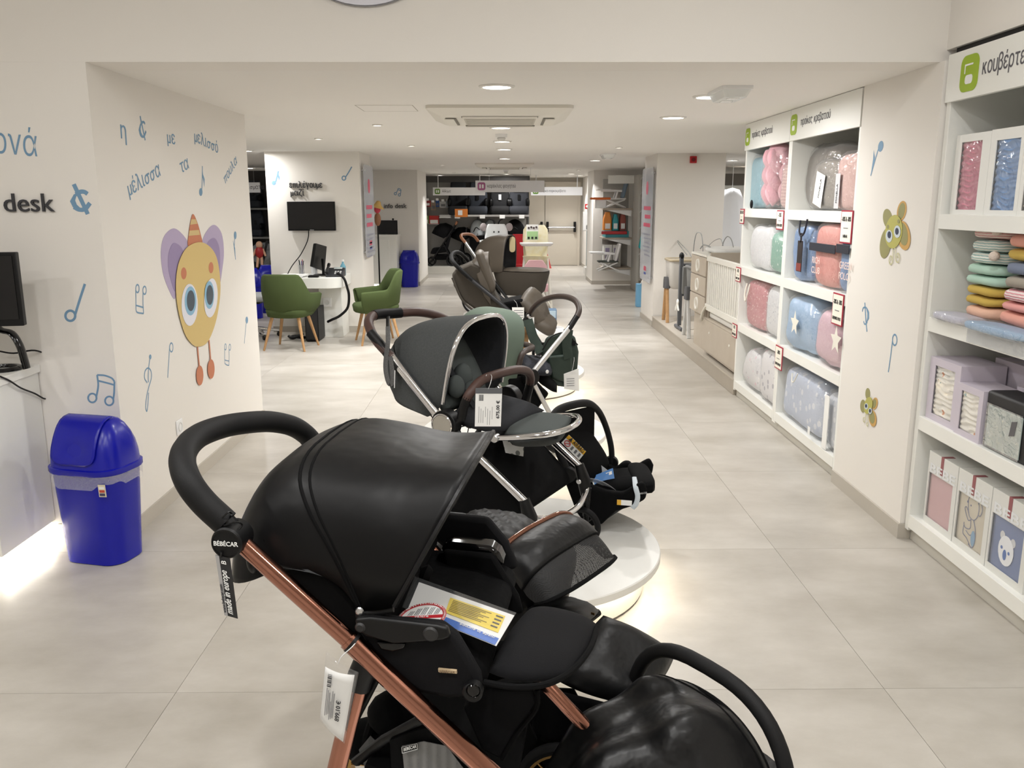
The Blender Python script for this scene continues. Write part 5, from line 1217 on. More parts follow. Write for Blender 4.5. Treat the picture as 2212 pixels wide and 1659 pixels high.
# ================================================================== chrome stroller with grey fabric
s2 = Side((.09, 3.04, 0), -29)
o = thing('stroller', 'grey fabric stroller with chrome frame and brown grips on a platform', 'stroller', s2.p(-.3, .25, PZ))
def far(x, y, v=.5): u, z = s2.uz(x, y, 0); return s2.p(u, v, z)
for f_ in (s2, far):
    MB().tube([f_(846, 770), f_(890, 827), f_(942, 892)], .0175, 16).build('frame_tube', CHROME, o)
    MB().tube([f_(990, 945), f_(1060, 1012), f_(1135, 1085)], .0155, 16).build('front_leg', CHROME, o)
    MB().tube([f_(975, 930), f_(992, 947)], .022, 12).build('leg_socket', BLACKP, o)
    MB().tube([f_(960, 930), f_(905, 1040), f_(865, 1120)], .015, 12, flat=.8).build('rear_leg', CHROME, o)
for f_, sg in ((s2, -1), (far, 1)):
    b_ = disc_part('frame_hub', f_(965, 915)+s2.a*(.002*sg), s2.a, .056, .05, BLACKP, o)
    h_ = disc_part('hub_cap', f_(964, 915)+s2.a*(.028*sg), s2.a, .043, .012, M('brushed_steel', (198, 196, 190), .24, 1.0), o, 40)
    MB().lathe([(.042, -.004), (.046, 0), (.042, .004)], f_(964, 915)+s2.a*(.032*sg), s2.a, 36, False).build('hub_ring', CHROME, o)
hp = smoothpath([s2(848, 774, 0), s2(815, 738, 0), s2(800, 712, .012), s2(797, 692, .05), s2(812, 680, .11), s2(850, 677, .2), s2(900, 674, .3), s2(940, 681, .40), s2(975, 698, .47), far(815, 738, .49), far(848, 774)], 6)
MB().tube(hp, .0195, 14).build('handle_grip', BROWN, o)
MB().tube(hp[23:33], .0215, 14).build('grip_sleeve', FOAM, o); MB().tube([s2(835, 760, 0), s2(862, 795, 0)], .0205, 14).build('grip_socket', BLACKP, o); MB().tube([s2(800, 718, .0), s2(838, 764, 0)], .0198, 14).build('grip_lower', BLACKP, o)
ribs = [((925, 900), (893, 835)), ((932, 897), (872, 775)), ((940, 890), (890, 722)), ((948, 882), (930, 694)), ((953, 876), (990, 687)), ((957, 872), (1048, 684))]
hd, sm = hood(s2, ribs, .02, .48, 'canopy', GREYF, o, e=.62, amp=.004, solid=.006)
MB().tube(sm[-1], .0095, 12).build('chrome_rim', CHROME, hd); MB().tube([q+(q-s2.p(-.45, .25, .9)).normalized()*.004 for q in sm[10]], .004, 6).build('canopy_seam', FABK, hd)
inner = [[q+(s2.p(-.42, .25, .92)-q)*.045 for q in r_] for r_ in sm[6:]]
MB().loft(inner, False, False).build('canopy_lining', GREYD, hd, smooth=4, solid=.003)
MB().prism([s2(x, y, .025) for x, y in ((855, 778), (885, 800), (935, 905), (900, 860))], s2.a*.004).build('rear_flap', GREYF, o, smooth=0)
pad('backrest', GREYQ, o, (s2(955, 900, .06), s2(895, 770, .06), s2(985, 700, .44), s2(1060, 850, .44)), .05, 14, 14, .3, .02)
pad('seat_cushion', GREYD, o, (s2(950, 905, .05), s2(1078, 938, .05), s2(1185, 886, .45), s2(1060, 850, .45)), .05, 14, 14, .3, .015)
for x, y, v, rx in ((1000, 812, .2, .05), (985, 835, .12, .045), (1020, 850, .2, .05)): MB().sph(s2(x, y, v), (rx*.8, rx*.6, rx*1.05), 16, 12).build('headrest_cushion', GREYQ, o)
for v in (.16, .30):
    MB().tube(smoothpath([s2(955, 760, v), s2(985, 820, v), s2(1020, 870, v), s2(1040, 905, v)], 5), .016, 8, flat=.35, ref=s2.a).build('harness_strap', GREYD, o)
MB().sph(s2(1048, 905, .22), (.03, .02, .03), 12, 10).build('harness_buckle', BLACKP, o)
lr = pad('leg_rest', GREYQ, o, (s2(1078, 944, .02), s2(1212, 938, .04), s2(1243, 900, .42), s2(1128, 888, .46)), .03, 16, 16, .45, .004)
pad('leg_rest_underside', GREYF, o, (s2(1088, 958, .03), s2(1208, 950, .05), s2(1236, 914, .40), s2(1130, 905, .44)), .075, 14, 14, .4, .0)
ch = smoothpath([s2(1068, 946, -.005), s2(1130, 944, .0), s2(1190, 937, .03), s2(1230, 925, .11), s2(1249, 911, .22), s2(1250, 902, .32), s2(1238, 898, .41), s2(1200, 898, .49)], 6)
MB().tube(ch, .0115, 12).build('chrome_edge', CHROME, lr); disc_part('leg_rest_pivot', s2(1070, 946, -.012), s2.a, .016, .03, ALU, o)
bb = smoothpath([s2(996, 905, 0), s2(1003, 876, 0), s2(1016, 848, .01), s2(1040, 822, .08), s2(1078, 807, .19), s2(1115, 799, .32), s2(1138, 802, .42), s2(1146, 818, .475), s2(1140, 848, .5), s2(1128, 885, .5)], 6)
MB().tube(bb[9:45], .0185, 14).build('bumper_bar', BROWN, o); MB().tube(bb[:11], .0185, 12).build('bumper_end', BLACKP, o); MB().tube(bb[43:], .0185, 12).build('bumper_end', BLACKP, o)
# basket
bsk = [(930, 985), (1000, 975), (1062, 1012), (1120, 1078), (1135, 1112), (1040, 1122), (940, 1110), (900, 1050)]
MB().prism([s2(x, y, .03) for x, y in bsk], s2.a*.44).build('basket', FABK, o, bevel=.02, seg=3)
MB().prism([s2(x, y, .16) for x, y in ((1085, 950), (1132, 950), (1130, 986), (1092, 978))], s2.a*.002).build('printed_card', pattern('camo_print', (214, 214, 212), (120, 122, 120), 'dots', 34, .35), o, smooth=0)
fb = smoothpath([s2(1140, 1118, .0), s2(1175, 1121, .08), s2(1215, 1115, .24), s2(1248, 1095, .38), s2(1264, 1068, .47), s2(1268, 1050, .5)], 6)
MB().tube(fb, .0125, 12).build('front_bar', CHROME, o)
for v, px in ((0, (1135, 1085)), (.5, None)):
    u0, z0 = s2.uz(1135, 1085, 0)
    MB().tube([s2.p(u0-.005, v, z0+.01), s2.p(u0+.02, v, z0-.06), s2.p(u0+.028, v, z0-.12)], [.024, .034, .026], 14, flat=.8, ref=s2.a).build('caster_housing', BLACKP, o)
    MB().tube([s2.p(u0+.028, v+.035, z0-.10), s2.p(u0+.015, v+.035, PZ+.085)], .012, 8).build('caster_fork', BLACKP, o)
    MB().tube([s2.p(u0+.028, v, z0-.10), s2.p(u0+.015, v+.035, PZ+.12)], .014, 8).build('caster_arm', BLACKP, o)
    disc_part('caster_badge', s2.p(u0+.01, v-.034, z0-.055), s2.a, .011, .006, ALU, o)
    wheel(s2, u0+.015, v, PZ+.085, .084, o, .034, BLACKP, 3)
ur = s2.uz(865, 1120, 0)[0]
for v in (-.03, .53): wheel(s2, ur-.02, v, PZ+.13, .128, o, .04, BLACKP, 6)
MB().tube([s2.p(ur-.02, -.03, PZ+.13), s2.p(ur-.02, .53, PZ+.13)], .01, 8).build('rear_axle', BLACKP, o)
for v in (0, .5): q = s2.uz(865, 1120, 0); MB().tube([s2.p(q[0], v, q[1]), s2.p(ur-.02, v, PZ+.13)], .014, 8).build('leg_end', BLACKP, o)
# strap and price label
MB().tube([s2(838, 684, .14), s2(838, 712, .05), s2(839, 718, .0)], .008, 6, flat=.3, ref=s2.h).build('wrist_strap', BLACKP, o)
MB().tube(smoothpath([s2(838, 705, .0), s2(838, 740, -.02), s2(834, 770, -.02), s2(833, 800, -.02), s2(840, 828, -.02), s2(848, 822, -.02), s2(846, 790, -.02), s2(842, 770, -.02)], 5), .011, 6, flat=.2, ref=s2.h).build('wrist_strap', M('strap_print', (40, 40, 42), .7, var=(120, 120, 120), var_scale=300), o)
MB().tube([s2(853, 800, -.02), s2(852, 838, -.02)], .002, 6).build('strap_cord', M('tag_string'), o)
g = thing('price_tag', 'white price label in a grey holder on the brown bumper bar', 'price tag', s2(1055, 922, -.03))
A_, B_, C_, D_ = [s2(x, y, -.03) for x, y in ((1028, 838), (1085, 838), (1082, 921), (1026, 921))]
dn, rt = (D_-A_), (B_-A_)
MB().prism([A_, B_, A_+rt+dn*.14, A_+dn*.14], -s2.a*.003).build('holder', M('holder_grey', (96, 98, 102), .4), g, smooth=0)
MB().prism([A_+dn*.13, B_+dn*.13, C_, D_], -s2.a*.0015).build('paper_label', PAPER, g, smooth=0)
for k in range(8): MB().obox(A_+rt*(.14+.022*k*1.0)+dn*.17-s2.a*.0018, rt*(.008+.006*(k % 2)), dn*.16, -s2.a*.0004).build('barcode_bar', DARK, g, smooth=0)
T('675,00 €', .019, DARK, A_+rt*.93+dn*.78-s2.a*.0016, -dn, -rt, 'lettering', g, bold=.012, lift=.001)
for k in range(7): MB().obox(A_+rt*(.14+.085*k)+dn*(.48+.05*(k % 3))-s2.a*.0018, rt*.012, dn*(.42-.05*(k % 4)), -s2.a*.0004).build('text_line', GREY_PRINT, g, smooth=0)
tag_string(g, [s2(1055, 840, -.032), s2(1060, 826, -.034), s2(1062, 812, .10), s2(1054, 805, .14), s2(1050, 812, .08)], .0012)

# ================================================================== infant car seat on the chrome stroller's platform
k3 = Side((.36, 3.60, 0), -14)
o = thing('infant_car_seat', 'black fabric infant car seat with airbag label on the lit platform', 'car seat', k3.p(.03, .2, PZ))
nside = [(1212, 985), (1240, 1022), (1275, 1050), (1310, 1062), (1345, 1066), (1372, 1050), (1388, 1042), (1397, 1060), (1394, 1080), (1370, 1094), (1330, 1106), (1300, 1134), (1268, 1140), (1244, 1108), (1222, 1050)]
def kq(x, y, v): u, z = k3.uz(x, y, 0); return k3.p(u, v, z)
for v0, v1 in ((.0, .045), (.355, .40)): MB().prism([kq(x, y, v0) for x, y in nside], k3.a*(v1-v0)).build('shell_side', FABK, o, bevel=.016, seg=3)
MB().prism([kq(x, y, .03) for x, y in ((1214, 1000), (1262, 1085), (1300, 1095), (1345, 1088), (1385, 1066), (1394, 1080), (1340, 1108), (1300, 1134), (1268, 1140), (1240, 1108))], k3.a*.34).build('shell', M('shell_black', (22, 22, 23), .5), o, bevel=.012)
pad('seat_pad', LINER, o, (kq(1262, 1078, .04), kq(1385, 1066, .04), kq(1385, 1066, .36), kq(1262, 1078, .36)), .04, 12, 12, .3, .02)
pad('backrest', FABK, o, (k3(1262, 1062, .04), k3(1180, 938, .04), k3(1238, 890, .36), k3(1322, 1010, .36)), .07, 14, 14, .3, .02)
MB().prism([k3(x, y, .345) for x, y in ((1296, 1012), (1332, 1012), (1344, 1000), (1358, 999), (1376, 1022), (1396, 1052), (1392, 1078), (1360, 1084), (1310, 1060))], k3.a*.055).build('foot_wing', FABK, o, bevel=.018, seg=3)
MB().sph(kq(1376, 1060, .19), (.05, .17, .035), 16, 12, .6).build('foot_end', FABK, o)
hp = smoothpath([k3(1228, 1025, -.005), k3(1203, 965, -.005), k3(1193, 915, .01), k3(1204, 888, .07), k3(1240, 874, .17), k3(1272, 872, .27), k3(1294, 890, .35), k3(1310, 925, .395), k3(1320, 965, .405), k3(1322, 1000, .405)], 6)
MB().tube(hp, .019, 12, flat=.75).build('carry_handle', FOAM, o)
disc_part('handle_hub', k3(1228, 1025, -.008), k3.a, .035, .03, BLACKP, o); disc_part('handle_hub', k3(1320, 1000, .405), k3.a, .035, .03, BLACKP, o); disc_part('hub_rivet', k3(1300, 993, .37), k3.a, .012, .008, ALU, o)
MB().add([k3(1208, 892, .08), k3(1283, 876, .30), k3(1281, 975, .33), k3(1240, 960, .2), k3(1214, 935, .08)], [(0, 1, 2, 3, 4)]).build('sun_canopy', FABK, o, smooth=0, solid=.004)
MB().tube([k3(1283, 876, .30), k3(1281, 975, .33)], .004, 6).build('canopy_edge', FABK2, o)
ab = [k3(x, y, .0) for x, y in ((1229, 939), (1266, 975), (1251, 994), (1213, 956))]
bn = (ab[1]-ab[0]).cross(ab[3]-ab[0]).normalized(); bn = bn if bn.dot(CP-ab[0]) > 0 else -bn
def abq(u, v): return ab[0].lerp(ab[1], u).lerp(ab[3].lerp(ab[2], u), v)
def abp(name, mat, u0, u1, v0, v1, l): return MB().prism([abq(u0, v0)+bn*l, abq(u1, v0)+bn*l, abq(u1, v1)+bn*l, abq(u0, v1)+bn*l], bn*.0005).build(name, mat, lb, smooth=0)
lb = MB().prism([q+bn*.001 for q in ab], bn*.001).build('airbag_label', PAPER, o, smooth=0)
abp('label_band', M('label_amber', (222, 172, 50), .5), 0, 1, 0, .38, .0025)
T('▲ AIRBAG', .026, DARK, abq(.12, .32)+bn*.003, ab[1]-ab[0], ab[0]-ab[3], 'lettering', lb, width=.085, bold=.01)
cc_ = abq(.2, .66); n_ = 20; e1 = (ab[1]-ab[0]).normalized(); e2 = (ab[0]-ab[3]).normalized()
MB().tube([cc_+bn*.003+e1*(.014*math.cos(2*math.pi*k/n_))+e2*(.012*math.sin(2*math.pi*k/n_)) for k in range(n_)], .0018, 6, closed=True).build('ban_ring', RED, lb); MB().tube([cc_+bn*.003-e1*.01-e2*.008, cc_+bn*.003+e1*.01+e2*.008], .0016, 6).build('ban_bar', RED, lb)
for u0 in (.42, .62, .82): abp('pictogram', GREY_PRINT, u0, u0+.1, .5, .85, .0025)
# strap, labels, brochure
MB().tube(smoothpath([kq(1366, 1046, .1), kq(1373, 1052, .0), kq(1378, 1070, -.012), kq(1374, 1088, -.006), kq(1366, 1098, .0)], 5), .011, 8, flat=.25, ref=k3.h).build('belt_guide', M('belt_pale', (196, 206, 214), .5), o)
q = k3(1333, 1079, -.006); lb2 = MB().obox(q, k3.h*.065, V((0, 0, -.024)), -k3.a*.001).build('side_label', PAPER, o, smooth=0); MB().obox(q-k3.a*.0012, k3.h*.018, V((0, 0, -.024)), -k3.a*.0006).build('label_mark', M('label_amber'), lb2, smooth=0)
T('MAXI-COSI', .011, M('print_pale_grey'), k3(1381, 1068, -.01), k3.h, UZ, 'lettering', o, width=.034, bold=.01, rot=12)
g = thing('brochure', 'blue and white product brochure tucked in the infant car seat', 'brochure', k3(1300, 1050, .15))
b4 = [k3(x, y, v) for x, y, v in ((1277, 1030, .13), (1324, 1011, .16), (1330, 1050, .12), (1284, 1056, .10))]
MB().prism(b4, -k3.a*.002).build('cover', M('brochure_blue', (44, 118, 190), .4), g, smooth=0)
MB().prism([b4[0]-k3.a*.0024, b4[0].lerp(b4[1], .06)-k3.a*.0024, b4[3].lerp(b4[2], .06)-k3.a*.0024, b4[3]-k3.a*.0024], -k3.a*.0004).build('white_edge', PAPER, g, smooth=0)
MB().prism([b4[0].lerp(b4[1], .66).lerp(b4[3].lerp(b4[2], .66), .12)-k3.a*.0024, b4[0].lerp(b4[1], .93).lerp(b4[3].lerp(b4[2], .93), .12)-k3.a*.0024, b4[0].lerp(b4[1], .93).lerp(b4[3].lerp(b4[2], .93), .3)-k3.a*.0024, b4[0].lerp(b4[1], .66).lerp(b4[3].lerp(b4[2], .66), .3)-k3.a*.0024], -k3.a*.0004).build('logo_block', PAPER, g, smooth=0)
MB().prism([k3(x, y, .2) for x, y in ((1270, 1030), (1294, 1002), (1318, 1020), (1290, 1048))], k3.a*.002).build('inner_sheet', M('sheet_grey', (206, 208, 212), .5), g, smooth=0)
MB().grid(lambda i, j: k3(1270+60*j, 1041+26*j*j-8*i, .08-.03*i), 4, 10).build('plastic_sleeve', film('sleeve_pale', amount=.4, gloss=.6), g, smooth=4, solid=.001)

# ================================================================== green-hooded stroller
s3 = Side(atY(1245, 690, 4.95), 35); s3.o.z = 0
SAGE = M('sage_fabric', (93, 107, 95), .8, bump=(300, .2, .001)); GRN = M('forest_nylon', (40, 55, 46), .6, bump=(20, .4, .006)); NVQ = M('navy_quilt', (32, 35, 44), .85, bump=(60, .9, .008))
o = thing('stroller', 'sage green hooded stroller with silver tubes behind the grey one', 'stroller', s3.p(-.4, .25, PZ))
def f3(x, y, v=.5): u, z = s3.uz(x, y, 0); return s3.p(u, v, z)
DKBR = M('dark_brown_grip', (58, 46, 40), .5, bump=(160, .2, .001)); SILV = M('silver_satin', (222, 222, 222), .3, .85)
hp = smoothpath([s3(1228, 712, 0), s3(1244, 688, 0), s3(1251, 668, .02), s3(1243, 650, .08), s3(1222, 641, .17), s3(1196, 641, .27), s3(1170, 650, .37), s3(1153, 664, .44), s3(1140, 684, .49), s3(1126, 706, .5)], 6)
MB().tube(hp[7:-8], .0175, 14).build('handle_grip', DKBR, o)
for a, b in ((hp[0], hp[8]), (hp[-9], hp[-1])): MB().tube([a, a.lerp(b, .5), b], .0175, 12).build('grip_socket', BLACKP, o)
MB().tube([s3(1231, 707, 0), s3(1190, 757, 0), s3(1150, 806, 0)], .017, 12, flat=.8).build('frame_tube', SILV, o); MB().tube([s3(1128, 704, .5), s3(1105, 732, .5), s3(1060, 790, .5)], .017, 12, flat=.8).build('frame_tube', SILV, o)
disc_part('grip_button', s3(1142, 683, .47), s3.a, .014, .012, ALU, o)
for f_ in (lambda x, y: s3(x, y, 0), f3):
    disc_part('frame_hub', f_(1145, 815), s3.a, .05, .05, BLACKP, o)
    MB().tube([f_(1145, 815), f_(1140, 870), f_(1120, 930)], .017, 12).build('leg', BLACKP, o); MB().tube([f_(1145, 815), f_(1175, 870), f_(1205, 925)], .014, 12).build('leg', SILV, o)
ribs = [((1090, 850), (1028, 800)), ((1094, 848), (1010, 735)), ((1098, 845), (1022, 690)), ((1102, 842), (1050, 668)), ((1106, 840), (1085, 668)), ((1110, 838), (1098, 676))]
hd, sm = hood(s3, ribs, .03, .47, 'canopy', SAGE, o, e=.55, solid=.006); MB().tube([q+(q-s3.p(-.5, .25, .9)).normalized()*.004 for q in sm[9]], .004, 6).build('canopy_seam', SAGE, hd)
MB().obox(sm[14][16]+V((0, 0, .004)), V((.03, 0, 0)), V((0, .012, 0)), V((0, 0, .002))).build('canopy_badge', BLACKP, hd, smooth=0)
pad('seat_liner', NVQ, o, (s3(1085, 800, .04), s3(1195, 812, .04), s3(1190, 778, .44), s3(1085, 770, .44)), .05, 14, 14, .3, .02, amp=.02, sc=20)
pad('leg_rest', LINER, o, (s3(1160, 820, .05), s3(1205, 850, .05), s3(1200, 828, .42), s3(1165, 800, .42)), .04, 10, 10, .3, .01)
MB().tube(smoothpath([s3(1120, 790, .02), s3(1130, 762, .03), s3(1150, 750, .15), s3(1120, 742, .35), s3(1100, 750, .45)], 6), .017, 12).build('bumper_bar', DKBR, o)
MB().prism([s3(x, y, .02) for x, y in ((1095, 815), (1150, 812), (1190, 850), (1160, 890), (1100, 880))], s3.a*.44).build('seat_shell', FABK, o, bevel=.02)
disc_part('shell_rivet', s3(1182, 803, .02), s3.a, .011, .008, PAPER, o)
for u_, v in ((1120, -.02), (1120, .52)): q = s3.uz(u_, 930, 0); wheel(s3, q[0], v, PZ+.10, .10, o, .035, BLACKP, 5); MB().tube([s3.p(q[0], v*.96+.0, q[1]), s3.p(q[0], v, PZ+.10)], .013, 8).build('fork', BLACKP, o)
for u_, v in ((1205, -.02), (1205, .52)): q = s3.uz(u_, 925, 0); wheel(s3, q[0], v, PZ+.12, .12, o, .04, BLACKP, 5); MB().tube([s3.p(q[0], v*.96, q[1]), s3.p(q[0], v, PZ+.12)], .013, 8).build('fork', BLACKP, o)
# changing bag hung on the handle
o = thing('changing_bag', 'dark green changing bag hung on the silver stroller handle', 'bag', atY(1215, 842, 5.25))
BG = Side(atY(1190, 780, 5.12), 14)
MB().loft([[BG(x, y, v) for x, y in ((1168, 760), (1180, 728), (1215, 716), (1242, 726), (1250, 760), (1246, 812), (1236, 838), (1205, 834), (1175, 815))] for v in (.0, .02, .10, .14)]).build('body', GRN, o, bevel=.015, seg=3)
MB().prism([BG(x, y, -.025) for x, y in ((1185, 770), (1235, 765), (1238, 815), (1228, 828), (1192, 818))], BG.a*.03).build('front_pocket', GRN, o, bevel=.012)
MB().tube(smoothpath([BG(1172, 756, -.01), BG(1190, 728, -.012), BG(1220, 720, -.012), BG(1248, 745, -.01)], 5), .004, 6).build('zip', BLACKP, o)
MB().tube([BG(1228, 712, -.03), BG(1224, 745, -.04), BG(1228, 775, -.035)], .03, 8, flat=.12, ref=BG.h).build('strap', GRN, o); MB().tube([BG(1140, 690, .05), BG(1152, 730, .02), BG(1168, 762, -.01)], .03, 8, flat=.12, ref=BG.h).build('strap', GRN, o)
MB().obox(BG(1236, 736, -.012), BG.h*.02, V((0, 0, -.03)), -BG.a*.004).build('tab', BLACKP, o, smooth=0)
g = thing('price_tag', 'white price label hanging under the green changing bag', 'price tag', BG(1236, 845, -.03))
MB().prism([BG(x, y, -.028) for x, y in ((1218, 808), (1250, 796), (1251, 845), (1219, 840))], BG.a*.004).build('paper_label', PAPER, g, smooth=0)
for k in range(4): MB().obox(BG(1224, 818+5*k, -.032), BG.h*.05, V((0, 0, -.003)), -BG.a*.0004).build('text_line', GREY_PRINT, g, smooth=0)
tag_string(g, [BG(1236, 800, -.03), BG(1240, 780, -.035), BG(1240, 770, .01)])
o = thing('paper_bag', 'small tan paper bag hanging on the far silver tube', 'bag', s3(1130, 765, .3))
MB().prism([s3(x, y, .36) for x, y in ((1118, 718), (1134, 706), (1143, 714), (1141, 762), (1118, 764))], s3.a*.03).build('bag_body', M('kraft_tan', (190, 148, 100), .8), o, bevel=.003); MB().obox(s3(1133, 708, .355), s3.h*.03, V((0, 0, -.03)), -s3.a*.002).build('folded_flap', M('kraft_tan'), o, smooth=0)
g = thing('price_tag', 'tall white card behind the far silver tube of the green stroller', 'price tag', s3(1150, 715, .52))
MB().prism([s3(x, y, .53) for x, y in ((1136, 688), (1154, 685), (1154, 724), (1138, 722))], s3.a*.002).build('paper_label', PAPER, g, smooth=0)
for k in range(3): MB().obox(s3(1140, 695+7*k, .528), s3.h*.03, V((0, 0, -.003)), -s3.a*.0005).build('text_line', GREY_PRINT, g, smooth=0)

# ================================================================== taupe strollers further back
TAU = M('taupe_melange', (58, 52, 44), .85, bump=(300, .3, .001)); TAUL = M('taupe_leatherette', (76, 68, 58), .55, bump=(30, .3, .004)); TAUG = M('grey_window_mesh', (88, 92, 96), .8)
a4 = Side((atY(1000, 600, 7.25).x, 7.25, 0), 0)
o = thing('stroller', 'taupe seat stroller with black handle behind the green one', 'stroller', a4.p(.25, .22, PZ))
MB().tube(smoothpath([a4(1020, 606, 0), a4(994, 582, 0), a4(979, 566, .01), a4(975, 554, .08), a4(981, 546, .18), a4(992, 546, .28), a4(1002, 554, .38), a4(1016, 570, .44), a4(1030, 584, .45)], 6), .018, 12).build('handle_grip', FOAM, o)
for v in (0, .45):
    u0, z0 = a4.uz(1012, 599, 0); u1, z1_ = a4.uz(1135, 700, 0)
    MB().tube([a4.p(u0, v, z0), a4.p(u1, v, z1_), a4.p(u1+.16, v, z1_-.26)], .02, 12, flat=.7).build('frame_tube', M('dark_anodised', (52, 52, 54), .4, .6), o)
    MB().tube([a4.p(u1-.1, v, z1_+.12), a4.p(u1-.33, v, PZ+.15)], .016, 10).build('rear_leg', M('dark_anodised'), o)
    wheel(a4, u1-.35, v, PZ+.135, .135, o, .04, BLACKP, 8); wheel(a4, u1+.17, v, PZ+.10, .10, o, .035, BLACKP, 8)
MB().prism([a4(x, y, .03) for x, y in ((976, 592), (984, 583), (1018, 568), (1036, 576), (1062, 620), (1098, 688), (1090, 694), (1036, 676), (1000, 650), (980, 618))], a4.a*.38).build('seat_unit', TAU, o, bevel=.02, seg=3)
MB().tube(smoothpath([a4(977, 600, .02), a4(1000, 650, .02), a4(1036, 677, .02), a4(1092, 694, .02)], 5), .01, 8).build('seat_piping', M('taupe_dark', (62, 57, 50), .8), o)
hood(a4, [((1046, 640), (1022, 563)), ((1052, 648), (1040, 548)), ((1060, 660), (1056, 545))], .02, .42, 'canopy', TAUL, o, e=.6)
MB().prism([a4(x, y, .01) for x, y in ((1024, 545), (1042, 543), (1072, 625), (1058, 640))], a4.a*.42).build('canopy_fold', TAUL, o, bevel=.035, seg=4)
fm = smoothpath([a4(1128, 640, .1), a4(1146, 634, .1), a4(1163, 660, .1), a4(1172, 690, .1), a4(1180, 712, .1)], 5)
pad('footmuff', TAUL, o, (a4(1118, 650, .03), a4(1170, 712, .03), a4(1192, 700, .42), a4(1148, 612, .42)), .09, 16, 16, .4, .03, amp=.02, quilt=.006); pad('footmuff_toe', TAUL, o, (a4(1150, 700, .02), a4(1195, 728, .02), a4(1204, 704, .4), a4(1164, 672, .4)), .09, 12, 12, .4, .03)
MB().prism([a4(x, y, .05) for x, y in ((1060, 660), (1130, 645), (1140, 700), (1100, 712))], a4.a*.35).build('seat_shell', FABK, o, bevel=.02)
g = thing('price_tag', 'white price label under the taupe seat stroller', 'price tag', a4(1118, 690, -.02)); MB().prism([a4(x, y, -.03) for x, y in ((1106, 664), (1132, 664), (1132, 694), (1108, 694))], -a4.a*.002).build('paper_label', PAPER, g, smooth=0)
for k in range(4): MB().obox(a4(1110, 670+5*k, -.033), a4.h*.08, V((0, 0, -.005)), -a4.a*.001).build('text_line', GREY_PRINT, g, smooth=0)
tag_string(g, [a4(1118, 666, -.03), a4(1116, 655, -.02), a4(1110, 648, -.01)])
b4 = Side((atY(1080, 600, 11.1).x, 11.1, 0), -24)
o = thing('stroller', 'taupe carrycot stroller with tan leather handle and big rear wheel', 'stroller', b4.p(-.1, .22, PZ))
TAN = M('tan_leather', (140, 92, 62), .5)
MB().tube(smoothpath([b4(1006, 524, 0), b4(998, 515, .0), b4(996, 509, .04), b4(1001, 506, .12), b4(1015, 506, .3), b4(1025, 511, .40), b4(1033, 521, .44)], 6), .02, 12).build('handle_grip', TAN, o)
for v in (0, .44):
    u0, z0 = b4.uz(1005, 523, 0); u1, z1_ = b4.uz(1060, 585, 0)
    MB().tube([b4.p(u0, v, z0), b4.p(u0+.16, v, z0-.20)], .018, 10).build('frame_tube', ALU, o); MB().tube([b4.p(u0+.16, v, z0-.2), b4.p(u0+.62, v, PZ+.2)], .018, 10).build('frame_tube', BLACKP, o)
    MB().tube([b4.p(u0+.32, v, z0-.45), b4.p(u0+.15, v, PZ+.2)], .016, 10).build('rear_leg', BLACKP, o)
    q = b4.uz(1025, 652, 0); wheel(b4, q[0], v, PZ+.185, .185, o, .05, M('rim_silver', (170, 170, 172), .35, .6), 10); wheel(b4, u0+.66, v, PZ+.12, .12, o, .04, BLACKP, 8)
rg = []
for z, w, l in (((b4.uz(1110, 640, 0)[1]), .30, .50), ((b4.uz(1110, 630, 0)[1]), .36, .62), ((b4.uz(1110, 592, 0)[1]), .42, .74), ((b4.uz(1110, 588, 0)[1]), .42, .74)):
    uc = b4.uz(1112, 610, 0)[0]; rg.append([b4.p(uc+x, .22+y, z) for x, y in rrect(l, w, w*.44, 7)])
MB().loft(rg).build('carrycot_tub', TAU, o)
uc = b4.uz(1112, 590, 0)
MB().loft([[b4.p(uc[0]+.06+x, .22+y, uc[1]+.02+.03*k) for x, y in rrect(.62-.1*k, .43-.06*k, .17, 7)] for k in (0, .6, 1)]).build('apron', TAUL, o)
hd, sm = hood(b4, [((1056, 590), (1040, 575)), ((1064, 588), (1034, 540)), ((1072, 588), (1052, 516)), ((1080, 588), (1082, 508)), ((1086, 586), (1104, 509))], .01, .43, 'canopy', TAUL, o, e=.6, solid=.008)
MB().loft([[q+(b4.p(uc[0]-.15, .22, uc[1]+.1)-q)*.05 for q in r_] for r_ in sm[6:]], False, False).build('canopy_lining', M('lining_charcoal', (46, 46, 50), .85), hd, smooth=4, solid=.004)
MB().prism([b4(1107+a*.9, 528+b, .25) for a, b in rrect(14, 34, 6.8, 5)], -b4.a*.01).build('night_light', M('cream_plastic', (206, 190, 150), .5), o, bevel=.003)
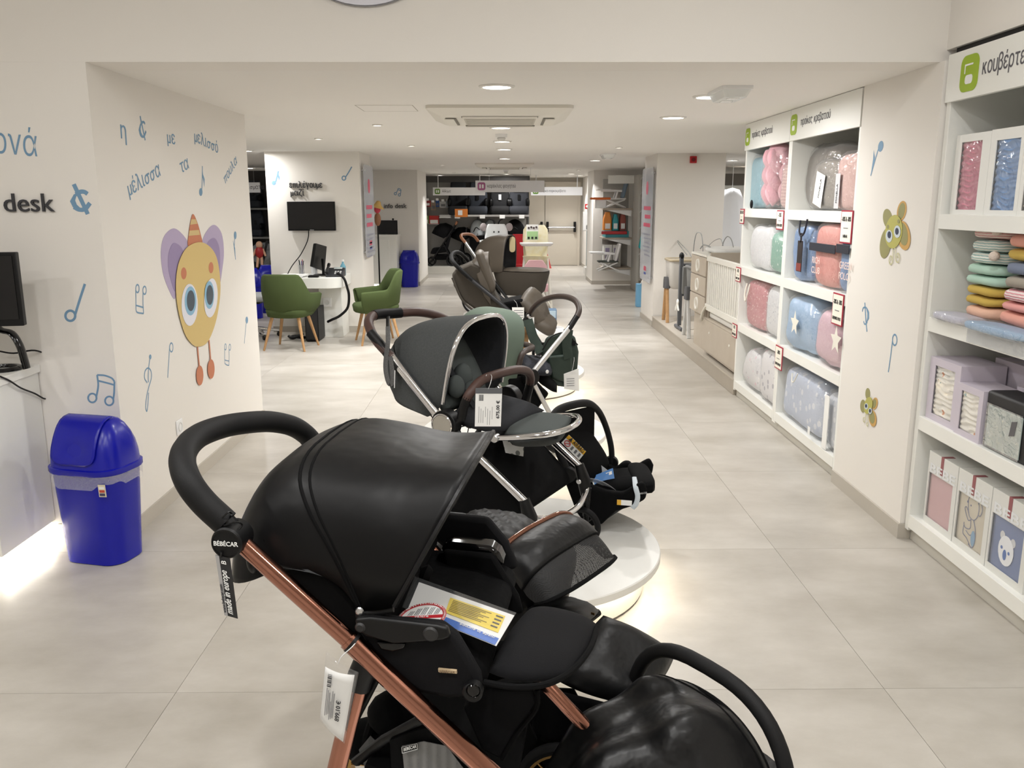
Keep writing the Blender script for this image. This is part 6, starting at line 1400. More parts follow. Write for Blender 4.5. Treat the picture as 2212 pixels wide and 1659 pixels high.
# ================================================================== ceiling fittings
ACW = M('ac_cream', (226, 222, 212), .45); ACG = M('ac_grille', (188, 183, 172), .6); ACD = M('ac_slot', (120, 116, 108), .7)
def ac_unit(label, x, y):
    o = thing('air_conditioner', label, 'air conditioner', (x, y, CZ), 'ceiling cassette air conditioners')
    MB().loft([[(x+a, y+b, CZ-dz) for a, b in rrect(w, w, .05)] for dz, w in ((0, .95), (.02, .95), (.055, .80), (.06, .76))]).build('panel', ACW, o, smooth=.4)
    MB().bx(x-.24, x+.24, y-.24, y+.24, CZ-.066, CZ-.0602).build('grille', ACG, o, smooth=0)
    for i in range(9): MB().bx(x-.23, x+.23, y-.225+.055*i, y-.215+.055*i, CZ-.069, CZ-.0662).build('grille_slat', ACW, o, smooth=0)
    for a in range(4):
        d = V((math.cos(a*math.pi/2), math.sin(a*math.pi/2), 0)); e = V((-d.y, d.x, 0)); c0 = V((x, y, CZ-.062))+d*.325
        MB().obox(c0-e*.25-d*.035, d*.07, e*.5, V((0, 0, -.004))).build('louvre_slot', ACD, o, smooth=0); MB().obox(c0-e*.245-d*.02, d*.06, e*.49, V((0, 0, -.009))).build('louvre', ACW, o, smooth=0)
    return o
ac_unit('cream cassette air conditioner nearer in the ceiling', -.03, 6.17); ac_unit('cream cassette air conditioner far along the ceiling', 0.0, 14.55)
o = thing('ceiling_hatch', 'square access hatch outlined in the ceiling left of the air conditioner', 'hatch', (-.77, 5.91, CZ))
for bxs in ((-.955, -.585, 5.72, 5.725), (-.955, -.585, 6.09, 6.095), (-.955, -.95, 5.725, 6.09), (-.59, -.585, 5.725, 6.09)): MB().bx(*bxs, CZ-.0012, CZ).build('hatch_edge', M('hatch_line', (168, 162, 150), .7), o, smooth=0)
MB().bx(-.95, -.59, 5.725, 6.09, CZ-.0008, CZ).build('hatch_panel', CEIL, o, smooth=0)
def emergency(label, p, k=1.0):
    o = thing('emergency_light', label, 'emergency light', (p.x, p.y, CZ), 'emergency light boxes')
    MB().loft([[(p.x+a*k, p.y+b*k, CZ-dz) for a, b in rrect(w, l, .02)] for dz, w, l in ((0, .17, .36), (.018, .17, .36))]).build('base', WHITE, o)
    MB().loft([[(p.x+a*k, p.y+b*k, CZ-dz) for a, b in rrect(w, l, .02)] for dz, w, l in ((.018, .155, .34), (.055, .12, .29))]).build('diffuser', M('frost_clear', (226, 228, 226), .25, spec=.6), o)
    for s_ in (-1, 1): MB().bx(p.x-.03*k, p.x+.03*k, p.y+.07*k*s_-.03, p.y+.07*k*s_+.03, CZ-.0575, CZ-.0552).build('led_plate', PAPER, o, smooth=0)
emergency('clear emergency light box on the ceiling at right', V((1.245, 4.95, 0))); pe = atZ(1313, 333, CZ); emergency('smaller-looking emergency light box farther along the ceiling', pe)
for x, y, lab in ((1083, 297, 'white smoke detector by the third downlight'), (1093, 371, 'white smoke detector behind the far air conditioner')):
    p = atZ(x, y, CZ-.03); o = thing('smoke_detector', lab, 'smoke detector', (p.x, p.y, CZ), 'ceiling smoke detectors')
    MB().lathe([(.001, 0), (.055, 0), (.055, -.018), (.05, -.03), (.001, -.03)], (p.x, p.y, CZ), n=24).build('base', WHITE, o); MB().lathe([(.001, -.03), (.035, -.03), (.04, -.04), (.03, -.055), (.001, -.055)], (p.x, p.y, CZ), n=20).build('sensor', M('sensor_grey', (206, 204, 198), .5), o)
def hang_sign(label, x0, x1, y0, y1, Y, body, icon, ix, tx, th, wires=True, tw=.4):
    a, b = atY(x0, y0, Y), atY(x1, y1, Y); o = thing('hanging_sign', label, 'sign', ((a.x+b.x)/2, Y, b.z), 'hanging department signs')
    p_ = MB().bx(a.x, b.x, Y, Y+.02, b.z, a.z).build('board', M('sign_white', (238, 238, 240), .4), o, smooth=0)
    h_ = a.z-b.z; c_ = atY(ix, (y0+y1)/2, Y)
    MB().prism([(c_.x+u, Y-.0005, c_.z+v) for u, v in rrect(h_*.68, h_*.68, h_*.16)], (0, -.003, 0)).build('icon', icon, p_, smooth=0)
    MB().prism([(c_.x-.12*h_+u, Y-.004, c_.z+v) for u, v in rrect(h_*.14, h_*.36, h_*.05)], (0, -.001, 0)).prism([(c_.x+.12*h_+u, Y-.004, c_.z+v) for u, v in rrect(h_*.16, h_*.34, h_*.07)], (0, -.001, 0)).build('icon_mark', PAPER, p_, smooth=0)
    q = atY(tx, (y0+y1)/2, Y); T(body, th, TXT, (q.x, Y-.001, q.z-th*.25), (1, 0, 0), UZ, 'lettering', p_, width=tw)
    if wires:
        for t_ in (.2, .8): MB().tube([(a.x+(b.x-a.x)*t_, Y+.01, a.z), (a.x+(b.x-a.x)*t_, Y+.01, CZ)], .002, 5).build('wire', ALU, o)
    else:
        for t_ in (.1, .9): MB().bx(a.x+(b.x-a.x)*t_-.01, a.x+(b.x-a.x)*t_+.01, Y+.02, Y+.03, a.z-.02, CZ).build('bracket', ALU, o, smooth=0)
ICG = M('icon_leaf_green', (112, 150, 72), .5); ICP = M('icon_pink', (176, 100, 146), .5)
hang_sign('hanging white sign with a pink bottle icon over the aisle', 1027, 1176, 390, 415, 15.9, 'καρέκλες φαγητού', ICP, 1040, 1053, .09, tw=.51)
hang_sign('white sign with green icon above the dark car seats', 935, 1048, 405, 422, 19.6, 'δίδυμα', ICG, 945, 955, .08, False, tw=.19)
hang_sign('white sign with green icon above the grey door', 1147, 1258, 404, 422, 20.3, 'πάρκα-παρκοκρέβατα', ICG, 1157, 1168, .08, False, tw=.58)
# ================================================================== fire alarms, panels on walls
def wall_box(name, label, cat, x, y, Y, w, h, mat, inner=None):
    p = atY(x, y, Y); o = thing(name, label, cat, (p.x, Y, p.z))
    MB().bx(p.x-w/2, p.x+w/2, Y-.035, Y, p.z-h/2, p.z+h/2).build('body', mat, o, bevel=.005)
    if inner: MB().lathe([(.001, 0), (w*.3, 0), (w*.28, .012), (.001, .014)], (p.x, Y-.035, p.z), (0, -1, 0), 20).build('face', inner, o)
wall_box('alarm_sounder', 'red square alarm sounder at the top of the right pillar', 'alarm', 1497, 345, 11.27, .085, .085, RED, M('alarm_dark', (110, 18, 24), .4))
wall_box('call_point', 'red fire call point on the wall right of the door', 'alarm', 1268, 446, 21.2, .1, .12, RED, PAPER)
p = atY(1267, 478, 21.2); o = thing('access_panel', 'white flush access panel on the wall right of the door', 'panel', p); MB().bx(p.x-.09, p.x+.09, 21.19, 21.2, p.z-.23, p.z+.23).build('frame', M('panel_edge', (200, 198, 192), .5), o, smooth=0); MB().bx(p.x-.08, p.x+.08, 21.183, 21.19, p.z-.22, p.z+.22).build('door', WHITE, o, bevel=.003)
# ================================================================== pillar with screen, desk and chairs
PL = Plane('Y-', 10.85); PI = Plane('Y-', 17.0)
word('επιλέγουμε', z3_(366, 365), z3_(610, 365), PL, .108, DARK, 'dark raised Greek lettering above the wall screen, upper line', ext=.008, cat='sign', name='wall_lettering', lift=.004)
word('μαζί', z3_(370, 424), z3_(471, 424), PL, .108, DARK, 'dark raised Greek lettering above the wall screen, lower line', ext=.008, cat='sign', name='wall_lettering', lift=.004)
note(PL, 'blue eighth note left of the dark pillar lettering', z3_(247, 329), 4.6, 4.8, [z3_(260, 322), z3_(272, 280), z3_(281, 240)], flag=[z3_(*q) for q in ((281, 238), (284, 270), (291, 285), (288, 315), (280, 290), (272, 280))], w=.022)
note(PL, 'blue half note right of the dark pillar lettering', z3_(770, 293), 3.9, 4.3, [z3_(782, 286), z3_(805, 250), z3_(829, 208)], hollow=True, w=.016)
word('info desk', z3_(1067, 518), z3_(1236, 516), PI, .125, DARK, 'small far info desk lettering on the distant pillar', ext=.008, cat='sign', name='wall_lettering', lift=.004)
pair(PI, 'pale blue beamed notes above the far info desk lettering', z3_(1154, 409), z3_(1184, 418), 2.4, 2.6, [[z3_(1160, 405), z3_(1170, 385), z3_(1174, 370)], [z3_(1174, 370), z3_(1186, 372), z3_(1196, 380)], [z3_(1196, 380), z3_(1194, 400), z3_(1190, 416)]], [z3_(1172, 380), z3_(1184, 383), z3_(1196, 388)], .016)
o = thing('wall_screen', 'black flat screen mounted on the lettered pillar', 'screen', PL(z3_(535, 690)))
A_, B_, C_, D_ = [PL(z3_(*q)) for q in ((352, 468), (708, 466), (714, 684), (362, 683))]
x0_, x1_, zt, zb_ = A_.x, (B_.x+C_.x)/2, A_.z, C_.z
MB().bx(x0_, x1_, 10.79, 10.83, zb_, zt).build('housing', BLACKP, o, bevel=.004); MB().bx(x0_+.012, x1_-.012, 10.788, 10.79, zb_+.02, zt-.012).build('display', M('screen_black'), o, smooth=0); MB().bx((x0_+x1_)/2-.1, (x0_+x1_)/2+.1, 10.83, 10.85, zb_+.15, zt-.15).build('bracket', BLACKP, o, smooth=0)
MB().bx((x0_+x1_)/2-.025, (x0_+x1_)/2+.025, 10.786, 10.788, zb_+.006, zb_+.012).build('badge', M('print_pale_grey'), o, smooth=0)
cable('screen_cable', 'black cable from the wall screen down to the desk', [PL(z3_(512, 683))+V((0, -.04, 0)), PL(z3_(508, 735))+V((0, -.03, 0)), PL(z3_(490, 790))+V((0, -.03, 0)), PL(z3_(450, 870))+V((0, -.06, 0)), PL(z3_(400, 940))+V((0, -.10, 0)), PL(z3_(378, 1005))+V((0, -.2, 0)), V((-2.62, 10.55, .752))], .006)
DT = .745
o = thing('desk', 'white wall desk with rounded end under the screen', 'desk', (-2.38, 10.5, 0))
outl = [(-2.78, 10.845)]+[(-2.46-.32*math.cos(R(a))*1.0, 10.5-.36*math.sin(R(a))) for a in range(0, 91, 15)]+[(-2.12+.18*math.sin(R(a)), 10.32-.18*math.cos(R(a))) for a in range(0, 91, 15)]+[(-1.94, 10.845)]
MB().prism([(x, y, DT-.125) for x, y in outl], (0, 0, .125)).build('top', SHELFW, o, smooth=.5, bevel=.004)
MB().bx(-2.26, -1.985, 10.42, 10.845, .0, DT-.125).build('pedestal', SHELFW, o, bevel=.003)
MB().bx(-2.27, -2.262, 10.46, 10.84, .02, .6).build('pedestal_edge', M('plinth_grey'), o, smooth=0)
o = thing('monitor', 'dark monitor seen obliquely on the wall desk', 'monitor', (-2.25, 10.55, DT))
m_ = [atY(*z3_(x, y), Yv) for (x, y), Yv in (((543, 780), 10.38), ((622, 803), 10.72), ((607, 985), 10.72), ((517, 952), 10.38))]
MB().prism(m_, (.03, .02, 0)).build('housing', BLACKP, o, bevel=.003); MB().prism([q.lerp(sum(m_, V())/4, .05)+V((-.002, -.002, 0)) for q in m_], (-.002, -.001, 0)).build('display', M('screen_grey', (58, 60, 62), .25), o, smooth=0)
MB().tube([V((-2.22, 10.56, DT+.002)), V((-2.22, 10.56, DT+.2))], .018, 10).build('stand', BLACKP, o); MB().bx(-2.33, -2.12, 10.46, 10.66, DT, DT+.012).build('foot', BLACKP, o, bevel=.004)
o = thing('desk_phone', 'dark desk phone with handset on the wall desk', 'phone', (-2.02, 10.36, DT))
MB().prism([(-2.14, 10.28, DT), (-2.14, 10.46, DT), (-2.14, 10.46, DT+.10), (-2.14, 10.28, DT+.02)], (.21, 0, 0)).build('body', M('phone_dark', (46, 48, 52), .45), o, bevel=.006)
MB().tube(smoothpath([(-2.125, 10.28, DT+.05), (-2.125, 10.33, DT+.09), (-2.125, 10.40, DT+.115), (-2.125, 10.45, DT+.14)], 4), [.02]*4+[.014]*5+[.02]*4, 10).build('handset', BLACKP, o)
MB().prism([(-2.06, 10.40, DT+.083), (-1.96, 10.40, DT+.083), (-1.96, 10.445, DT+.103), (-2.06, 10.445, DT+.103)], (0, -.003, .004)).build('display', M('lcd_pale', (170, 178, 176), .3), o, smooth=0)
for i in range(3):
    for j in range(3): MB().bx(-2.04+.03*i, -2.022+.03*i, 10.31+.025*j, 10.325+.025*j, DT+.035+.011*j, DT+.044+.011*j).build('key', PAPER, o, smooth=0)
o = thing('paper_stack', 'stack of loose white papers on the wall desk', 'paper', (-2.55, 10.35, DT))
for k in range(4): MB().obox((-2.72+.02*k, 10.22+.01*k, DT+.0005+.006*k), (.30, .02*(k-1), 0), (-.01*k, .20, 0), (0, 0, .005)).build('sheet', PAPER, o, smooth=0)
for (x, y, h_, mt, lab, nm) in ((-2.50, 10.62, .12, film('acrylic_cup', amount=.2, gloss=.7), 'clear cup of pens on the wall desk', 'pen_cup'), (-2.34, 10.60, .10, M('cup_white', (226, 228, 230), .4), 'white cup of pens on the wall desk', 'pen_cup')):
    o = thing(nm, lab, 'cup', (x, y, DT)); MB().lathe([(.001, 0), (.035, 0), (.04, h_), (.036, h_), (.033, .005), (.001, .005)], (x, y, DT), n=20).build('cup', mt, o)
    for k, cc_ in enumerate(((30, 34, 60), (190, 60, 80), (40, 120, 120), (20, 20, 22), (70, 90, 160))): MB().tube([(x+.012*math.cos(k*1.3), y+.012*math.sin(k*1.3), DT+.008), (x+.03*math.cos(k*1.3), y+.03*math.sin(k*1.3), DT+h_+.05+.015*(k % 2))], .005, 7).build('pen', M('pen_%d' % k, cc_, .4), o)
o = thing('card_reader', 'small black card reader at the desk front', 'card reader', (-2.27, 10.24, DT)); MB().bx(-2.33, -2.21, 10.19, 10.27, DT, DT+.025).build('body', BLACKP, o, bevel=.006); MB().bx(-2.32, -2.28, 10.2, 10.26, DT+.0255, DT+.028).build('keypad', M('key_dark'), o, smooth=0)
o = thing('tissue_bottle', 'light blue plastic bottle behind the phone', 'bottle', (-1.99, 10.62, DT)); MB().lathe([(.001, 0), (.032, 0), (.034, .1), (.02, .13), (.012, .14), (.012, .16), (.001, .16)], (-1.99, 10.62, DT), n=18).build('bottle', M('bottle_blue', (120, 190, 214), .25, trans=.3), o); MB().lathe([(.001, .16), (.015, .16), (.015, .185), (.001, .185)], (-1.99, 10.62, DT), n=14).build('cap', PAPER, o)
o = thing('computer_tower', 'black computer tower on the floor under the desk', 'computer', (-2.3, 10.2, 0)); MB().bx(-2.36, -2.20, 10.05, 10.40, .012, .40).build('case', BLACKP, o, bevel=.006); MB().bx(-2.35, -2.21, 10.044, 10.05, .03, .39).build('front_panel', M('tower_front', (30, 30, 32), .35), o, bevel=.003); MB().lathe([(.001, 0), (.01, 0), (.01, .003), (.001, .003)], (-2.28, 10.044, .33), (0, -1, 0), 14).build('power_button', ALU, o)
for x in (-2.34, -2.22): MB().bx(x-.012, x+.012, 10.08, 10.38, 0, .0125).build('foot', BLACKP, o, smooth=0)
cable('cable_conduit', 'thick black corrugated cable sleeve curving beside the desk', [atY(*z3_(722, 1000), 10.3), atY(*z3_(770, 1040), 10.28), atY(*z3_(795, 1110), 10.28), atY(*z3_(808, 1170), 10.28), atY(*z3_(798, 1260), 10.28), atY(*z3_(740, 1320), 10.28), atY(*z3_(680, 1350), 10.28), atY(*z3_(650, 1365), 10.32)], .016)
cable('floor_cable', 'coiled black cables lying under the wall desk', [V((-2.62, 10.30, .03)), V((-2.55, 10.22, .02)), V((-2.45, 10.26, .06)), V((-2.5, 10.36, .03)), V((-2.6, 10.34, .015)), V((-2.42, 10.30, .015)), V((-2.37, 10.28, .05))], .018)
o = thing('wall_socket', 'white power socket on the pillar under the desk', 'socket', (-2.18, 10.42, .5)); q = atY(707, 653, 10.42); MB().bx(q.x-.05, q.x+.05, 10.407, 10.4195, q.z-.055, q.z+.055).build('plate', WHITE, o, bevel=.004); MB().lathe([(.03, 0), (.03, .004), (.022, .003), (.001, .001)], (q.x, 10.407, q.z), (0, -1, 0), 18, False).build('well', M('socket_shade'), o)
# ---- green tub chairs
OLIVE = M('olive_fabric', (70, 82, 48), .9, bump=(400, .3, .001), spec=.2); OAK = M('oak_leg', (190, 150, 104), .5, var=(170, 128, 84), var_scale=30)
def tub_chair(label, loc, rz):
    o = thing('tub_chair', label, 'chair', (0, 0, 0), 'green tub chairs')
    n = 44
    def sec(i):
        t_ = i/n; a = R(-55+290*t_)          # from right arm round the back (+y) to the left arm
        cx_, cy_ = math.cos(a), math.sin(a)
        if cy_ < 0: cx_ = math.copysign(1, cx_); 
        ox, oy = .285*cx_, .27*cy_
        w = max(0, min(1, (cy_-.25)/.5)); w = w*w*(3-2*w)
        top = .615+.02*cy_+.20*w
        return ox, oy, top, w
    out_b, out_m, out_t, in_t, in_b = [], [], [], [], []
    for i in range(n+1):
        ox, oy, top, w = sec(i)
        out_b.append((ox*.70, oy*.74-.01, .365)); out_m.append((ox*.97, oy*.98, .47)); out_t.append((ox*1.05, oy*(1.04+.12*w), top)); in_t.append((ox*.93, oy*(.9+.12*w), top-.004)); in_b.append((ox*.78, oy*.76, .44))
    mid = [tuple((V(a)+V(b))/2+V((0, 0, .022))) for a, b in zip(out_t, in_t)]
    MB().loft([out_b, out_m, out_t, mid, in_t, in_b], False, False).build('shell', OLIVE, o, smooth=4, solid=.012)
    MB().loft([[(a*.95, b-.015, z) for a, b in rrect(w, l, .16)] for z, w, l in ((.362, .40, .42), (.375, .47, .50), (.44, .50, .52), (.465, .47, .49), (.472, .38, .40))]).build('seat_cushion', OLIVE, o, smooth=1.2)
    for sx in (-1, 1):
        for sy in (-1, 1): MB().tube([(sx*.15, sy*.14, .38), (sx*.235, sy*.225, 0)], [.021, .012], 10).build('leg', OAK, o)
    o.location = loc; o.rotation_euler.z = R(rz); WL[o.name] = V(loc); return o
ch1 = tub_chair('green tub chair seen from behind in front of the desk', (-2.42, 9.62, 0), 172); 
ch2 = copy_tree(ch1); ch2['label'] = 'green tub chair seen from the side right of the desk'; ch2.location = (-1.50, 10.02, 0); ch2.rotation_euler.z = R(-72)
# ---- office chair and blue bins behind
o = thing('office_chair', 'grey office chair with chrome star base left of the desk', 'chair', (-2.98, 10.05, 0))
x, y = -3.05, 10.4
o.location = (x, y, 0); WL[o.name] = V((x, y, 0))
for k in range(5):
    a = R(20+72*k); e = V((x+.28*math.cos(a), y+.28*math.sin(a), .075)); MB().tube([V((x, y, .12)), e], [.026, .016], 10).build('base_arm', CHROME, o); MB().lathe([(.001, -.02), (.028, -.02), (.03, 0), (.028, .02), (.001, .02)], (e.x, e.y, .031), (math.sin(a), -math.cos(a), 0), 16).build('caster', BLACKP, o)
MB().tube([(x, y, .10), (x, y, .26)], .03, 14).build('column_cover', CHROME, o); MB().tube([(x, y, .2), (x, y, .43)], .018, 12).build('gas_column', CHROME, o)
MB().bx(x-.1, x+.1, y-.1, y+.1, .42, .455).build('mechanism', BLACKP, o, bevel=.01)
MB().loft([[(x+a, y+b, z) for a, b in rrect(w, w, .14)] for z, w in ((.455, .42), (.475, .50), (.52, .50), (.535, .44))]).build('seat', M('seat_grey', (150, 152, 154), .85), o, smooth=1.2)
for sg in (-1, 1): MB().tube(smoothpath([(x+.2*sg, y, .47), (x+.27*sg, y, .5), (x+.28*sg, y, .68)], 5), .014, 10).build('arm_post', WHITE, o); MB().bx(x+.28*sg-.04, x+.28*sg+.04, y-.13, y+.13, .68, .705).build('armrest', M('arm_white', (228, 228, 226), .5), o, bevel=.01)
MB().loft([[(x-.24+a*.2, y+b, z) for b, a in rrect(w, .2, .05)] for z, w in ((.56, .36), (.62, .42), (.85, .40), (.95, .34))]).build('backrest', M('seat_grey'), o, smooth=1.2)
swing_bin('swing_bin', 'blue swing-top bin behind the office chair, left one', (-3.62, 12.2, 0), 20, 1.0, False); swing_bin('swing_bin', 'blue swing-top bin behind the office chair, next to the pillar', (-3.50, 12.85, 0), 5, 1.0, False)
pb = atY(885, 619, 16.7); swing_bin('swing_bin', 'small-looking blue swing-top bin at the far info desk', (pb.x, 16.78, 0), 0, 1.0, False)
# ---- acrylic information panels on the pillar sides
ACR = film('acrylic_sheet', (225, 228, 236), amount=.42, gloss=.8, wrinkle=2, strength=.05); PKT = M('panel_pink', (206, 84, 112), .5); GRP = M('panel_grey_text', (150, 152, 166), .6)
def acrylic(label, X, sgn, y0, y1, z0, z1):
    o = thing('acrylic_panel', label, 'sign', (X, (y0+y1)/2, z0), 'acrylic panels on pillar sides')
    yc, zc = (y0+y1)/2, (z0+z1)/2; Xf = X+sgn*.035
    MB().prism([(Xf, yc+a, zc+b) for a, b in rrect(y1-y0, z1-z0, .07, 6)], (sgn*.006, 0, 0)).build('sheet', ACR, o, smooth=0)
    for a in (y0+.07, y1-.07):
        for b in (z0+.07, z1-.07): MB().tube([(X, a, b), (Xf+sgn*.012, a, b)], .012, 10).build('standoff', ALU, o)
    xx = Xf+sgn*.0065
    def bar(name, m_, ya, w, zt_, h_): MB().bx(min(xx, xx+sgn*.001), max(xx, xx+sgn*.001), ya, ya+w, zt_-h_, zt_).build(name, m_, o, smooth=0)
    MB().lathe([(.001, 0), (.09, 0), (.09, .001), (.001, .001)], (xx, yc, z1-.26), (sgn, 0, 0), 26).build('icon_disc', PKT, o)
    for k in range(3): bar('headline', PKT, y0+.12, (y1-y0)*(.62-.1*(k % 2)), z1-.50-.11*k, .05)
    for k in range(6): bar('text_line', GRP, y0+.12, (y1-y0)*(.66-.08*(k % 3)), z1-.86-.055*k, .018)
    bar('logo_strip', PKT, yc-.1, .2, z0+.2, .06); bar('logo_strip', M('logo_blue', (60, 80, 160), .5), yc-.08, .16, z0+.12, .03)
acrylic('clear panel with pink writing on the lettered pillar side', -1.785, 1, 10.93, 11.70, .93, 2.08); acrylic('clear panel with pink writing on the right pillar side', 1.955, -1, 11.32, 12.2, .56, 2.06)
# ---- far info desk
o = thing('info_counter', 'white far information counter beneath the small info desk lettering', 'counter', (-2.4, 16.6, 0)); xr = atY(858, 560, 16.4).x
MB().bx(xr-1.1, xr, 16.35, 16.98, .09, .98).build('body', SHELFW, o, bevel=.004); MB().bx(xr-1.12, xr+.02, 16.33, 16.99, .98, 1.02).build('top', SHELFW, o, bevel=.004); MB().bx(xr-1.0, xr-.06, 16.42, 16.95, 0, .09).build('plinth', M('plinth_white'), o, smooth=0); MB().bx(xr-.9, xr-.14, 16.338, 16.35, .15, .92).build('front_panel', SHELFW, o, bevel=.003)
MB().bx(xr-1.0, xr-.02, 16.37, 16.38, .082, .0895).build('led_strip', GLOWLED, o, smooth=0)
ld = bpy.data.lights.new('led', 'AREA'); ld.shape = 'RECTANGLE'; ld.size = .8; ld.size_y = .02; ld.energy = 1.2; ld.color = (1, .95, .86); lo = bpy.data.objects.new('led_light', ld); COL.objects.link(lo); lo.parent = o; lo.location = V((xr-.5, 16.39, .078))-wl(o)
o = thing('monitor', 'black monitor with webcam on the far counter', 'monitor', (-2.5, 16.6, 1.02)); a, b = atY(816, 476, 16.5), atY(859, 509, 16.5)
MB().bx(a.x, b.x, 16.5, 16.535, b.z, a.z).build('housing', BLACKP, o, bevel=.004); MB().bx(a.x+.012, b.x-.012, 16.498, 16.5, b.z+.02, a.z-.012).build('display', M('screen_black'), o, smooth=0); MB().tube([(a.x*.5+b.x*.5, 16.55, b.z+.1), (a.x*.5+b.x*.5, 16.56, 1.025)], .03, 10, flat=.5).build('stand', BLACKP, o); MB().bx(a.x*.5+b.x*.5-.13, a.x*.5+b.x*.5+.13, 16.46, 16.64, 1.02, 1.032).build('foot', BLACKP, o, bevel=.004); MB().sph((b.x-.08, 16.51, a.z+.02), .02, 12, 8).build('webcam', BLACKP, o)
o = thing('hat_doll', 'small pink-faced doll with straw hat beside the acrylic panel', 'doll', atY(814, 480, 13.2)); q = atY(815, 452, 13.2)
MB().lathe([(.001, .11), (.03, .1), (.05, .05), (.11, .0), (.001, .005)], q+V((0, 0, .02)), (0.25, 0, 1), 18).build('hat', M('straw', (206, 170, 100), .8), o); MB().sph(q, (.05, .05, .06), 14, 10).build('head', M('doll_pink', (206, 70, 90), .7), o); MB().sph(q-V((0, 0, .15)), (.05, .05, .10), 14, 10).build('body', M('doll_brown', (150, 104, 74), .7), o); MB().tube([q-V((0, 0, .24)), V((q.x, q.y, 0))], .012, 8).build('stand', BLACKP, o)
# ================================================================== right: low plinth with cot, chest and folded cribs
ASH = M('ash_wood', (178, 166, 152), .5, var=(160, 147, 132), var_scale=5); ASHL = M('ash_light', (196, 186, 172), .5, var=(182, 170, 154), var_scale=6); COTW = M('cot_white', (236, 234, 226), .4)
o = thing('display_plinth', 'long low grey plinth along the right side', 'plinth', (2.35, 9.2, 0)); MB().bx(1.95, 2.9, 7.14, 11.25, .0, .128).build('body', M('plinth_taupe', (176, 168, 156), .5, var=(166, 157, 144), var_scale=4), o, bevel=.003); MB().bx(1.945, 2.9, 7.14, 11.25, .128, .14).build('top', M('plinth_top', (188, 180, 168), .45), o, smooth=0)
pz = .14; XC = 1.985
Ya, Yb = atX(1590, 700, XC).y+.0, atX(1513, 600, XC).y
o = thing('cot', 'white slatted cot on an ash drawer base', 'cot', (2.35, 7.9, pz))
Ya, Yb = 7.17, 8.42
zt, zs0 = atX(1513, 548, XC).z, .58
MB().bx(XC-.012, XC+.02, Ya, Yb, zt-.05, zt).build('top_rail', COTW, o, bevel=.004); MB().bx(XC-.012, XC+.02, Ya, Yb, zs0, zs0+.06).build('bottom_rail', COTW, o, bevel=.004)
for k in range(17):
    yy = Ya+.04+(Yb-Ya-.08)*k/16; MB().bx(XC-.004, XC+.012, yy-.012, yy+.012, zs0+.06, zt-.05).build('slat', COTW, o, bevel=.003)
for k in range(12):
    yy = Ya+.06+(Yb-Ya-.12)*k/11; MB().bx(2.62, 2.636, yy-.011, yy+.011, zs0+.06, zt-.05).build('slat', COTW, o, bevel=.003)
MB().bx(2.605, 2.64, Ya, Yb, zt-.05, zt).build('top_rail', COTW, o, bevel=.004); MB().bx(2.605, 2.64, Ya, Yb, zs0, zs0+.06).build('bottom_rail', COTW, o, bevel=.004)
for yy in (Ya-.0, Yb-.03): MB().bx(XC+.02, 2.605, yy, yy+.03, .45, zt+.03).build('end_panel', ASHL, o, bevel=.004)
MB().bx(XC-.005, 2.62, Ya, Yb, pz+.03, .50).build('drawer_base', ASHL, o, bevel=.004); MB().bx(XC-.014, XC-.006, Ya+.01, Yb-.01, pz+.05, .485).build('drawer_front', ASHL, o, bevel=.004)
for yy in (Ya+.25, Yb-.25): MB().lathe([(.001, 0), (.012, 0), (.012, .004), (.001, .004)], (XC-.014, yy, .38), (-1, 0, 0), 14).build('drawer_knob', COTW, o)
MB().bx(XC+.03, 2.6, Ya+.04, Yb-.04, .5, .57).build('mattress', M('mattress_white', (232, 230, 226), .8), o, bevel=.02)
MB().bx(XC+.1, 2.5, Ya+.1, Yb-.1, pz, pz+.03).build('base_foot', ASH, o, smooth=0)
MB().tube(smoothpath([(XC-.014, Yb-.06, .62), (XC-.03, Yb-.02, .56), (XC-.035, Yb+.01, .50), (XC-.02, Yb+.04, .47)], 5), .02, 8, flat=.5).build('tied_ribbon', M('ribbon_cream', (232, 228, 216), .7), o)
o = thing('drawer_chest', 'ash chest of three drawers with white ring knobs beside the cot', 'chest', (2.35, 8.8, pz)); Yc0, Yc1 = 8.44, 9.12; zc1 = zt-.02
MB().bx(XC, 2.55, Yc0, Yc1, pz+.36, zc1).build('carcass', ASH, o, bevel=.004); MB().bx(XC+.04, 2.5, Yc0+.03, Yc1-.03, pz, pz+.36).build('lower_base', ASHL, o, smooth=0); MB().bx(XC-.012, 2.56, Yc0, Yc1, zc1, zc1+.022).build('top', COTW, o, bevel=.003)
hh = (zc1-pz-.36)/3
for k in range(3):
    d_ = MB().bx(XC-.012, XC, Yc0+.008, Yc1-.008, pz+.366+hh*k, pz+.354+hh*(k+1)).build('drawer', ASHL, o, bevel=.004)
    MB().lathe([(.045, 0), (.05, .012), (.062, .014), (.066, 0)], (XC-.012, (Yc0+Yc1)/2, pz+.36+hh*(k+.5)), (-1, 0, 0), 26, False).build('ring_knob', COTW, d_)
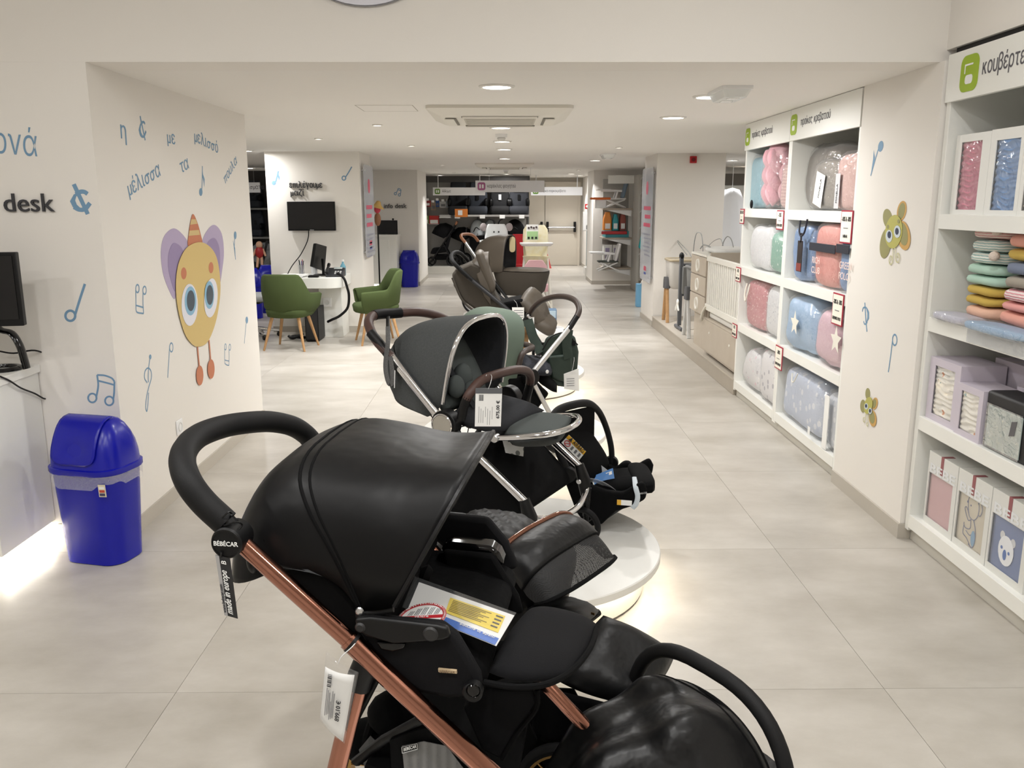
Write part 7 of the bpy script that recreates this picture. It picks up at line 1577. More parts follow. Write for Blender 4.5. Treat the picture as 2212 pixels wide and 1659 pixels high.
# bedside cribs folded on A-frames
GREYC = M('crib_grey', (120, 120, 118), .85, bump=(60, .3, .003)); GUN = M('gunmetal', (92, 94, 98), .45); PALEG = M('pale_grey_leg', (206, 206, 204), .45)
def bedside_crib(label, y, wood, fab, deck):
    o = thing('bedside_crib', label, 'crib', (2.3, y, pz), 'bedside cribs on the plinth')
    for xx in (2.03, 2.62):
        for sg in (-1, 1): MB().tube([(xx, y+.03*sg, .62), (xx, y+.14*sg, pz+.0)], .022, 8, flat=.7, ref=(1, 0, 0)).build('leg', wood, o)
        MB().loft([[(xx+a, y+b, z) for a, b in rrect(.07, w, .02)] for z, w in ((.56, .14), (.66, .12), (.70, .08))]).build('leg_cap', M('cap_grey', (84, 84, 86), .6), o)
    MB().loft([[(2.33+a, y+b, z) for a, b in rrect(l, w, .05)] for z, l, w in ((.56, .50, .30), (.60, .56, .34), (.90, .60, .36), (.915, .60, .36))]).build('basket', fab, o, smooth=1.0)
    MB().tube([(2.33+a, y+b, .915) for a, b in rrect(.60, .36, .05)], .016, 8, closed=True).build('rim', deck, o)
    return o
bedside_crib('grey bedside crib on pale legs next to the chest', 9.48, PALEG, GREYC, GREYC)
bedside_crib('beige-rimmed bedside crib on wooden legs at the plinth end', 10.75, OAK, M('crib_pale', (196, 192, 186), .85), M('rim_sand', (180, 166, 140), .6))
o = thing('crib_frame', 'upright folded gunmetal crib frame between the two bedside cribs', 'crib frame', (2.1, 10.1, pz))
for xx in (2.06, 2.5):
    MB().bx(xx-.022, xx+.022, 10.02, 10.07, pz+.05, 1.0).build('post', GUN, o, bevel=.006); MB().tube([(xx, 9.86, pz+.022), (xx, 10.24, pz+.022)], .022, 10).build('foot', GUN, o); MB().sph((xx, 10.045, 1.0), (.03, .035, .045), 12, 8).build('post_cap', BLACKP, o)
for z_ in (.55, .9): MB().tube([(2.06, 10.045, z_), (2.5, 10.045, z_)], .016, 10).build('cross_tube', GUN, o)
MB().bx(2.07, 2.48, 10.0, 10.03, .56, .88).build('fabric_panel', GREYC, o, bevel=.01)
for k in range(9): MB().tube(smoothpath([(2.03, 10.02, .50), (2.02, 9.99-.02*k*.3+.03*math.sin(k*2), .47), (2.02+.01*math.sin(k), 9.9+.03*k, .38+.02*math.sin(k*3)), (2.02, 9.96+.01*k, .42)], 4), .007, 6).build('rope_loop', M('rope_white', (230, 228, 222), .8), o)
# wire arches and clear dome nets on the chest and the cot
WIRE = M('wire_grey', (150, 152, 152), .4)
def arch(label, pts, Xv, r=.005):
    o = tag(MB().tube(smoothpath([atX(x, y, Xv) for x, y in pts], 6), r, 6).build('net_arch', WIRE, smooth=4, base=True), label, 'net frame', 'wire arches of folded nets'); return o
arch('tall grey wire arch above the drawer chest', [(1497, 556), (1499, 530), (1503, 508), (1509, 502), (1516, 510), (1518, 545), (1510, 556)], 2.2); arch('slanting long wire hoop left of the tall arch', [(1484, 551), (1470, 532), (1460, 517), (1468, 524), (1488, 545), (1494, 556)], 2.25); arch('dark low wire arch above the cot corner', [(1513, 537), (1520, 529), (1533, 533), (1537, 540)], 2.1, .007); arch('grey wire arch over the cot end', [(1558, 540), (1564, 520), (1572, 511), (1580, 518), (1585, 538)], 2.3); arch('thin wire bow crossing behind the arches', [(1525, 538), (1540, 522), (1556, 516), (1562, 530), (1570, 540)], 2.5, .004)
o = thing('folded_net', 'white folded net lying on top of the drawer chest', 'net', (2.25, 8.85, zc1+.022)); q_ = MB().sph((2.27, 8.8, zc1+.055), (.2, .3, .032), 24, 10, .6); lump(q_, (2.27, 8.8, zc1+.055), .12, 9)
for q in q_.v: q.z = max(q.z, zc1+.0225)
q_.build('net_cloth', M('net_white', (232, 232, 230), .8), o, smooth=4); MB().bx(2.1, 2.26, 8.55, 8.66, zc1+.0225, zc1+.03).build('care_card', PAPER, o, smooth=0)
o = thing('bath_tub', 'pale translucent baby bath standing on the cot', 'baby bath', (2.3, 7.8, zt+.03)); rg = []
for z_, w, l in ((.0, .2, .4), (.03, .26, .48), (.07, .28, .54), (.08, .30, .55)): rg.append([(2.42+a, 7.9+b, zt+.031+z_) for a, b in rrect(w, l, .15, 6)])
MB().loft(rg).build('tub', M('bath_white', (228, 230, 230), .35, trans=.25), o, smooth=1.0); MB().tube([(2.42+a, 7.9+b, zt+.111) for a, b in rrect(.30, .55, .14, 6)], .012, 8, closed=True).build('rim', WHITE, o)
# ================================================================== back: grey door, dark car-seat wall, high chairs
DOORG = M('door_greige', (198, 190, 176), .55)
d0, d1, d2 = atY(1128, 480, 22.42).x, atY(1177, 480, 22.42).x, atY(1248, 480, 22.42).x
for nm, xa, xb in (('door_1', d0, d1-.006), ('door_2', d1+.006, d2)):
    dr = tag(MB().bx(xa, xb, 22.42, 22.47, .01, 2.06).build(nm, DOORG, smooth=0), kind='structure')
    xm0, xm1 = max(xa, xb-1.2)+.06, xb-.08
    MB().tube([(xm0, 22.33, .975), (xm1, 22.33, .975)], .022, 10).build('panic_bar', ALU, dr)
    for xx in (xm0, xm1): MB().bx(xx-.03, xx+.03, 22.31, 22.42, .86, 1.12).build('bar_bracket', BLACKP, dr, bevel=.008)
struct('trim_3', MB().bx(d0-.06, d0, 22.40, 22.5, 0, 2.12).bx(d2, d2+.06, 22.40, 22.5, 0, 2.12).bx(d0, d2, 22.40, 22.5, 2.06, 2.12), DOORG)
# dark shelving
Xs0, Xs1, Ys = atY(917, 500, 19.8).x, atY(1143, 500, 19.8).x, 19.8
o = thing('car_seat_wall', 'grey slatwall display with dark car seats at the far end', 'shelf', ((Xs0+Xs1)/2, 20.2, 0))
MB().bx(Xs0, Xs1, 20.45, 20.5, 0, CZ-.03).build('rear_panel', M('slat_grey', (176, 174, 170), .6), o, smooth=0)
for k in range(3): MB().bx(Xs0+(Xs1-Xs0)*k/2-.015, Xs0+(Xs1-Xs0)*k/2+.015, 20.40, 20.45, .2, CZ-.03).build('upright', M('upright_grey', (120, 120, 118), .5), o, smooth=0)
MB().bx(Xs0-.02, Xs1+.02, Ys+.35, 20.45, CZ-.16, CZ-.02).build('canopy_board', M('shelf_dark', (70, 68, 66), .6), o, smooth=0)
MB().bx(Xs0+(Xs1-Xs0)*.30, Xs1, Ys+.1, 20.44, 1.30, 1.325).build('shelf_board', M('upright_grey'), o, smooth=0); MB().bx(Xs0+(Xs1-Xs0)*.30, Xs1, Ys+.09, Ys+.1, 1.29, 1.335).build('price_rail', ALU, o, smooth=0)
MB().bx(Xs0, Xs1, Ys, 20.44, 0, .17).build('plinth', M('plinth_grey'), o, bevel=.004)
for x0 in (983, 1037, 1080, 1122): q = atY(x0+5, 468, Ys+.08); MB().bx(q.x-.06, q.x+.06, Ys+.082, Ys+.088, q.z-.04, q.z+.04).build('price_card', PAPER, o, smooth=0)
SEAT = [M('carseat_%d' % k, cc_, .8, bump=(40, .3, .003)) for k, cc_ in enumerate(((30, 32, 36), (46, 50, 58), (22, 22, 24), (52, 54, 60)))]
def car_seat(label, x, y, z, mat, k=1.0, group='car seats on the far shelf'):
    o = thing('car_seat', label, 'car seat', (x, y, z), group)
    MB().loft([[(x+a*k, y+b*k, z+zz*k) for a, b in rrect(w, d, .06)] for zz, w, d in ((0, .40, .40), (.05, .44, .46), (.14, .46, .46), (.20, .42, .42))]).build('seat_base', mat, o, smooth=1.0)
    MB().loft([[(x+a*k, y+.14*k+b*k, z+zz*k) for a, b in rrect(w, d, .05)] for zz, w, d in ((.15, .44, .20), (.35, .46, .18), (.52, .42, .16), (.60, .38, .15))]).build('backrest', mat, o, smooth=1.0)
    MB().loft([[(x+a*k, y+.12*k+b*k, z+zz*k) for a, b in rrect(w, d, .05)] for zz, w, d in ((.52, .30, .20), (.60, .36, .20), (.72, .34, .18), (.76, .28, .12))]).build('headrest', mat, o, smooth=1.0)
    for sg in (-1, 1): MB().sph((x+.20*sg*k, y-.02*k, z+.28*k), (.05*k, .17*k, .10*k), 14, 10, .7).build('side_wing', BLACKP, o)
    MB().bx(x-.03*k, x+.03*k, y+.02*k, y+.03*k, z+.34*k, z+.46*k).build('tag', PAPER if mat is SEAT[2] else BLACKP, o, smooth=0)
for x0, mt, lab in ((990, SEAT[0], 'leftmost black car seat on the far shelf'), (1032, SEAT[1], 'slate blue car seat on the far shelf'), (1080, SEAT[2], 'black car seat with white tag on the far shelf'), (1121, SEAT[3], 'rightmost charcoal high-back car seat on the far shelf')):
    q = atY(x0, 462, 20.1); car_seat(lab, q.x, 20.12, 1.326, mt, 1.0)
# small packs on hooks and boxes
for k, (x0, y0, w, h_, cc_) in enumerate(((924, 440, .14, .14, (150, 40, 40)), (936, 446, .12, .18, (150, 130, 112)), (945, 440, .08, .14, (50, 90, 160)), (957, 442, .16, .14, (206, 206, 206)), (968, 441, .10, .14, (150, 160, 176)))):
    q = atY(x0, y0, 20.3); o = thing('blister_pack', ('red', 'brown', 'blue', 'white', 'grey')[k]+' blister pack on a hook at the far wall', 'pack', (q.x, 20.3, q.z-h_/2), 'blister packs on hooks')
    MB().bx(q.x-w/2, q.x+w/2, 20.3, 20.34, q.z-h_/2, q.z+h_/2).build('pack', M('pack_%d' % k, cc_, .5), o, smooth=0); MB().bx(q.x-w*.3, q.x+w*.3, 20.295, 20.3, q.z-h_*.3, q.z+h_*.1).build('window', PAPER if k in (0, 4) else GREY_PRINT, o, smooth=0); MB().tube([(q.x, 20.24, q.z+h_/2-.01), (q.x, 20.45, q.z+h_/2-.01)], .004, 6).build('hook', ALU, o); MB().bx(q.x-.03, q.x+.03, 20.235, 20.24, q.z+h_/2, q.z+h_/2+.05).build('price_card', PAPER, o, smooth=0)
for k, (x0, x1, y0, y1, cc_, lab) in enumerate(((917, 926, 466, 483, (150, 170, 110), 'green printed box at the left of the far wall'), (927, 948, 466, 484, (190, 44, 40), 'red and white box on the far wall peg shelf'), (949, 973, 464, 470, (226, 226, 226), 'flat white box on the far wall peg shelf'))):
    a, b = atY(x0, y0, 20.15), atY(x1, y1, 20.15); o = thing('product_box', lab, 'box', ((a.x+b.x)/2, 20.25, b.z), 'boxes on the far wall'); MB().bx(a.x, b.x, 20.15, 20.35, b.z, a.z).build('carton', M('pbox_%d' % k, cc_, .5), o, bevel=.004); MB().bx(a.x+.02, b.x-.02, 20.146, 20.15, b.z+.01, (a.z+b.z)/2).build('print', PAPER, o, smooth=0); MB().bx(a.x-.01, b.x+.01, 20.2, 20.45, b.z-.012, b.z-.0005).build('peg_shelf', ALU, o, smooth=0)
q = atY(999, 460, 19.9); o = thing('promo_card', 'orange and white promotion card on the far shelf edge', 'card', (q.x, 19.88, q.z-.1)); MB().bx(q.x-.17, q.x+.12, 19.87, 19.876, q.z-.09, q.z+.09).build('card', M('card_orange', (220, 130, 50), .5), o, smooth=0); MB().bx(q.x-.10, q.x+.0, 19.866, 19.87, q.z-.05, q.z+.06).build('print', PAPER, o, smooth=0)
# carrycots under the shelf
HG = M('hood_silver', (186, 192, 196), .7)
for k, (x0, w, mt, lab) in enumerate(((1031, .34, HG, 'left pale grey carrycot hood under the far shelf'), (1060, .34, HG, 'right pale grey carrycot hood under the far shelf'), (1112, .48, FABK2, 'large black carrycot hood under the far shelf'))):
    q = atY(x0, 495, 20.1); o = thing('carrycot', lab, 'carrycot', (q.x, 20.1, .17), 'carrycots under the far shelf'); rg = []
    for f in range(7):
        ph = f/6*math.pi/2; rr = []
        for i in range(19):
            th = math.pi*i/18; rr.append((q.x-w/2*math.cos(th)*max(.03, math.cos(ph)), 20.2-.22*math.sin(ph), .86+.36*math.sin(th)*max(.03, math.cos(ph))))
        rg.append(rr)
    MB().loft(rg, False, False).build('hood', mt, o, smooth=4, solid=.01); MB().tube(rg[0], .012, 6).build('hood_rim', FABK if k < 2 else GREYD, o)
    MB().loft([[(q.x+a, 20.1+b, z_) for a, b in rrect(ww, .5, .1)] for z_, ww in ((.5, w*.8), (.6, w), (.86, w*1.05))]).build('tub', FABK, o)
    MB().tube(smoothpath([(q.x-.08, 19.9, .95), (q.x-.02, 19.88, 1.05), (q.x+.06, 19.88, 1.0)], 4), .012, 8).build('strap', BLACKP, o)
    for sg in (-1, 1): MB().tube([(q.x+sg*w*.4, 20.1, .52), (q.x-sg*w*.4, 20.1, .172)], .015, 8).build('stand_leg', BLACKP, o)
# simple display strollers (black) on the far plinth
def far_stroller(label, x0, y0, x1, y1, Y, mat, grip, base=.17, group='strollers along the far wall'):
    a = Side((atY(x0, y0, Y).x, Y, 0), 0); u1 = atY(x1, y1, Y).x-a.o.x; zt_ = atY(x0, y0, Y).z
    o = thing('stroller', label, 'stroller', a.p(u1/2, .2, base), group); H_ = zt_-base
    for v in (0, .4):
        MB().tube([a.p(u1*.98, v, zt_-.08), a.p(u1*.55, v, base+H_*.5), a.p(u1*.12, v, base+.1)], .018, 8).build('frame_tube', BLACKP, o); MB().tube([a.p(u1*.55, v, base+H_*.5), a.p(u1*.85, v, base+.14)], .016, 8).build('rear_leg', BLACKP, o)
        wheel(a, u1*.85, v, base+.14, .14, o, .04, BLACKP, 6); wheel(a, u1*.12, v, base+.10, .10, o, .04, BLACKP, 6)
    MB().tube([a.p(u1*.98, 0, zt_-.08), a.p(u1*1.02, 0, zt_-.02), a.p(u1*1.02, .4, zt_-.02), a.p(u1*.98, .4, zt_-.08)], .02, 8).build('handle', grip, o)
    rg = []
    for k in range(6):
        an = R(20+26*k); rr = []
        for i in range(17):
            th = math.pi*i/16; rr.append(a.p(u1*.58-math.cos(an)*.30*math.sin(th)**.6, .2-.19*math.cos(th), base+H_*.62+math.sin(an)*.34*math.sin(th)**.6))
        rg.append(rr)
    MB().loft(rg, False, False).build('canopy', mat, o, smooth=4, solid=.01)
    MB().prism([a.p(u1*.72, .03, base+H_*.72), a.p(u1*.60, .03, base+H_*.42), a.p(u1*.18, .03, base+H_*.40), a.p(u1*.10, .03, base+H_*.28), a.p(u1*.22, .03, base+H_*.27), a.p(u1*.66, .03, base+H_*.32), a.p(u1*.82, .03, base+H_*.70)], a.a*.34).build('seat', mat, o, bevel=.02); MB().bx(a.p(u1*.25, 0, 0).x, a.p(u1*.75, 0, 0).x, Y+.03, Y+.37, base+.14, base+.26).build('basket', FABK, o, bevel=.02)
    return o
far_stroller('black stroller with tan grip on the far plinth, left', 921, 478, 986, 560, 19.9, FABK2, TAN); far_stroller('black stroller beside the tan-grip one on the far plinth', 985, 492, 1008, 570, 20.0, FABK, BLACKP)
# ---- high chairs
def high_chair(label, x, y, seatm, traym, legm, zt_=.95, group='high chairs in the aisle', cushion=None, w=.46, tray=True):
    o = thing('high_chair', label, 'high chair', (x, y, 0), group)
    for sx in (-1, 1):
        for sy in (-1, 1): MB().tube([(x+sx*w*.38, y+sy*.12, zt_-.22), (x+sx*w*.52, y+sy*.27, .02)], .016, 8).build('leg', legm, o)
        MB().tube([(x+sx*w*.52, y-.29, .016), (x+sx*w*.52, y+.29, .016)], .016, 8).build('foot_rail', legm, o)
    MB().loft([[(x+a, y+b, z_) for a, b in rrect(ww, d, .1)] for z_, ww, d in ((zt_-.34, .30, .30), (zt_-.26, .38, .36), (zt_-.2, .40, .38))]).build('seat', seatm, o, smooth=1.0)
    MB().loft([[(x+a, y+.17+b, z_) for a, b in rrect(ww, .09, .04)] for z_, ww in ((zt_-.26, .36), (zt_+.05, .40), (zt_+.2, .38), (zt_+.27, .28))]).build('backrest', seatm, o, smooth=1.0)
    if cushion:
        MB().loft([[(x+a, y+.11+b, z_) for a, b in rrect(ww, .05, .02)] for z_, ww in ((zt_-.2, .28), (zt_+.1, .30), (zt_+.18, .24))]).build('cushion', cushion, o, smooth=1.0)
    if tray: MB().loft([[(x+a, y-.2+b, z_) for a, b in rrect(ww, d, .1)] for z_, ww, d in ((zt_-.03, .44, .30), (zt_, .50, .36), (zt_+.015, .50, .36))]).build('tray', traym, o, smooth=1.0)
    for sx in (-1, 1): MB().tube([(x+sx*.2, y-.1, zt_-.02), (x+sx*.19, y+.15, zt_-.03)], .018, 8).build('arm', traym, o)
    return o
REDC = M('red_vinyl', (170, 34, 38), .45); CREAMV = M('cream_vinyl', (234, 231, 220), .5, var=(214, 200, 140), var_scale=14); WHV = M('white_vinyl', (232, 236, 236), .45)
q = atZ(1150, 640, 0); high_chair('white high chair with cream patterned back and red cushion', atY(1158, 520, 13.2).x, 13.3, CREAMV, WHITE, COTW, 1.0)
hc = high_chair('white high chair with eyes and ears on the backrest', atY(1072, 510, 14.6).x, 14.7, WHV, WHITE, COTW, .98)
for sx in (-1, 1): MB().sph((atY(1072, 510, 14.6).x+.22*sx, 14.85, 1.2), (.06, .03, .07), 12, 8).build('ear', M('ear_grey', (160, 150, 150), .6), hc); MB().sph((atY(1072, 510, 14.6).x+.04*sx, 14.80, 1.12), .014, 8, 6).build('eye', BLACKP, hc); MB().tube(smoothpath([(atY(1072, 510, 14.6).x+.03*sx, 14.87, 1.25), (atY(1072, 510, 14.6).x+.06*sx, 14.86, 1.31), (atY(1072, 510, 14.6).x+.11*sx, 14.86, 1.33)], 4), .012, 8).build('strap_horn', BLACKP, hc)
high_chair('red padded high chair beside the taupe carrycot', atY(1128, 540, 13.6).x, 13.9, M('red_fabric', (168, 24, 34), .8), M('red_fabric'), COTW, .84, w=.40, tray=False)
high_chair('orange red chair behind the white high chair', atY(1152, 545, 14.0).x, 14.5, M('orange_red', (216, 64, 40), .6), M('orange_red'), COTW, .80, tray=False)
o = thing('poster_stand', 'product poster with pale green lower half on the high chair tray', 'poster', atY(1150, 518, 12.95)); a, b = atY(1137, 485, 12.95), atY(1163, 518, 12.95)
MB().bx(a.x, b.x, 12.95, 12.956, b.z, a.z).build('sheet', PAPER, o, smooth=0); MB().bx(a.x+.008, b.x-.008, 12.945, 12.95, b.z+.006, a.z-.10).build('green_panel', M('poster_green', (176, 216, 156), .5), o, smooth=0)
for k in range(4): MB().lathe([(.001, 0), (.016, 0), (.016, .003), (.001, .003)], (a.x+.035+.038*k, 12.945, a.z-.05+.01*(k % 2)), (0, -1, 0), 12).build('photo_dot', M('photo_dark', (70, 56, 58), .6), o)
for k in range(3): MB().bx(a.x+.02+.055*k, a.x+.05+.055*k, 12.941, 12.945, b.z+.012, b.z+.045).build('photo', M('photo_black', (30, 34, 34), .6), o, smooth=0)
o = thing('baby_bouncer', 'pale pink baby bouncer seat behind the carrycot', 'bouncer', (atY(1150, 590, 12.3).x, 12.4, 0)); bx_ = atY(1150, 570, 12.3).x
MB().loft([[(bx_+.05+a, 12.4+b*.3+.0, z_) for a, b in rrect(w, .2, .05)] for z_, w in ((.42, .22), (.55, .34), (.72, .32), (.80, .20))]).build('backrest', M('bouncer_pink', (232, 186, 194), .8), o, smooth=1.0); MB().loft([[(bx_+.10+a, 12.35+b, z_) for a, b in rrect(.26, w, .1)] for z_, w in ((.36, .22), (.42, .30), (.46, .26))]).build('seat', M('bouncer_pink'), o, smooth=1.0)
for sy in (-1, 1): MB().tube([(bx_-.1, 12.4+.16*sy, .015), (bx_+.35, 12.4+.16*sy, .015), (bx_+.1, 12.4+.14*sy, .42)], .012, 8).build('frame', COTW, o)
o = thing('base_box', 'blue and white picture box on a white base by the aisle', 'box', (atY(1186, 660, 10.6).x, 10.7, 0)); bx_ = atY(1186, 660, 10.6).x
MB().loft([[(bx_+a, 10.75+b, z_) for a, b in rrect(w, .36, .06)] for z_, w in ((0, .40), (.05, .40), (.06, .36))]).build('base', WHITE, o, smooth=1.0); MB().bx(bx_-.10, bx_+.10, 10.66, 10.84, .06, .30).build('carton', M('box_slate', (90, 120, 150), .5), o, bevel=.003); MB().bx(bx_-.09, bx_+.09, 10.655, 10.66, .2, .29).build('picture', M('box_pic', (170, 190, 204), .5), o, smooth=0); MB().bx(bx_+.05, bx_+.09, 10.652, 10.655, .07, .11).build('logo', REDC, o, smooth=0)
o = thing('warning_cone', 'red folding floor cone by the grey door', 'cone', (atY(1181, 575, 21.5).x, 21.5, 0)); qx = atY(1181, 560, 21.5).x
MB().prism([(qx-.07, 21.45, .0), (qx+.12, 21.45, .0), (qx-.0, 21.47, .42), (qx-.06, 21.47, .42)], (0, .02, 0)).build('front_panel', M('cone_red', (214, 86, 84), .5), o, smooth=0); MB().prism([(qx-.07, 21.62, .0), (qx+.12, 21.62, .0), (qx-.0, 21.49, .42), (qx-.06, 21.49, .42)], (0, .02, 0)).build('rear_panel', M('cone_red'), o, smooth=0)
# ================================================================== left background: shelf with car seats seen past the cartoon wall
o = thing('display_shelf', 'dark display shelf with car seats glimpsed past the cartoon wall', 'shelf', (-4.7, 15.6, 0))
MB().bx(-6.2, -3.3, 15.9, 15.95, 0, CZ-.05).build('rear_panel', M('shelf_dark'), o, smooth=0)
for z_ in (.16, 1.02, 1.52): MB().bx(-6.2, -3.3, 15.3, 15.9, z_-.03, z_).build('shelf_board', M('upright_grey'), o, smooth=0)
for x in (-6.2, -4.75, -3.34): MB().bx(x, x+.04, 15.3, 15.9, 0, 2.0).build('upright', M('upright_grey'), o, smooth=0)
a, b = atY(530, 394, 14.5), atY(562, 416, 14.5); hang_sign('plain white sign over the glimpsed left shelf', 500, 562, 394, 416, 14.5, 'καθίσματα', ICG, 508, 518, .1)
DKC = [SEAT[0], M('seat_red', (120, 30, 34), .7), SEAT[1], SEAT[2]]
i = 0
for z_ in (1.52, 1.02, .16):
    for x in (-5.75, -5.1, -4.45, -3.8):
        car_seat(['black', 'dark red', 'slate', 'charcoal'][i % 4]+' car seat on the left background shelf, '+{1.52: 'top', 1.02: 'middle', .16: 'bottom'}[z_]+' board, '+{-5.75: 'far left', -5.1: 'inner left', -4.45: 'inner right', -3.8: 'far right'}[x], x, 15.58, z_, DKC[i % 4], .62 if z_ > 1 else .9, 'car seats on the left background shelf'); i += 1
o = thing('baby_doll', 'baby doll in a red romper on a car seat at the left', 'doll', atY(562, 560, 14.2)); q = atY(561, 545, 14.2); SKN = M('doll_skin', (214, 170, 140), .6)
MB().sph(q+V((0, 0, .12)), (.055, .05, .06), 14, 10).build('head', SKN, o); MB().sph(q-V((0, 0, .0)), (.075, .06, .10), 14, 10).build('romper', REDC, o)
for sg in (-1, 1): MB().tube([q+V((.06*sg, 0, .05)), q+V((.1*sg, -.03, -.06))], [.02, .016], 8).build('arm', SKN, o); MB().tube([q+V((.03*sg, 0, -.08)), q+V((.04*sg, -.06, -.24))], [.026, .018], 8).build('leg', SKN, o)
far_stroller('grey-rimmed display stroller below the doll at the left', 540, 520, 580, 600, 14.2, M('stroller_grey', (120, 122, 124), .7), BLACKP, 0.0, 'strollers left of the pillar')
# ================================================================== right background: wall shelf with boosters, pegs, net canopy
o = thing('wall_shelf', 'narrow display shelf with baby boosters on the far right', 'shelf', (2.55, 16.6, 0)); xs = atY(1372, 500, 16.0).x
MB().bx(xs, xs+.05, 15.75, 16.4, 0, 2.1).build('side_panel', M('panel_steel', (176, 174, 168), .5), o, bevel=.003); MB().bx(xs-.5, xs, 16.95, 17.0, .3, 2.05).build('rear_panel', M('slat_grey'), o, smooth=0); MB().bx(xs-.48, xs, 16.3, 16.33, 1.95, 2.1).build('header', SHELFW, o, smooth=0)
zsh = [atY(1350, y, 16.4).z for y in (450, 513, 578)]
for z_ in zsh: MB().bx(xs-.55, xs, 16.35, 16.95, z_-.03, z_).build('shelf_board', ASH, o, bevel=.003); MB().prism([(xs-.5, 16.4, z_-.03), (xs-.02, 16.4, z_-.03), (xs-.02, 16.4, z_-.15)], (0, .02, 0)).build('bracket', WHITE, o, smooth=0)
def booster(label, x, y, z_, m1, m2):
    o = thing('baby_booster', label, 'booster', (x, y, z_), 'booster seats on the right wall shelf')
    for sg in (-1, 1):
        MB().tube([(x-.2, y+.14*sg, z_+.01), (x+.16, y+.14*sg, z_+.16)], .012, 8).build('cross_leg', WHITE, o); MB().tube([(x+.18, y+.14*sg, z_+.01), (x-.16, y+.14*sg, z_+.16)], .012, 8).build('cross_leg', WHITE, o); MB().tube([(x-.26, y+.15*sg, z_+.33), (x+.1, y+.15*sg, z_+.32)], .02, 8).build('arm', WHITE, o); MB().tube([(x-.02, y+.15*sg, z_+.18), (x+.02, y+.15*sg, z_+.32)], .018, 8).build('arm_post', WHITE, o)
    MB().bx(x-.2, x+.18, y-.15, y+.15, z_+.16, z_+.19).build('seat', m1, o, bevel=.012); MB().obox((x+.1, y-.15, z_+.19), (.05, 0, 0), (0, .3, 0), (.08, 0, .32)).build('backrest', m2, o, bevel=.02); MB().bx(x-.36, x-.1, y-.18, y+.18, z_+.33, z_+.355).build('tray', WHITE, o, bevel=.012)
booster('white and blue booster seat on the top right shelf', xs-.3, 16.6, zsh[0], WHITE, M('booster_blue', (120, 140, 160), .6)); 
o = thing('booster_tray', 'orange booster tray jutting over the shelf edge', 'booster tray', (xs-.55, 16.5, zsh[0])); MB().bx(xs-.8, xs-.42, 16.35, 16.5, zsh[0]+.16, zsh[0]+.2).build('tray', M('tray_orange', (222, 110, 40), .5), o, bevel=.015); MB().bx(xs-.7, xs-.5, 16.38, 16.48, zsh[0], zsh[0]+.16).build('support', WHITE, o, bevel=.01)
booster('white booster seat folded below the wall shelf', xs-.45, 16.3, zsh[2]-.05, M('booster_dark', (70, 74, 70), .6), WHITE)
for k, (dx, w, d, h_, cc_, lab) in enumerate(((-.45, .16, .2, .34, (222, 140, 60), 'orange toy pack on the middle right shelf'), (-.30, .12, .2, .3, (60, 160, 170), 'teal toy pack on the middle right shelf'), (-.16, .12, .2, .36, (150, 80, 70), 'brown soft toy on the middle right shelf'))):
    o = thing('toy_pack', lab, 'toy', (xs+dx, 16.6, zsh[1]+.12), 'toys on the right wall shelf'); MB().loft([[(xs+dx+a, 16.6+b, zsh[1]+.13+z_) for a, b in rrect(ww, d, .03)] for z_, ww in ((0, w), (h_*.6, w*.95), (h_, w*.5))]).build('pack', M('toy_%d' % k, cc_, .6), o, smooth=1.0); MB().bx(xs+dx-w*.3, xs+dx+w*.3, 16.6-d/2-.004, 16.6-d/2, zsh[1]+.16, zsh[1]+.26).build('print', PAPER, o, smooth=0)
o = thing('play_tray', 'red play steering tray over a teal box on the middle right shelf', 'toy', (xs-.3, 16.5, zsh[1])); MB().bx(xs-.5, xs-.06, 16.38, 16.9, zsh[1], zsh[1]+.12).build('carton', M('toy_tealbox', (52, 140, 150), .5), o, bevel=.004); MB().bx(xs-.58, xs-.10, 16.34, 16.38, zsh[1]+.06, zsh[1]+.12).build('tray', REDC, o, bevel=.01)
for k, dx in enumerate((-.42, -.25)): o = thing('boxed_seat', ('left', 'right')[k]+' tall white product box on the lowest right shelf', 'box', (xs+dx, 16.7, zsh[2]), 'white boxes on the right wall shelf'); MB().bx(xs+dx-.08, xs+dx+.08, 16.62, 16.9, zsh[2], zsh[2]+.42).build('carton', M('box_pearl'), o, bevel=.003); MB().bx(xs+dx-.05, xs+dx+.03, 16.615, 16.62, zsh[2]+.1, zsh[2]+.36).build('print', M('box_print', (150, 140, 170), .5), o, smooth=0)
o = thing('blue_blanket_rack', 'teal folded throws hanging beside the far right pillar', 'blanket', (1.80, 19.6, 0)); q = atY(1272, 540, 19.5); MB().bx(q.x-.05, q.x+.07, 19.5, 19.62, .18, 1.0).build('throw', M('throw_teal', (70, 110, 120), .85, bump=(20, .6, .01)), o, bevel=.03); MB().bx(q.x-.09, q.x+.12, 19.4, 19.8, 0, .17).build('base', SHELFW, o, bevel=.004); MB().tube([(q.x+.01, 19.56, .17), (q.x+.01, 19.56, 1.12)], .02, 8).build('post', ALU, o); MB().bx(q.x-.06, q.x+.08, 19.48, 19.64, 1.0, 1.12).build('fold', M('throw_grey', (130, 132, 130), .85), o, bevel=.03)
for k, y in enumerate((386, 417, 455, 490, 545)):
    q = atX(1392, y, 2.59); o = thing('peg_hook', 'white wire peg on the far panel, number from the top: '+('first', 'second', 'third', 'fourth', 'fifth')[k], 'hook', (2.6, q.y, q.z), 'wire pegs')
    for j in range(3): MB().tube([(2.6, 15.4+.25*j, q.z), (2.44, 15.4+.25*j, q.z), (2.43, 15.4+.25*j, q.z-.03)], .006, 6).build('peg', WHITE, o)
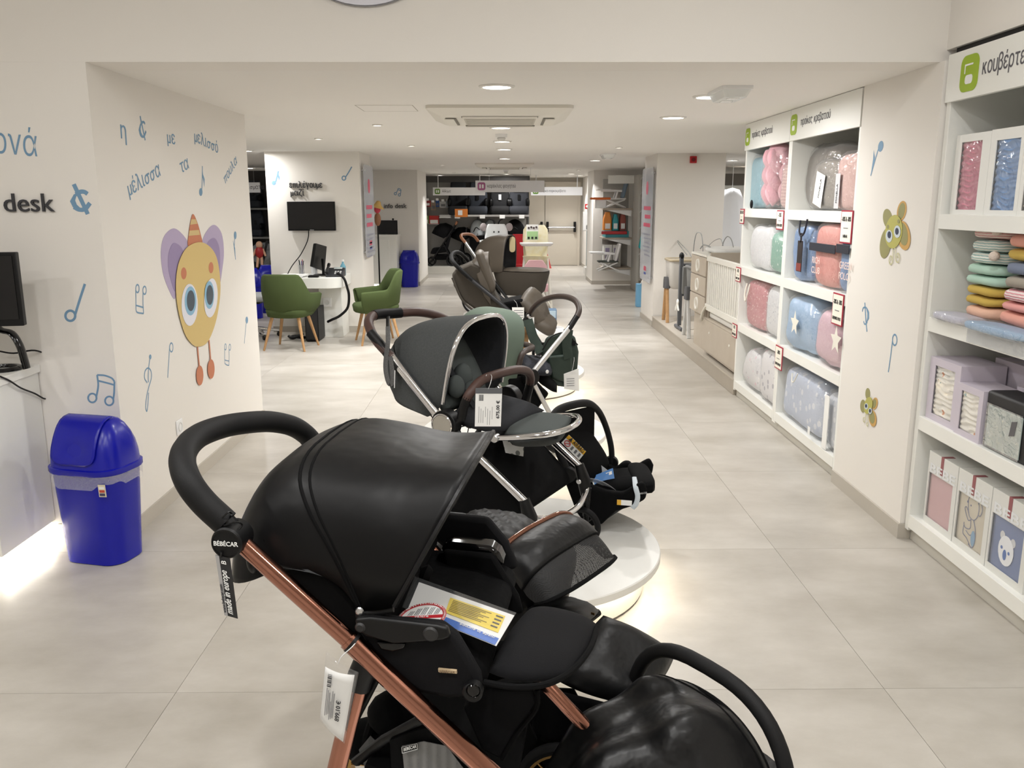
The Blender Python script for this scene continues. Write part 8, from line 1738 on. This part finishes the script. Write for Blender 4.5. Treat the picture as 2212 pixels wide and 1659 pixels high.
o = thing('teal_bib', 'teal baby bib hanging on a peg behind the right acrylic panel', 'bib', (2.5, 15.4, 1.0)); q = atY(1391, 522, 15.4); MB().prism([(q.x-.06, 15.35, q.z+.12), (q.x+.05, 15.35, q.z+.18), (q.x+.10, 15.35, q.z-.1), (q.x+.0, 15.35, q.z-.18), (q.x-.10, 15.35, q.z-.10)], (0, .05, 0)).build('cloth', M('bib_teal', (40, 156, 160), .8), o, bevel=.015); MB().tube(smoothpath([(q.x-.03, 15.37, q.z+.12), (q.x+.02, 15.37, q.z+.26), (q.x+.05, 15.37, q.z+.16)], 5), .008, 6).build('neck_tie', M('bib_teal'), o)
o = thing('shopping_bag', 'light blue paper bag on the floor behind the right pillar', 'bag', (2.2, 13.6, 0)); q = atY(1386, 660, 13.4); MB().bx(q.x-.08, q.x+.12, 13.4, 13.55, .0, .36).build('bag_body', M('bag_blue', (120, 180, 220), .6), o, bevel=.006); MB().tube(smoothpath([(q.x-.03, 13.4, .36), (q.x+.02, 13.39, .46), (q.x+.07, 13.4, .36)], 5), .005, 6).build('handle', PAPER, o)
# white net canopies in the right side aisle
NETW = M('voile_white', (244, 246, 250), .7)
for k, (x0, Yv, lab) in enumerate(((1582, 12.9, 'nearer white voile cot canopy in the right side aisle'), (1556, 13.9, 'farther white voile cot canopy in the right side aisle'))):
    q = atY(x0, 410, Yv); o = thing('net_canopy', lab, 'net canopy', (q.x, Yv, .55), 'voile cot canopies'); rg = []
    for i in range(9):
        t_ = i/8; z_ = q.z-t_*(q.z-.75); r_ = .10+.30*t_**.8; rg.append([(q.x+(r_+.03*math.sin(k_*1.3*3+t_*4)*t_)*math.cos(2*math.pi*k_/36), Yv+(r_+.03*math.sin(k_*1.3*3)*t_)*math.sin(2*math.pi*k_/36), z_) for k_ in range(36)])
    MB().loft(rg, True, False).build('drape', NETW, o, smooth=4, solid=.004); MB().lathe([(.001, .03), (.10, .0), (.1, -.02), (.001, -.02)], (q.x, Yv, q.z), n=20).build('top_ring', WHITE, o); MB().tube([(q.x, Yv, q.z), (q.x, Yv, CZ)], .004, 6).build('hanging_cord', WHITE, o)
    MB().bx(q.x-.3, q.x+.3, Yv-.35, Yv+.35, .0, .75).build('cot_base', COTW, o, bevel=.01)
o = thing('side_aisle_shelf', 'dark topped white shelf with green icons in the right side aisle', 'shelf', (4.4, 15.5, 0)); MB().bx(3.3, 6.5, 15.4, 15.9, 0, 1.9).build('body', SHELFW, o, bevel=.004); MB().bx(3.3, 6.5, 15.38, 15.9, 1.9, 2.1).build('top_band', M('band_taupe', (110, 104, 96), .6), o, smooth=0)
for k in range(4): MB().bx(3.6+.8*k, 3.72+.8*k, 15.37, 15.38, 1.95, 2.05).build('icon', ICG, o, smooth=0)
